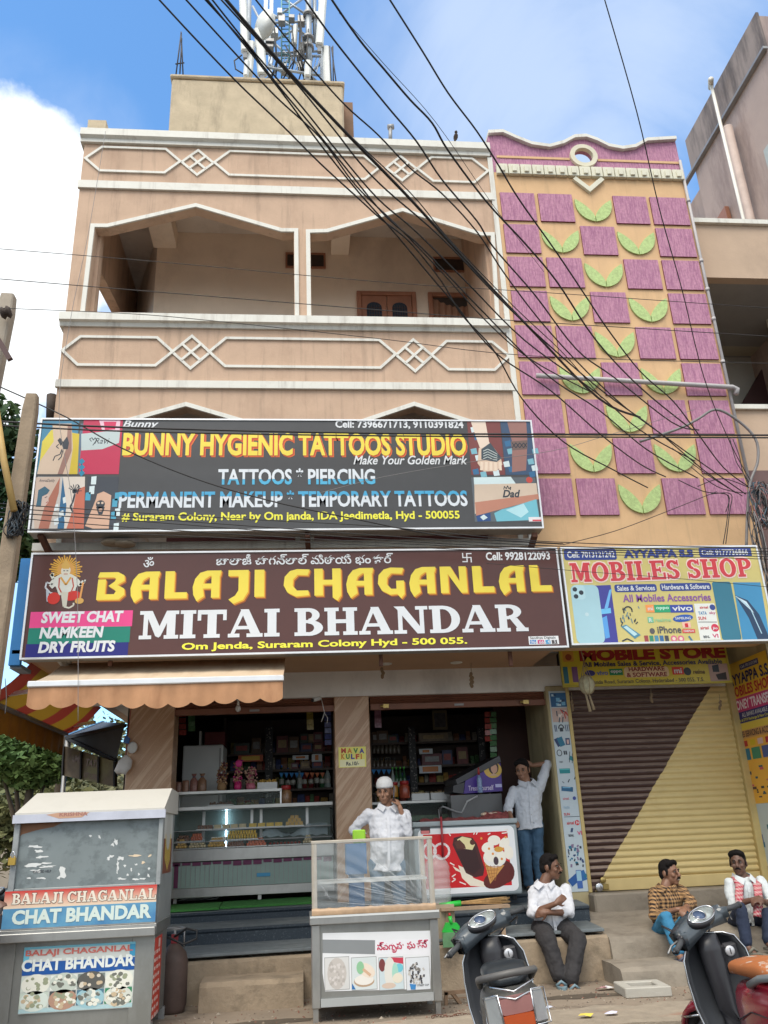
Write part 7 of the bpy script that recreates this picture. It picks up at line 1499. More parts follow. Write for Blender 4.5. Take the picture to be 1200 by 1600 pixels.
k=MB().m(mat('blue_tag',(.03,.12,.35),.5));k.prism([P(192,1160,10.62),P(201,1162,10.62),P(203,1154,10.62),P(197,1148,10.62)],(0,.03,0));k.build('tag',None,HBG);k=MB().m(WHITEP);k.ell(P(207,1168,10.65),(.06,.02,.07),10,6);k.build('paper_pouch',None,HBG)
k=MB().m(mat('red_cord',(.3,.06,.05),.8));k.tube([P(205,1105,10.67),P(200,1150,10.66),P(196,1182,10.6)],.006,5);k.build('cord',None,HBG)
k=MB();rs=random.Random(44);gm=[mat('grit_%d'%i,c,.95)for i,c in enumerate(((.24,.19,.14),(.14,.11,.085),(.34,.29,.23),(.22,.10,.07)))]
for i in range(1500):
 x,y=rs.uniform(-2.6,6.2),7.95+1.6*rs.random()**1.5;x=x if rs.random()>.5 else 1.2+rs.gauss(0,1.6)
 if y>8.9 and x>3:y-=1
 r_=rs.uniform(.004,.013)*(2 if rs.random()>.96 else 1);k.m(gm[i%4]);zz_=.002
 k.add([(x-r_,y,zz_),(x,y-r_*.8,zz_),(x+r_,y+r_*.2,zz_),(x+r_*.2,y+r_,zz_),(x,y,zz_+r_*.9)],[(0,1,4),(1,2,4),(2,3,4),(3,0,4)])
tag(k.build('grit',None,fixn=False),'loose grit and pebbles scattered over the concrete apron','grit',kind='stuff')
k=MB().m(mat('dark_damp_patch',(.09,.07,.05),.8,var=.3,scale=6));rs=random.Random(12)
for cx,cy,rx,ry in((2.55,8.75,.55,.12),(1.9,8.35,.35,.1),(-.3,8.5,.5,.12),(3.9,8.3,.5,.08)):
 k.add([V((cx+rx*rs.uniform(.6,1.1)*math.cos(2*PI*i/16),cy+ry*rs.uniform(.6,1.1)*math.sin(2*PI*i/16),.003))for i in range(16)],[tuple(range(16))])
struct(k.build('ground_stains',None,fixn=False))
# people
def organic(k,name,mt,parent,vox=.01,sm=3,disp=0.,dsc=.07):
 o=k.build(name,mt,None)
 m_=o.modifiers.new('r','REMESH');m_.mode='VOXEL';m_.voxel_size=vox;m_.use_smooth_shade=True
 s_=o.modifiers.new('s','SMOOTH');s_.factor=.5;s_.iterations=sm
 if disp:
  tx=bpy.data.textures.get('cloth_%d'%int(dsc*1000))or bpy.data.textures.new('cloth_%d'%int(dsc*1000),'CLOUDS');tx.noise_scale=dsc;tx.noise_depth=3
  d=o.modifiers.new('d','DISPLACE');d.texture=tx;d.strength=disp;d.mid_level=.5;d.texture_coords='GLOBAL'
 dg=bpy.context.evaluated_depsgraph_get();bpy.context.view_layer.update()
 me=bpy.data.meshes.new_from_object(o.evaluated_get(bpy.context.evaluated_depsgraph_get()))
 old=o.data;o.modifiers.clear();o.data=me;me.name=name;bpy.data.meshes.remove(old);me.materials.clear();me.materials.append(mt)
 off=worg(parent)
 for v in me.vertices:v.co-=off
 for p_ in me.polygons:p_.use_smooth=True
 o.parent=parent;return o
def limb(k,pts,rs,n=12):
 pts=[V(p_)for p_ in pts];q,r_=[pts[0]],[rs[0]]
 for i in range(len(pts)-1):
  for f in(.25,.5,.75,1):q.append(pts[i].lerp(pts[i+1],f));r_.append(rs[i]+(rs[i+1]-rs[i])*f)
 for i in range(len(pts)-1):
  k.tube(q[i*4:i*4+5],r_[i*4:i*4+5],n)
 for p_,r0 in zip(pts,rs):k.ell(p_,r0,10,8)
def hand(k,w_,d,n_,side,curl=.5,s=1.):
 "w_ wrist, d pointing along the fingers, n_ out of the back of the hand, side +1/-1 picks the thumb side"
 d=V(d).normalized();n_=V(n_);n_=(n_-d*n_.dot(d)).normalized();t_=d.cross(n_)*side
 M=Matrix((t_,d,n_)).transposed()
 k.ell(w_+d*.05*s,(.040*s,.052*s,.019*s),10,8,M);limb(k,[w_,w_+d*.04*s],[.026*s,.024*s],8)
 for i,(ln,o_)in enumerate(((.072,.030),(.08,.010),(.075,-.010),(.058,-.030))):
  b0=w_+d*.088*s+t_*o_*s;a=curl*(.9+.1*i);p1=b0+(d*math.cos(a*.7)-n_*math.sin(a*.7))*ln*.45*s
  p2=p1+(d*math.cos(a*1.6)-n_*math.sin(a*1.6))*ln*.32*s;p3=p2+(d*math.cos(a*2.3)-n_*math.sin(a*2.3))*ln*.25*s
  limb(k,[b0-d*.02*s,b0,p1,p2,p3],[.0095*s,.0095*s,.009*s,.0085*s,.0075*s],6)
 b0=w_+d*.03*s+t_*.03*s;p1=b0+(t_*.7+d*.6-n_*.3)*.038*s;p2=p1+(t_*.25+d*.85-n_*.4*(1+curl))*.03*s
 limb(k,[b0,p1,p2],[.013*s,.0105*s,.009*s],6)
def torso(k,hm,nk,ax0,ax1,fw,W_,ext=0.,belly=0.,hem=None):
 hm,nk=V(hm),V(nk);rings=[];prof=[(0,.165,.115,0),(.2,.16,.118,belly*.8),(.45,.165,.12,belly),(.68,.182,.122,belly*.3),(.84,.175,.105,0),(.94,.12,.08,0),(1.0,.068,.065,0)]
 if hem:prof=[(-hem,.175,.128,0)]+prof
 up=(nk-hm)
 for f,wx,dy,bl in prof:
  c=hm+up*f;a=ax0.lerp(ax1,max(0,min(1,f))).normalized();b=fw-a*fw.dot(a);b.normalize()
  rings.append([c+a*(wx*W_+ext)*math.cos(t_)+b*((dy+ext+(bl if math.sin(t_)>0 else 0))*math.sin(t_))for t_ in[2*PI*i/20 for i in range(20)]])
 k.loft(rings)
def person(label,J,base,face,skin,shirt,trous,hairm,footm,hairl=1.,cap=None,mous=False,W_=1.,belly=.0,cuffL=.95,cuffR=.95,hem=.0,hands=((0,0),(0,0)),seated=False,hs=1.13,tilt=0.,open_smile=False,tr=1.,beard=False):
 t_=thing('person',label,'person',base);g_=lambda n:V(J[n])
 hd,nk=g_('head')+V((0,0,-.015)),g_('neck')+V((0,0,.02));f=V(face).normalized();u=(V((0,0,1))-f*f.z).normalized();s_=f.cross(u)
 u=(u+s_*tilt).normalized();s_=f.cross(u)
 HM=Matrix((s_,f,u)).transposed();H=lambda x,y,z:hd+HM@(V((x,y,z))*hs)
 hips=(g_('hipL')+g_('hipR'))/2;axh=(g_('hipR')-g_('hipL')).normalized();axs=(g_('shR')-g_('shL')).normalized();fwd=V((0,0,1)).cross(axs);fwd=-fwd if fwd.y>0 else fwd
 shc=(g_('shL')+g_('shR'))/2
 k=MB()
 k.ell(H(0,-.012,.02),(.074*hs,.093*hs,.098*hs),16,12,HM);k.ell(H(0,.022,-.045),(.056*hs,.066*hs,.062*hs),14,10,HM);k.ell(H(0,.055,-.085),(.03*hs,.03*hs,.022*hs),10,8,HM)
 limb(k,[H(0,.088,.018),H(0,.108,-.018)],[.009*hs,.015*hs],8);k.ell(H(0,.1,-.024),(.019*hs,.014*hs,.010*hs),8,6,HM)
 for q in(-1,1):k.ell(H(q*.032,.078,.032),(.022*hs,.012*hs,.009*hs),8,6,HM);k.ell(H(q*.04,.066,-.018),(.022*hs,.018*hs,.018*hs),8,6,HM);k.ell(H(q*.076,-.012,-.005),(.010*hs,.020*hs,.030*hs),8,6,HM)
 k.ell(H(0,.087,-.052),(.024*hs,.012*hs,.007*hs),8,6,HM);k.ell(H(0,.085,-.064),(.021*hs,.012*hs,.008*hs),8,6,HM)
 limb(k,[H(0,-.02,-.05),nk,nk.lerp(shc,.6)],[.054*hs,.056,.062])
 torso(k,hips,nk,axh,axs,fwd,W_*.93,-.012,belly)
 for sd in 'LR':
  limb(k,[g_('sh'+sd),g_('el'+sd),g_('wr'+sd)],[.052,.040,.027]);hn=hands['LR'.index(sd)]
  if hn[0]:hand(k,g_('wr'+sd),*hn)
  limb(k,[g_('hip'+sd),g_('kn'+sd),g_('an'+sd)],[.078,.055,.038]);a=g_('an'+sd);tdir=V(J.get('toe'+sd,(0,-1,-.25))).normalized()
  limb(k,[a+V((0,0,-.02))-tdir*.03,a+tdir*.08+V((0,0,-.045)),a+tdir*.15+V((0,0,-.055))],[.036,.03,.02])
 organic(k,'body',skin,t_,.0075,3)
 ew,ed=mat('eye_white',(.30,.27,.25),.3,var=0),mat('eye_dark',(.012,.008,.006),.2,var=0)
 for q in(-1,1):
  k=MB().m(ew);k.ell(H(q*.030,.0765,.016),(.0105*hs,.008*hs,.0048*hs),10,8,HM);k.m(ed);k.ell(H(q*.029,.0825,.016),(.006*hs,.006*hs,.006*hs),8,6,HM);k.tube([H(q*.012,.083,.034),H(q*.03,.0905,.038),H(q*.048,.078,.033)],[.0025*hs,.0045*hs,.002*hs],6);k.tube([H(q*.016,.082,.0225),H(q*.03,.0868,.0245),H(q*.044,.076,.021)],.0018*hs,5);k.build('eye',None,t_)
 if mous:
  k=MB().m(hairm)
  for q in(-1,1):k.tube([H(0,.1,-.039),H(q*.015,.0995,-.041),H(q*.030,.087,-.049)],[.007*hs,.0075*hs,.003*hs],8)
  k.build('moustache',None,t_)
 if open_smile:k=MB().m(mat('teeth',(.6,.58,.52),.3,var=0));k.ell(H(0,.0925,-.056),(.017*hs,.006*hs,.0045*hs),8,6,HM);k.build('teeth',None,t_)
 if hairl:
  k=MB();k.ell(H(0,-.022,.045),(.079*hs,.090*hs,.086*hs),16,12,HM);k.ell(H(0,-.05,.0),(.074*hs,.06*hs,.08*hs),14,10,HM)
  for i in range(16):a=PI*i/15;k.ell(H(.055*math.cos(a),.03+.018*math.sin(a),.082+.022*math.sin(a)),(.026*hs,.024*hs,.022*hs*hairl),8,6,HM)
  for q in(-1,1):k.ell(H(q*.071,.016,.012),(.008*hs,.014*hs,.036*hs),8,6,HM)
  organic(k,'hair',hairm,t_,.0075,1,.008,.02)
 if cap:
  k=MB().m(cap);k.loft([[H(.083*r_*math.cos(a),-.014+.1*r_*math.sin(a),z)for a in[2*PI*i/24 for i in range(24)]]for r_,z in((.99,.045),(1.01,.062),(.97,.095),(.78,.128),(.42,.147),(.05,.152))]);k.build('cap',None,t_)
 k=MB();torso(k,hips,nk,axh,axs,fwd,W_,.010,belly,hem)
 for sd,cf in(('L',cuffL),('R',cuffR)):
  s0,e0,w0=g_('sh'+sd),g_('el'+sd),g_('wr'+sd)
  if cf>0:limb(k,[s0,e0,e0.lerp(w0,cf)],[.066,.053,.046-.005*cf]);k.tube([e0.lerp(w0,cf-.12),e0.lerp(w0,cf)],.045,12)
  else:limb(k,[s0,s0.lerp(e0,1+cf)],[.072,.07])
 organic(k,'shirt',shirt,t_,.010,2,.034,.07)
 k=MB().m(shirt);un=(hd-nk).normalized()
 for q in(-1,1):
  k.loft([[nk+axs*q*.078-fwd*.04+un*.052,nk+axs*q*.088+fwd*.045+un*.034,nk+axs*q*.022+fwd*.112-un*.006],[nk+axs*q*.102-fwd*.04+un*.008,nk+axs*q*.122+fwd*.06-un*.022,nk+axs*q*.07+fwd*.138-un*.066]],smooth=False,closed=False,cap=False)
 cl=k.build('collar',None,t_);sdm=cl.modifiers.new('s','SOLIDIFY');sdm.thickness=.006
 k=MB().m(shirt);fp=[hips+(nk-hips)*f_+fwd*((.118 if f_<.8 else .1)+.016+(belly if f_<.6 else belly*.4 if f_<.8 else 0))for f_ in(-.05,.2,.45,.68,.84)];
 for a,b in zip(fp,fp[1:]):k.bar(a,b,.028,.01,up=fwd)
 k.m(mat('shirt_button',(.35,.34,.33),.4))
 for i in range(5):k.ell(fp[0].lerp(fp[4],.12+i*.19)+fwd*.012,.006,6,4)
 if belly<.05 or not seated:k.build('placket',None,t_)
 k=MB();k.ell(hips+V((0,0,.02)),(.165*W_,.125,.12),14,10)
 for sd in 'LR':limb(k,[g_('hip'+sd),g_('kn'+sd),g_('kn'+sd).lerp(g_('an'+sd),.93)],[.094*tr,.074*tr,.064*tr])
 organic(k,'trousers',trous,t_,.010,2,.028,.07)
 for sd in 'LR':
  a=g_('an'+sd);tdir=V(J.get('toe'+sd,(0,-1,-.25))).normalized();td=V((tdir.x,tdir.y,0)).normalized();sd_=td.cross(V((0,0,1)))
  k=MB().m(footm);z0_=a.z-.085
  k.loft([[V((a.x,a.y,z0_+h_))-td*.07+(td*(.27*y)+sd_*x*.046*(1-.25*abs(2*y-1.2)))for x,y in((-1,0),(1,0),(1.1,.4),(1.1,.75),(.5,1),(-.5,1),(-1.1,.75),(-1.1,.4))]for h_ in(0,.022)],smooth=False)
  k.tube([V((a.x,a.y,z0_+.024))+td*.08-sd_*.05,V((a.x,a.y,z0_+.062))+td*.09,V((a.x,a.y,z0_+.024))+td*.08+sd_*.05],.014,8)
  k.build('sandal',None,t_)
 return t_,H,fwd,t_
def skn(n,c):return mat('skin_'+n,c,.5,var=.1,scale=14)
HAIRB=mat('black_hair',(.012,.010,.010),.9,spec=.15,var=.3,scale=40)
HAIRG=mat('greying_hair',(.05,.047,.045),.6,var=.4,scale=60)
WSH=mat('white_shirt_cloth',(.62,.63,.67),.85,var=.05,scale=6,bump=.35,bscale=9)
WSH2=mat('striped_white_shirt',(.56,.59,.64),.85,var=.08,scale=30,bump=.35,bscale=9)
DEN=mat('dark_blue_denim',(.045,.10,.17),.85,var=.2,scale=8,stain=(.09,.17,.25),samt=.5,sscale=(3,3,3),slo=.5,shi=.7)
DEN2=mat('bright_blue_denim',(.035,.19,.34),.85,var=.2,scale=8,stain=(.16,.33,.46),samt=.6,sscale=(4,4,4),slo=.5,shi=.7)
CHAR=mat('charcoal_trousers',(.028,.026,.028),.85,var=.15,scale=8)
SOLE=mat('grey_blue_sandal',(.16,.24,.28),.8,var=.2);SOLEB=mat('black_sandal',(.03,.03,.035),.7)
Y1=9.85;p=lambda x,y,d=0.:P(x,y,Y1+d)
tz=.44
J=dict(head=p(601,1236,-.02),neck=p(605,1263),shL=p(577,1272),shR=p(633,1274),elL=p(551,1297,.06),wrL=p(570,1306,.0),elR=p(637,1303,-.10),wrR=p(625,1262,-.13),hipL=p(589,1350),hipR=p(621,1350))
for s_,x in(('L',.0),('R',.0)):h_=J['hip'+s_];J['kn'+s_]=V((h_.x,Y1-.02,.92));J['an'+s_]=V((h_.x+(-.02 if s_=='L' else .02),Y1+.02,tz+.09))
d_ph=(p(615,1236,-.06)-J['wrR'])
m1,H1,f1_,_=person('man in a white skullcap and shirt on the phone behind the glass stall',J,(p(604,1340).x,Y1,tz),(-.32,-.94,-.12),skn('a',(.30,.155,.095)),WSH,DEN,HAIRG,SOLEB,hairl=.0,cap=mat('white_knit_cap',(.66,.66,.66),.9,var=.05,bump=.5,bscale=120),belly=.055,W_=1.08,hem=.12,hands=(((.9,.2,-.3),(0,-.4,1),-1,.5),(d_ph,(.75,-.5,.1),-1,1.0)),cuffL=.86,cuffR=.72,mous=False)
pp=H1(-.084,.02,-.01);
ea=H1(.084,.0,.005)if(H1(.084,0,0).x>H1(-.084,0,0).x)else H1(-.084,.0,.005)
k=MB().m(mat('dark_phone',(.02,.03,.06),.2));a=ea+V((.012,-.02,.04));b=ea+V((-.005,-.09,-.085));k.bar(a,b,.012,.07,up=(0,-1,.6));tag(k.build('phone',None,None,bevel=.004),'dark mobile phone held to the ear of the man in the skullcap','phone')
Y2_=10.78;p=lambda x,y,d=0.:P(x,y,Y2_+d)
J=dict(head=p(816,1202),neck=p(823,1225),shL=p(803,1236),shR=p(843,1231),elL=p(793,1262,-.08),wrL=p(799,1279,-.28),elR=p(856,1193,.02),wrR=p(832,1196,.08),hipL=p(816,1290),hipR=p(838,1287),knL=p(822,1345,-.03),knR=p(840,1343,.02))
J['anL']=V((J['knL'].x+.02,Y2_+.02,.86));J['anR']=V((J['knR'].x+.02,Y2_+.06,.86))
person('young man leaning by the freezer with one hand behind his head',J,(p(828,1390).x,Y2_,.77),(-.45,-.86,-.25),skn('b',(.27,.14,.085)),WSH2,DEN,HAIRB,SOLEB,W_=.96,hem=.1,hands=(((.25,-.6,-.35),(0,-.3,1),1,.35),((-.8,.1,.35),(.2,1,.1),1,.4)),cuffL=.42,cuffR=.02,tr=.95)
Y3=9.82;p=lambda x,y,d=0.:P(x,y,Y3+d)
J=dict(head=p(860,1353),neck=p(850,1383),shL=p(836,1392),shR=p(884,1390),elL=p(831,1427,-.12),wrL=p(868,1412,-.30),elR=p(891,1426,-.12),wrR=p(856,1426,-.26),hipL=p(846,1452),hipR=p(878,1450),knL=P(856,1470,9.40),knR=P(903,1468,9.42),anL=P(874,1527,9.30),anR=P(892,1533,9.24),toeL=(-.1,-1,-.3),toeR=(.1,-1,-.3))
m3,H3,f3,_=person('man in charcoal trousers seated with folded arms on the granite step',J,(p(860,1455).x,Y3,.45),(.82,-.56,-.08),skn('c',(.17,.082,.05)),WSH,CHAR,HAIRB,SOLE,mous=True,W_=1.04,belly=.02,hands=(((.8,.1,.45),(0,-1,.1),1,.5),((-.9,.3,-.1),(0,-1,.2),-1,.6)),cuffL=.30,cuffR=.30,seated=True,tr=1.24)
def check_mat(name,a,b,sc,c=None):
 m_=bpy.data.materials.new(name);m_.use_nodes=True;g=m_.node_tree;bs=g.nodes['Principled BSDF'];bs.inputs['Roughness'].default_value=.9
 tc_=g.nodes.new('ShaderNodeTexCoord');sp_=g.nodes.new('ShaderNodeSeparateXYZ');g.links.new(tc_.outputs['Object'],sp_.inputs[0])
 def mm(op,x,y):
  n=g.nodes.new('ShaderNodeMath');n.operation=op
  for i,q in enumerate((x,y)):
   if isinstance(q,(int,float)):n.inputs[i].default_value=q
   else:g.links.new(q,n.inputs[i])
  return n.outputs[0]
 xx=mm('ADD',sp_.outputs['X'],mm('MULTIPLY',sp_.outputs['Y'],.8));st_=[mm('GREATER_THAN',mm('FRACT',mm('MULTIPLY',q,sc),0),.5)for q in(xx,sp_.outputs['Z'])]
 f=mm('MULTIPLY',mm('ADD',st_[0],st_[1]),.5);r=g.nodes.new('ShaderNodeMixRGB');g.links.new(f,r.inputs[0]);r.inputs[1].default_value=(*a,1);r.inputs[2].default_value=(*b,1);g.links.new(r.outputs[0],bs.inputs['Base Color']);return m_
CHK=check_mat('brown_checked_cloth',(.40,.23,.10),(.02,.012,.012),27)
Y4=9.78;p=lambda x,y,d=0.:P(x,y,Y4+d)
J=dict(head=p(1046,1362),neck=p(1040,1388),shL=p(1022,1396),shR=p(1064,1392),elL=p(1022,1432,-.15),wrL=p(1058,1421,-.36),elR=p(1082,1412,-.2),wrR=p(1070,1419,-.4),hipL=p(1030,1456),hipR=p(1058,1454),knL=P(1040,1434,9.36),knR=P(1078,1434,9.38),anL=P(1061,1489,9.22),anR=P(1076,1484,9.3),toeL=(.1,-1,-.3),toeR=(.3,-1,-.3))
person('smiling man in a brown checked shirt and blue jeans on the cement steps',J,(p(1044,1460).x,Y4,.42),(.55,-.83,-.02),skn('d',(.23,.115,.07)),CHK,DEN2,HAIRB,mat('slate_slipper',(.10,.10,.14),.8),W_=.95,hands=(((.9,-.2,.1),(0,-.3,1),1,.6),((-.5,-.7,-.1),(.3,0,1),-1,.6)),cuffL=.6,cuffR=.6,seated=True,open_smile=True,mous=True,tr=.9)
Y5=9.78;p=lambda x,y,d=0.:P(x,y,Y5+d)
J=dict(head=p(1153,1347),neck=p(1160,1374),shL=p(1140,1381),shR=p(1188,1378),elL=p(1145,1414,-.12),wrL=p(1176,1406,-.34),elR=p(1207,1412,-.15),wrR=p(1190,1408,-.36),hipL=p(1150,1442),hipR=p(1184,1440),knL=P(1157,1420,9.36),knR=P(1200,1428,9.4),anL=P(1167,1476,9.22),anR=P(1200,1470,9.28),toeL=(.2,-1,-.3))
m5,H5,f5,_=person('man with a red checked scarf seated at the right end of the steps',J,(p(1168,1445).x,Y5,.42),(-.55,-.83,.0),skn('e',(.13,.065,.043)),mat('pale_shirt_cloth',(.58,.62,.63),.85,var=.06),mat('navy_trousers',(.012,.02,.045),.9,var=.2),HAIRB,mat('olive_slipper',(.16,.15,.12),.8),mous=True,W_=.96,hands=(((.8,-.1,.2),(0,-.5,1),1,.9),((-.8,-.2,.1),(0,-.5,1),-1,.9)),cuffL=.35,cuffR=.35,seated=True,tr=.9,hairl=1.15)
SCF=check_mat('red_checked_scarf',(.52,.36,.34),(.40,.02,.05),26)
k=MB().m(SCF);n0=V(J['neck'])
for sd,pts in((-1,[n0+V((.02,.09,.02)),n0+V((-.085,.03,.03)),n0+V((-.10,-.10,-.04)),p(1153,1400,-.2),p(1158,1424,-.26)]),(1,[n0+V((.0,.09,.02)),n0+V((.09,.03,.03)),n0+V((.10,-.10,-.05)),p(1184,1405,-.26),p(1182,1432,-.36)])):
 rings=[];n=16
 for i in range(n+1):
  f=i/n*(len(pts)-1);j=min(int(f),len(pts)-2);c=pts[j].lerp(pts[j+1],f-j);w_=.03+.018*min(1,i/8)
  rings.append([c+V((w_*math.cos(a)+.006*math.sin(5*a+i),.02*math.sin(a)-.02,.012*math.sin(2*a)))for a in[2*PI*q/12 for q in range(12)]])
 k.loft(rings)
tag(k.build('scarf',None),'red and white checked cotton scarf round the neck of the man at the right','scarf')
p=lambda x,y,d=0.:P(x-12,y,7.7+d)
J=dict(head=p(-75,1310),neck=p(-72,1345),shL=p(-100,1360),shR=p(-45,1362),elL=p(-95,1420),wrL=p(-60,1440,-.2),elR=p(-32,1425),wrR=p(-9,1430,-.1),hipL=p(-90,1475),hipR=p(-58,1475),knL=p(-50,1490,-.35),knR=p(-14,1488,-.2))
J['anL']=J['knL']+V((0,0,-.45));J['anR']=J['knR']+V((0,.05,-.45))
J['anL'].z=J['anR'].z=.09
person('person in a blue shirt and pale trousers half out of frame beside the stall',J,(J['hipL'].x,7.7,0),(.8,-.5,0),skn('f',(.13,.065,.045)),mat('blue_shirt',(.05,.12,.28),.85),mat('pale_grey_trousers',(.5,.51,.53),.85),HAIRB,SOLEB,hands=(((.8,-.2,-.3),(0,-.5,1),1,.5),((.7,.1,.6),(-.2,-1,.2),1,.5)),cuffL=.5,cuffR=.45,seated=True)
k=MB().m(mat('red_plastic_stool',(.22,.06,.05),.5));q=(J['hipL']+J['hipR'])/2;zt_=q.z-.1
k.box((q.x-.18,q.y-.17,zt_-.04),(q.x+.2,q.y+.17,zt_))
for a in(-.16,.16):
 for b in(-.15,.13):k.bar((q.x+a,q.y+b,0),(q.x+a*.85,q.y+b*.85,zt_-.04),.04)
tag(k.build('stool',None),'red brown plastic stool at the left edge under the seated person','stool')
# scooters (x forward, y left, z up)
def scooter(label,loc,yaw,lean,turn,body,seatm,trim,lampc,glossy,chrome=True):
 t_=thing('scooter',label,'scooter',loc,None,None);t_.rotation_euler=Euler((0,0,yaw)).to_matrix().to_3x3().__matmul__(Euler((lean,0,0)).to_matrix()).to_euler()
 CHR=mat('chrome',(.55,.55,.56),.2,metal=1.,var=.03);BLP=mat('black_plastic',(.03,.03,.035),.35);RUB=mat('tyre_rubber',(.02,.02,.02),.85)
 b_=lambda k,n,par=t_,bev=0:k.build(n,None,par,bevel=bev,local=True)
 c0=V((.52,0,.55));ax=V((-.42,0,1)).normalized();TM=Matrix.Rotation(turn,4,ax)
 def hb(k):
  k.v=[c0+TM.to_3x3()@(v-c0)for v in k.v];return k
 def wheel(x,steer,nm='wheel'):
  k=MB().m(RUB);k.lathe([(.15,-.045),(.195,-.05),(.213,-.03),(.218,0),(.213,.03),(.195,.05),(.15,.045)],(x,0,.218),26,(0,1,0),closed=True);o=b_(hb(k)if steer else k,'wheel')
  k=MB().m(DSTEEL);k.lathe([(.15,-.035),(.12,-.03),(.05,-.045),(.02,-.05),(.02,.05),(.05,.045),(.12,.03),(.15,.035)],(x,0,.218),20,(0,1,0));b_(hb(k)if steer else k,'rim',o)
 wheel(-.58,False);wheel(.70,True)
 def sect(x,w_,z0,z1,p_=.55,n=20):return[V((x,w_*abs(math.cos(a))**p_*(1 if math.cos(a)>0 else-1),(z0+z1)/2+(z1-z0)/2*abs(math.sin(a))**p_*(1 if math.sin(a)>0 else-1)))for a in[2*PI*i/n for i in range(n)]]
 k=MB().m(body);k.loft([sect(x,w_,z0,z1)for x,w_,z0,z1 in((-.93,.05,.56,.70),(-.90,.11,.50,.735),(-.80,.165,.42,.755),(-.62,.19,.36,.765),(-.38,.19,.30,.755),(-.15,.165,.27,.72),(-.05,.13,.26,.66))]);b_(k,'rear_body')
 k=MB().m(seatm);k.loft([sect(x,w_,z0,z1,.6)for x,w_,z0,z1 in((-.74,.06,.765,.80),(-.70,.12,.76,.845),(-.5,.145,.755,.865),(-.28,.14,.75,.835),(-.08,.12,.735,.82),(.0,.09,.72,.79),(.03,.04,.72,.76))]);b_(k,'seat')
 k=MB().m(trim);k.tube([(-.42,.165,.74),(-.6,.175,.80),(-.78,.16,.83),(-.87,.09,.845),(-.89,0,.85),(-.87,-.09,.845),(-.78,-.16,.83),(-.6,-.175,.80),(-.42,-.165,.74)],.021,10);b_(k,'grab_rail')
 k=MB().m(mat('pink_lens',lampc,.15,spec=.8));k.loft([sect(-.952,.092,.652,.735,.25),sect(-.90,.115,.64,.74,.25)],smooth=False);b_(k,'tail_lamp')
 k=MB().m(mat('amber_lens',(.42,.07,.015),.2,spec=.8,bump=.12,bscale=40,bstretch=(1,6,1)));k.loft([sect(-.958,.088,.578,.65,.25),sect(-.90,.112,.57,.655,.25)],smooth=False);b_(k,'tail_lamp')
 for q in(-1,1):
  k=MB().m(mat('clear_lens',(.42,.44,.44),.14,metal=.3,spec=.9,bump=.15,bscale=30,bstretch=(1,8,1)));k.prism([(-.955,q*.092,.585),(-.86,q*.178,.57),(-.85,q*.176,.74),(-.94,q*.102,.75)],(.06,-q*.01,0));b_(k,'indicator',bev=.01)
  k=MB().m(CHR);k.tube([(-.962,q*.09,.58),(-.865,q*.185,.565),(-.85,q*.182,.745),(-.945,q*.098,.76),(-.962,q*.09,.58)],.005,6);b_(k,'lamp_trim')
 k=MB().m(CHR);k.tube([(-.94,.11,.755),(-.955,0,.725),(-.94,-.11,.755)],.006,6);k.tube([(-.90,.13,.80),(-.955,0,.765),(-.90,-.13,.80)],.006,6);b_(k,'lamp_trim')
 if chrome:k=MB().m(CHR);k.tube([(-.80,.24,.50),(-.93,.21,.53),(-.99,.1,.54),(-1.0,0,.54),(-.99,-.1,.54),(-.93,-.21,.53),(-.80,-.24,.50)],.012,8);b_(k,'bumper_bar')
 k=MB().m(BLP);k.prism([(-.94,-.09,.52),(-.94,.09,.52),(-1.0,.1,.26),(-1.0,-.1,.26)],(.02,0,0));b_(k,'rear_mudguard')
 k=MB().m(mat('number_plate',(.55,.55,.52),.5));k.prism([(-.985,-.09,.47),(-.985,.09,.47),(-1.005,.09,.35),(-1.005,-.09,.35)],(.01,0,0));b_(k,'number_plate')
 k=MB().m(BLP);k.box((-.1,-.17,.25),(.40,.17,.285));b_(k,'floorboard',bev=.015)
 k=MB().m(mat('inner_black_panel',(.022,.024,.028),.45,var=.2));N_=15;out=[]
 prof=[(.36,.275,.185),(.41,.36,.215),(.45,.5,.235),(.47,.65,.235),(.48,.78,.22),(.485,.87,.17),(.49,.90,.10)]
 rows=[[V((x-.10*abs(j/7-1)**2.2,w_*(j/7-1),z))for j in range(N_)]for x,z,w_ in prof]
 k.loft(rows,closed=False,cap=False);ls=b_(k,'leg_shield');sd_=ls.modifiers.new('s','SOLIDIFY');sd_.thickness=.012
 k=MB().m(body);k.loft([[v+V((.022,0,.004))for v in r_]for r_ in rows],closed=False,cap=False);b_(k,'front_panel')
 k=MB().m(CHR);k.tube([r_[0]+V((-.006,-.004,0))for r_ in rows]+[rows[-1][7]+V((0,0,.006))]+[r_[-1]+V((-.006,.004,0))for r_ in reversed(rows)],.0065,8);b_(k,'edge_trim')
 k=MB().m(BLP);k.loft([sect(.36,.07,.285,.36),]+[[V((x+.05*math.cos(a),w_*math.sin(a),z))for a in[2*PI*i/20 for i in range(20)]]for x,z,w_ in((.40,.45,.06),(.42,.65,.075),(.42,.80,.085),(.43,.90,.07))]);b_(k,'steering_cover')
 k=MB().m(BLP);k.box((.385,-.19,.66),(.43,-.07,.83));b_(k,'glove_panel',bev=.02)
 k=MB().m(mat('key_dial',(.6,.6,.62),.3,metal=.5));k.lathe([(.034,0),(.034,-.012),(.026,-.016)],(.384,-.115,.78),16,(1,0,0));k.m(BLP);k.box((.365,-.118,.762),(.37,-.112,.798));b_(k,'ignition_lock')
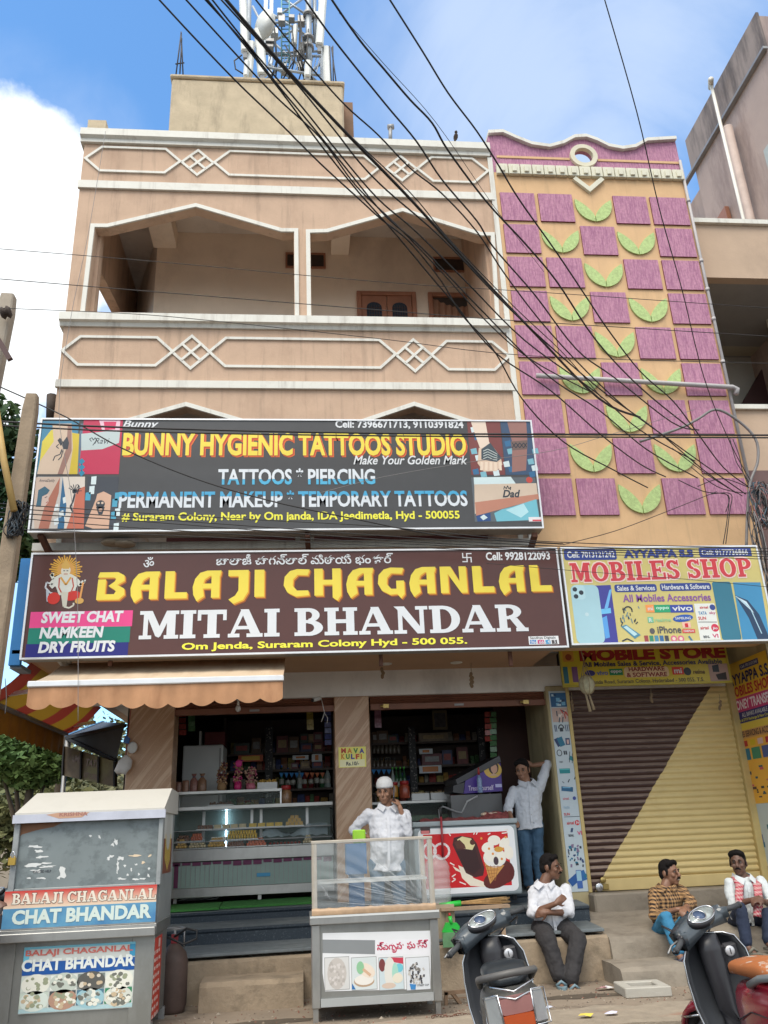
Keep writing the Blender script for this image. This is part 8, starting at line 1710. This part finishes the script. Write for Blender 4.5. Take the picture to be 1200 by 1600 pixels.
 k=MB().m(glossy);k.loft([[V((x+.0,y,z))for x,z in((.36+.02*abs(y)*5,.94-.05*abs(y)*4),(.34+.03*abs(y)*5,.985-.1*abs(y)),(.40,1.045-.5*y*y),(.50,1.05-.9*y*y),(.57-abs(y),1.0),(.56-abs(y)*.9,.93),(.46,.90))]for y in(-.235,-.2,-.14,-.07,0,.07,.14,.2,.235)]);b_(hb(k),'handlebar_cowl')
 M_=Matrix.Rotation(R(-58),3,'Y');cc=V((.374,0,1.03))
 def ring(a,b,o_):return[cc+V((.0,0,0))+(V((0,1,0))*a*math.cos(t)+V((.62,0,.42)).normalized()*b*math.sin(t)*(1 if math.sin(t)>0 else 1.2)+V((-.42,0,.62)).normalized()*o_)for t in[2*PI*i/24 for i in range(24)]]
 k=MB().m(BLP).loft([ring(.13,.062,-.03),ring(.13,.062,.012)]);b_(hb(k),'instrument_binnacle')
 k=MB().m(CHR).tube(ring(.122,.055,.015)+ring(.122,.055,.015)[:1],.006,6);b_(hb(k),'instrument_ring')
 k=MB().m(mat('dial_face',lampc if False else(.30,.33,.32),.12,var=.5,scale=18,spec=.9));k.loft([ring(.118,.051,.010),ring(.118,.051,.014)]);b_(hb(k),'instrument_glass')
 k=MB().m(CHR).tube([cc+V((-.42,0,.62)).normalized()*.018+V((0,.02,0))+V((0,1,0))*.047*math.cos(t)+V((.62,0,.42)).normalized()*.044*math.sin(t)for t in[2*PI*i/18 for i in range(19)]],.004,6);k.m(mat('dial_blue',(.06,.09,.16),.15));k.lathe([(.043,.0),(.043,.003)],cc+V((-.42,0,.62)).normalized()*.014+V((0,.02,0)),18,(-.42,0,.62));b_(hb(k),'speedometer')
 for q in(-1,1):
  k=MB().m(mat('grip_rubber',(.045,.048,.052),.7,bump=.4,bscale=150));k.tube([(.40,q*.235,.97),(.37,q*.29,.965),(.345,q*.37,.955)],[.018,.019,.019],10);k.lathe([(.023,0),(.023,.012)],(.345,q*.37,.955),10,(-.1,q,-.03));b_(hb(k),'grip')
  k=MB().m(BLP);k.box((.375,min(q*.20,q*.25),.94),(.43,max(q*.20,q*.25),.995));b_(hb(k),'switch_block',bev=.008)
  k=MB().m(DSTEEL);k.tube([(.43,q*.24,.965),(.45,q*.30,.955),(.42,q*.38,.94)],.007,6);b_(hb(k),'brake_lever')
  k=MB().m(BLP);k.tube([(.36,q*.372,.955),(.35,q*.395,.95)],.012,8);b_(hb(k),'bar_end')
 k=MB().m(body);k.loft([[V((.70+r_*math.cos(a),y,.218+r_*math.sin(a)))for a in[R(-5+18*i)for i in range(11)]]for y,r_ in((-.075,.215),(-.06,.25),(0,.265),(.06,.25),(.075,.215))],closed=False,cap=False);mg=b_(hb(k),'front_mudguard');mg.modifiers.new('s','SOLIDIFY').thickness=.008
 k=MB().m(DSTEEL);k.tube([(.62,.05,.52),(.70,.06,.22)],.016,8);k.tube([(.62,-.05,.52),(.70,-.06,.22)],.016,8);b_(hb(k),'fork')
 k=MB().m(CHR);k.tube([(.66,-.11,.42),(.8,-.1,.40),(.93,-.02,.36)],.008,6);k.tube([(.66,.11,.42),(.8,.1,.40),(.93,.02,.36)],.008,6);b_(hb(k),'mudguard_bar')
 k=MB().m(BLP)
 for q in(-1,1):k.tube([(.44,q*.22,.95),(.55,q*.25,.99),(.62,q*.15,.93),(.56,q*.05,.86)],.006,6);k.tube([(-.12,q*.172,.50),(-.4,q*.194,.60),(-.75,q*.178,.60),(-.9,q*.12,.60)],.004,5)
 b_(k,'cable_run')
 k=MB().m(DSTEEL);k.tube([(-.05,.15,.26),(-.12,.27,.03)],.012,8);b_(k,'side_stand')
 return t_
GLO=mat('dark_slate_paint',(.05,.065,.078),.3,spec=.6,coat=.3,var=.1)
s1=scooter('dark slate scooter with chrome edged leg shield parked in front of the glass stall',(1.42,6.36,-.14),R(83),R(-8),R(34),mat('dusty_black_body',(.075,.075,.07),.45,var=.2,stain=(.16,.14,.11),samt=.5,sscale=(4,4,4)),mat('black_seat_vinyl',(.022,.028,.034),.35,var=.15),mat('dark_grey_rail',(.10,.095,.09),.5),(.30,.14,.13),GLO)
RB=mat('dark_red_paint',(.23,.012,.028),.18,spec=.6,coat=.5,var=.1)
s2=scooter('dark red scooter with a worn orange seat cover at the right edge',(2.90,5.86,-.14),R(89),R(-8),R(28),RB,mat('worn_orange_cover',(.36,.115,.032),.75,var=.15,stain=(.46,.40,.34),samt=.9,sscale=(9,9,9),slo=.56,shi=.62),mat('silver_grey_rail',(.26,.28,.29),.35,metal=.4),(.22,.02,.03),GLO)
def copy_tree(o,par):
 c=o.copy();COL.objects.link(c);c.parent=par
 for ch in list(o.children):copy_tree(ch,c)
 return c
s3=copy_tree(s1,None);s3.location=(-3.75,11.2,0.0);s3.rotation_euler.z=R(70);s3['label']='dark two wheeler parked in the lane behind the snack stall'
# overhead cables
CAB=mat('black_cable',(.016,.015,.016),.55,var=.2)
CABG=mat('grey_cable',(.20,.19,.19),.5,var=.15)
def smooth(pts,n=5):
 o=[]
 for i in range(len(pts)-1):
  a,b,c,d=pts[max(i-1,0)],pts[i],pts[i+1],pts[min(i+2,len(pts)-1)]
  for j in range(n):
   t=j/n;o.append(tuple(.5*(2*b[k]+(c[k]-a[k])*t+(2*a[k]-5*b[k]+4*c[k]-d[k])*t*t+(3*b[k]-a[k]-3*c[k]+d[k])*t**3)for k in(0,1)))
 return o+[pts[-1]]
def cable(label,pts,Ya,Yb,r_,m_=CAB,group='overhead cables'):
 q=smooth(pts);L_=[0]
 for a,b in zip(q,q[1:]):L_.append(L_[-1]+math.hypot(b[0]-a[0],b[1]-a[1]))
 path=[P(x,y,1/((1/Ya)*(1-l/L_[-1])+(1/Yb)*l/L_[-1]))for(x,y),l in zip(q,L_)]
 return tag(MB().m(m_).tube(path,r_,6).build('cable',None),label,'cable',group)
W9=9.45
FAN='black cable in the slanting bundle between the mast and the tiled wall'
for i,pts in enumerate(([(240,-10),(300,55),(372,130),(440,195),(500,255),(560,310),(595,342),(640,378),(690,440),(720,490),(770,545),(815,622),(880,690),(960,735),(1012,762)],[(282,-10),(355,70),(430,150),(500,215),(556,290),(620,352),(690,425),(760,502),(830,562),(930,616)],[(312,-10),(380,65),(440,140),(490,200),(540,262),(600,335),(660,388),(740,472),(850,582),(935,640),(1010,702),(1090,747)],[(324,-10),(400,85),(470,165),(530,240),(590,310),(650,362),(730,442),(820,532),(930,612),(1000,672),(1085,720)],[(337,-10),(450,115),(520,200),(562,254),(605,298),(690,372),(800,486),(930,602),(1020,668),(1100,735),(1150,770)],[(318,-8),(385,74),(446,152),(500,225),(560,300),(615,362),(680,440),(715,480),(745,520),(785,560),(860,610),(940,680),(1000,725),(1040,745)])):
 cable(FAN,pts,4.6,W9,.0078,group='slanting cable bundle')
cable('thickest cable of the slanting bundle crossing the sky and the balcony',[(345,-10),(440,100),(540,207),(640,310),(740,420),(830,515),(935,622),(1000,652)],4.4,W9,.0145)
cable('slim cable running just beside the thickest one',[(420,78),(520,186),(640,300),(700,372),(800,476),(880,552),(940,622)],4.9,W9-.06,.006)
cable('cable from the foot of the mast to the lower tiles',[(392,-10),(440,50),(490,110),(540,165),(590,210),(640,262),(690,302),(745,362),(790,430),(860,520),(960,622),(1050,690),(1165,772)],4.6,W9,.0075)
cable('cable crossing the right half of the mast',[(470,-10),(520,60),(600,160),(650,220),(690,280),(745,345),(770,385),(835,460),(900,545),(960,590),(1050,660),(1092,672)],4.6,W9,.0085)
cable('thicker cable over the left edge of the tiled front',[(512,-10),(560,60),(600,108),(640,155),(675,192),(700,235),(760,315),(820,380),(870,440),(930,530),(1000,605),(1082,672)],4.6,W9,.0095)
cable('hair thin wire beside the cable over the tiled front',[(530,20),(600,100),(680,190),(770,320),(850,425)],4.7,8.3,.003)
cable('cable starting highest at the right of the mast',[(603,-10),(660,80),(700,145),(745,205),(780,260),(810,310),(870,395),(920,470),(950,515),(1000,580),(1050,625),(1085,670),(1130,730),(1172,762)],4.6,W9,.0078)
cable('lone thin cable dropping from the top right sky to the corner of the tiles',[(942,-10),(995,175),(1030,325),(1065,450),(1100,590),(1140,690),(1175,755)],5.0,W9,.0052)
for lab,pts,r_ in(('upper thin wire crossing the balcony openings',[(-10,388),(235,408),(600,441),(850,457),(1210,482)],.0042),('lower thin wire crossing the balcony openings',[(-10,435),(230,455),(600,485),(790,500),(1210,526)],.005),('thin wire crossing along the balcony rail',[(-10,481),(200,490),(350,503),(600,530),(830,556),(1210,568)],.0042),('upper thick black cable along the top of the tattoo sign',[(-10,658),(200,668),(600,677),(1210,680)],.011),('lower thick black cable along the top of the tattoo sign',[(-10,664),(200,674),(600,681),(1210,684)],.009),('long cable slanting down across the tattoo sign',[(-10,600),(100,650),(190,700),(300,746),(420,782),(560,812),(700,838),(880,850)],.0078),('wire along the lower edge of the tattoo sign, highest of the lot',[(-10,786),(200,800),(400,812),(600,823),(850,846),(1210,857)],.005),('second wire along the lower edge of the tattoo sign',[(-10,792),(200,808),(420,824),(640,840),(860,853),(1210,862)],.0055),('third wire along the lower edge of the tattoo sign',[(-10,800),(200,813),(420,830),(640,846),(860,857),(1210,866)],.0055),('fourth wire running into the top of the phone shop sign',[(-10,806),(150,820),(420,838),(640,850),(860,860),(1210,870)],.005),('lowest wire passing over the top of the maroon sign',[(-10,826),(300,838),(640,855),(860,864),(1210,874)],.0045),('pale thin wire rising across the tattoo sign',[(500,770),(600,745),(735,722),(860,705),(950,680),(1085,640)],.003),('thin wire slanting across the phone shop sign',[(760,880),(900,892),(1060,904),(1210,918)],.003),('dark wire rising from the maroon sign to the tile corner',[(880,851),(960,830),(1040,800),(1120,768)],.0045)):
 cable(lab,pts,8.75,8.8,r_,CABG if 'pale' in lab else CAB)
cable('thin wire hanging down the left end of the facade',[(165,205),(137,370),(110,500),(92,640),(112,780),(120,900),(122,1000),(122,1126)],8.9,8.4,.003,CABG)
cable('short thin wire at the far left hanging to the striped awning',[(8,1060),(10,1090),(8,1115)],8.6,8.6,.004,CABG)
cable('thick grey cable bowing over the right edge of the tiles',[(1000,690),(1060,670),(1090,655),(1118,640),(1150,655),(1180,685),(1184,720),(1172,755),(1168,800),(1166,855)],W9-.05,W9-.05,.018,CABG)
for i,pts in enumerate(([(1140,684),(1150,720),(1162,740),(1180,770)],[(1145,686),(1155,712),(1160,735),(1172,764)],[(1110,772),(1142,772),(1140,800),(1134,850)],[(1120,770),(1138,776),(1136,812),(1130,850)],[(1060,750),(1100,768),(1138,774),(1134,800)],[(1080,730),(1120,760),(1160,770),(1190,768)],[(1090,760),(1130,748),(1180,766)],[(1050,700),(1110,745),(1160,775)])):
 cable('tangled cable at the lower right corner of the tiled wall',pts,W9-.02*i,W9-.02*i,.0055,CAB,'tangle of cables at the tile corner')
def coil(cx,cy,Y,w_,h_,n,cols,label,seed):
 rs=random.Random(seed);k=MB();c=P(cx,cy,Y)
 for i in range(n):
  k.m(cols[i%len(cols)]);a,b=w_*rs.uniform(.3,1),h_*rs.uniform(.6,1.05);ph=rs.uniform(0,6.3)
  k.tube([c+V((a*math.cos(t+ph)*.8+.2*w_*math.sin(t),.06*math.sin(2*t+i),b*math.sin(t+ph*.2)))for t in[2*PI*j/16 for j in range(15)]],.006,5)
 return tag(k.build('cable_coil',None),label,'cable coil')
coil(1190,790,W9-.2,.16,.30,26,[CAB,CABG,mat('blue_cable',(.04,.09,.13),.5),mat('dull_pink_cable',(.3,.14,.13),.5)],'messy coil of grey blue and pink cables at the right edge',3)
coil(1194,890,W9-.25,.10,.75,12,[CAB,CABG],'long loops of grey cable hanging beside the phone shop sign',5)
coil(26,812,8.3,.10,.19,34,[CAB,mat('blue_black_cable',(.03,.045,.06),.5)],'bundle of blue black cable tied to the left pole',4)
k=MB().m(mat('grey_pvc_pipe',(.42,.40,.40),.5,var=.08));k.tube([P(838,587,Y2-.1),P(1145,605,Y2-.1),P(1152,608,Y2-.1),P(1150,616,Y2-.1)],.034,10);tag(k.build('conduit',None),'grey plastic conduit pipe across the mauve tiles','pipe')
k=MB().m(mat('grey_pvc_pipe',(.42,.40,.40),.5));xx=pr-.01;k.tube([(xx,Y2-.03,11.0),(xx,Y2-.03,9.2),(xx+.01,Y2-.03,5.1)],.022,8)
for z in(10.2,9.1,8.6,8.1,7.4):k.lathe([(.03,0),(.03,.05)],(xx,Y2-.03,z),8)
tag(k.build('downpipe',None),'thin grey downpipe along the right edge of the tiled front','pipe')
def pole(name,label,a,b,r0,r1,m_):
 k=MB().m(m_);d=(b-a).normalized();s_=d.cross(V((0,1,0))).normalized();f_=s_.cross(d)
 k.loft([[c+s_*r_*x+f_*r_*.9*y for x,y in((-1,-.8),(-.8,-1),(.8,-1),(1,-.8),(1,.8),(.8,1),(-.8,1),(-1,.8))]for c,r_ in((a,r0),(a.lerp(b,.97),r1),(b,r1*.8))],smooth=False);return tag(k.build(name,None),label,'pole')
POLC=mat('weathered_pole_concrete',(.36,.31,.25),.9,var=.12,scale=5,stain=(.18,.15,.12),samt=.6,sscale=(4,4,.8))
b_=P(14,463,9.0);pole('utility_pole','pale concrete utility pole cut by the left edge of the photo',V((b_.x-.42,9.0,0)),b_,.12,.095,POLC)
b_=P(51,618,8.4);pole('utility_pole','leaning rough concrete pole carrying a tied cable bundle at the left',V((b_.x-.12,8.4,0)),b_,.10,.072,mat('brown_pole_concrete',(.30,.23,.16),.95,var=.2,scale=5,bump=.6,bscale=30,stain=(.15,.11,.08),samt=.6,sscale=(4,4,1)))
k=MB().m(mat('yellow_bamboo',(.46,.30,.10),.6,var=.15));k.tube([P(-6,640,8.2),P(6,720,8.2),P(22,798,8.2)],.035,8);tag(k.build('bamboo_stick',None),'yellow bamboo stick tied to the leaning pole','stick')
k=MB().m(mat('brown_iron_arm',(.07,.03,.03),.6));k.bar(P(-12,515,8.8),P(16,562,8.8),.05,.06);k.m(DARK);k.lathe([(.05,0),(.08,.03),(.05,.06),(.08,.09),(.05,.12)],P(1,490,8.8),12,(1,0,.3));tag(k.build('pole_crossarm',None),'brown iron cross arm with an insulator at the left edge','cross arm')
k=MB().m(DARK);k.tube([P(80,655,10.4),P(81,618,10.4)],.07,8);tag(k.build('tank_post',None),'short dark post behind the left end of the tattoo sign','post')
def rebar(label,pts):
 k=MB().m(mat('rebar_steel',(.05,.05,.06),.7));[k.tube(q,.014,5)for q in pts];tag(k.build('rebar_bundle',None),label,'rebar','rebar left standing on the roof')
Yr=12.3
rebar('thin rebar cluster on the left end of the roof block',[[P(275,116,Yr),P(283,52,Yr)],[P(286,117,Yr),P(283,50,Yr)],[P(281,115,Yr),P(284,60,Yr)],[P(274,100,Yr),P(288,98,Yr)]]);rebar('thin rebar cluster right of the mast on the roof block',[[P(518,138,Yr),P(515,72,Yr)],[P(527,142,Yr),P(518,74,Yr)],[P(521,140,Yr),P(520,72,Yr)]])
k=MB().m(DARK);c=P(712,214,9.8);k.ell(c,(.035,.07,.04),10,8);k.ell(c+V((0,-.05,.045)),.025,8,6);k.tube([c+V((0,.05,0)),c+V((0,.13,-.02))],[.02,.008],6);k.tube([c+V((0,-.07,.045)),c+V((0,-.095,.04))],[.006,.002],5);tag(k.build('bird',None),'small dark bird perched on the parapet','bird')
k=MB().m(DSTEEL);k.tube([P(610,222,10.2),P(610,200,10.2)],.03,8);k.tube([P(606,199,10.2),P(615,198,10.2)],.045,8);tag(k.build('vent_stub',None),'short grey vent stub behind the parapet','pipe')
YM=13.6;zroof=P(450,135,12).z+.1
MT=thing('telecom_mast','galvanised lattice telecom mast with white panel antennas on the roof block','mast',(P(450,130,YM).x,YM,zroof))
GAL=mat('galvanised_steel',(.34,.38,.42),.45,metal=.4,var=.1);ANT=mat('antenna_white',(.66,.68,.66),.45,var=.05)
def ms(name,segs,r_,m_=GAL,n=6):
 k=MB().m(m_);[k.tube([P(*a,YM+(a[2]if len(a)>2 else 0))if len(a)==2 else P(a[0],a[1],YM+a[2])for a in q],r_,n)for q in segs];return k.build(name,None,MT)
legs={'a':(418,470),'b':(474,478)}
for x0,x1,d in((406,452,0),(505,484,0),(420,440,1.3),(486,470,1.3)):
 q1=P(x0,150,YM+d);q0=P(x0+(x1-x0)*.25,-30,YM+d);q1.z=zroof;k=MB().m(GAL);k.bar(q1,q0,.09,.09);k.build('leg',None,MT)
for seg in([(408,132),(488,60)],[(500,132),(420,60)],[(424,66),(490,30)],[(496,66),(425,22)],[(428,30),(484,-10)],[(488,30),(432,-10)],[(415,36),(500,33)],[(412,84),(500,80)],[(420,100),(470,132)],[(395,10),(420,60)],[(500,100),(470,130)]):ms('brace',[seg],.028)
k=MB().m(mat('teal_ladder',(.12,.30,.34),.5));
for x in(440,452):k.tube([P(x,134,YM-.3),P(x,-20,YM-.3)],.018,6)
for i in range(24):y=130-i*6.5;k.tube([P(440,y,YM-.3),P(452,y,YM-.3)],.012,5)
k.build('ladder',None,MT)
ms('antenna_pole',[[(483,140,-.5),(482,-15,-.5)]],.07,n=10);ms('antenna_pole',[[(492,66,-.4),(491,-15,-.4)]],.05);ms('antenna_pole',[[(388,100,-.6),(390,-15,-.6)]],.05)
for y in(25,62,76):q=P(482,y,YM-.5);k=MB().m(DSTEEL);k.lathe([(.12,0),(.12,.07)],q,10);k.build('clamp',None,MT)
k=MB().m(GAL)
for i in range(15):k.tube([P(424+i*5.4,86+i*.3,YM-.2),P(418+i*5.4,104+i,YM-.7)],.012,5)
k.tube([P(420,86,YM-.2),P(502,88,YM-.2)],.03,6);k.tube([P(416,105,YM-.7),P(500,118,YM-.7)],.03,6);k.build('platform_grating',None,MT)
for a,b,w_,d in(((379,-20),(383,82),12,-.9),((388,118),(392,66),13,-.8),((404,46),(410,118),15,-.7),((506,-20),(499,72),12,-.9),((509,74),(512,136),11,-.8),((482,96),(480,122),10,-1.0),((462,40),(460,72),7,-.5),((470,68),(472,82),6,-.5),((384,122),(386,96),8,-1.0)):
 p0,p1=P(*a,YM+d),P(*b,YM+d);wd=abs(P(a[0]+w_,a[1],YM+d).x-p0.x);k=MB().m(ANT);k.bar(p0,p1,wd,.14,up=(0,1,0));k.build('panel_antenna',None,MT,bevel=.03)
 k=MB().m(DSTEEL);k.bar(p0.lerp(p1,.3)+V((0,.1,0)),p0.lerp(p1,.3)+V((0,.5,0)),.05);k.bar(p1+V((0,.02,.02)),p1+V((0,.05,-.12)),wd*.5,.1);k.build('bracket',None,MT)
k=MB().m(ANT);c=P(412,38,YM-.9);k.lathe([(.30,0),(.28,.08),(.2,.14),(.05,.18)],c,18,(.7,.6,.2));k.build('dish',None,MT)
rs=random.Random(9)
for i in range(14):x,y=rs.uniform(420,505),rs.uniform(20,130);c=P(x,y,YM-.4);k=MB().m(DSTEEL if i%3 else ANT);k.obox(c,(rs.uniform(.05,.1),0,0),(0,.08,0),(0,.02,rs.uniform(.06,.13)));k.build('radio_unit',None,MT,bevel=.01)
k=MB().m(CAB)
for i in range(9):x=rs.uniform(425,500);k.tube([P(x,rs.uniform(20,70),YM-.45),P(x+rs.uniform(-14,14),95,YM-.8),P(x+rs.uniform(-10,10),132,YM-.5)],.015,5)
k.tube([P(384,118,YM-1),P(368,108,YM-1),P(366,95,YM-1),P(378,86,YM-1)],.015,5);k.build('feeder_cable',None,MT)
# trees at the left
def foliage_mat(name,a,b):
 m_=mat(name,a,.75,var=.35,scale=1.2,stain=b,samt=.9,sscale=(.9,.9,.9),slo=.42,shi=.62);return m_
def tree(label,base,blobs,n,size,m_,seed,trunk_r=.12,group='trees in the lane'):
 rs=random.Random(seed);t_=thing('tree',label,'tree',base,group);k=MB().m(m_);vs,fs=[],[]
 for c,r_ in blobs:
  for i in range(n):
   d=V((rs.gauss(0,1),rs.gauss(0,1),rs.gauss(0,1))).normalized();q=V(c)+V((d.x*r_[0],d.y*r_[1],d.z*r_[2]))*(rs.random()**.45)
   a=V((rs.gauss(0,1),rs.gauss(0,1),rs.gauss(0,.6))).normalized();b=a.cross(V((rs.gauss(0,1),rs.gauss(0,1),rs.gauss(0,1)))).normalized();s_=size*rs.uniform(.6,1.3);o=len(vs)
   vs+=[q-a*s_,q+b*s_*.45,q+a*s_,q-b*s_*.45];fs.append((o,o+1,o+2,o+3))
 k.add(vs,fs);k.build('crown',None,t_,fixn=False)
 k=MB().m(mat('grey_bark',(.11,.085,.06),.9,var=.25));top_=V(blobs[0][0]);k.tube([V(base),V(base).lerp(top_,.5)+V((.1,0,0)),top_],[trunk_r,trunk_r*.75,trunk_r*.35],8)
 for c,r_ in blobs[1:]:k.tube([V(base).lerp(top_,.55),V(c)],[trunk_r*.5,trunk_r*.12],6)
 k.build('trunk',None,t_)
def bl(px,py,Y,rx,rz):return(tuple(P(px,py,Y)),(rx,rx,rz))
G1=foliage_mat('mid_green_leaves',(.055,.12,.03),(.13,.20,.05));G2=foliage_mat('dark_green_leaves',(.025,.07,.025),(.07,.13,.04));G3=foliage_mat('olive_leaves',(.10,.115,.045),(.20,.20,.08))
q=P(-20,800,15);tree('tall dark green tree behind the leaning pole',(q.x,15,0),[bl(10,700,15,.75,.8),bl(-30,680,15,.9,.9),bl(40,770,15,.5,.7),bl(-10,780,15.5,.9,.9),bl(50,830,15,.4,.5),bl(8,860,15,.7,.6),bl(-50,850,15,.9,.9)],620,.12,G2,5)
q=P(120,860,17);tree('green tree glimpsed between the two big signs',(q.x,17,0),[bl(130,850,17,.55,.3),bl(90,880,17,.6,.5)],380,.11,G1,6)
q=P(40,1210,15);tree('bright green bushy tree under the striped awning',(q.x,15,0),[bl(50,1185,15,.62,.32),bl(20,1170,15,.5,.3),bl(80,1200,15,.42,.28),bl(0,1195,15,.55,.3),bl(45,1215,15,.4,.2)],900,.075,G1,7)
for i,(x,y,Y,r_,h_,lab)in enumerate(((30,1250,24,1.8,1.0,'olive hedge like tree behind the snack stall'),(150,1235,26,2.2,1.3,'pale olive tree behind the tarpaulin canopy'),(-60,1200,26,2.4,1.9,'broad olive tree at the far left background'),(90,1170,32,2.6,1.8,'pale distant tree above the stall roof'),(200,1200,30,2.4,2.0,'distant olive tree behind the left granite pier'))):
 q=P(x,y,Y);tree(lab,(q.x,Y,0),[bl(x,y,Y,r_,h_),bl(x-40,y+25,Y,r_*.8,h_*.8),bl(x+40,y+20,Y,r_*.8,h_*.8),bl(x,y+70,Y,r_*.9,h_*.8)],800,.14,G3 if i%2==0 else foliage_mat('hazy_olive_leaves',(.15,.16,.08),(.26,.24,.13)),20+i)
k=MB().m(mat('lane_wall_plaster',(.34,.30,.25),.9,var=.15,scale=1.5,stain=(.2,.17,.13),samt=.6));k.box((-14,36,0),(-3.6,36.3,2.2));tag(k.build('boundary_wall',None),'dull plaster boundary wall at the end of the lane','wall')
k=MB().m(mat('dusty_sack',(.36,.30,.23),.9,var=.2));
for i,(x,y)in enumerate(((175,848),(195,850))):q=P(x,y,9.45);k.ell(q,(.13,.12,.035),10,6)
tag(k.build('sack',None),'dusty folded sacks lying on the ledge between the signs','sack')
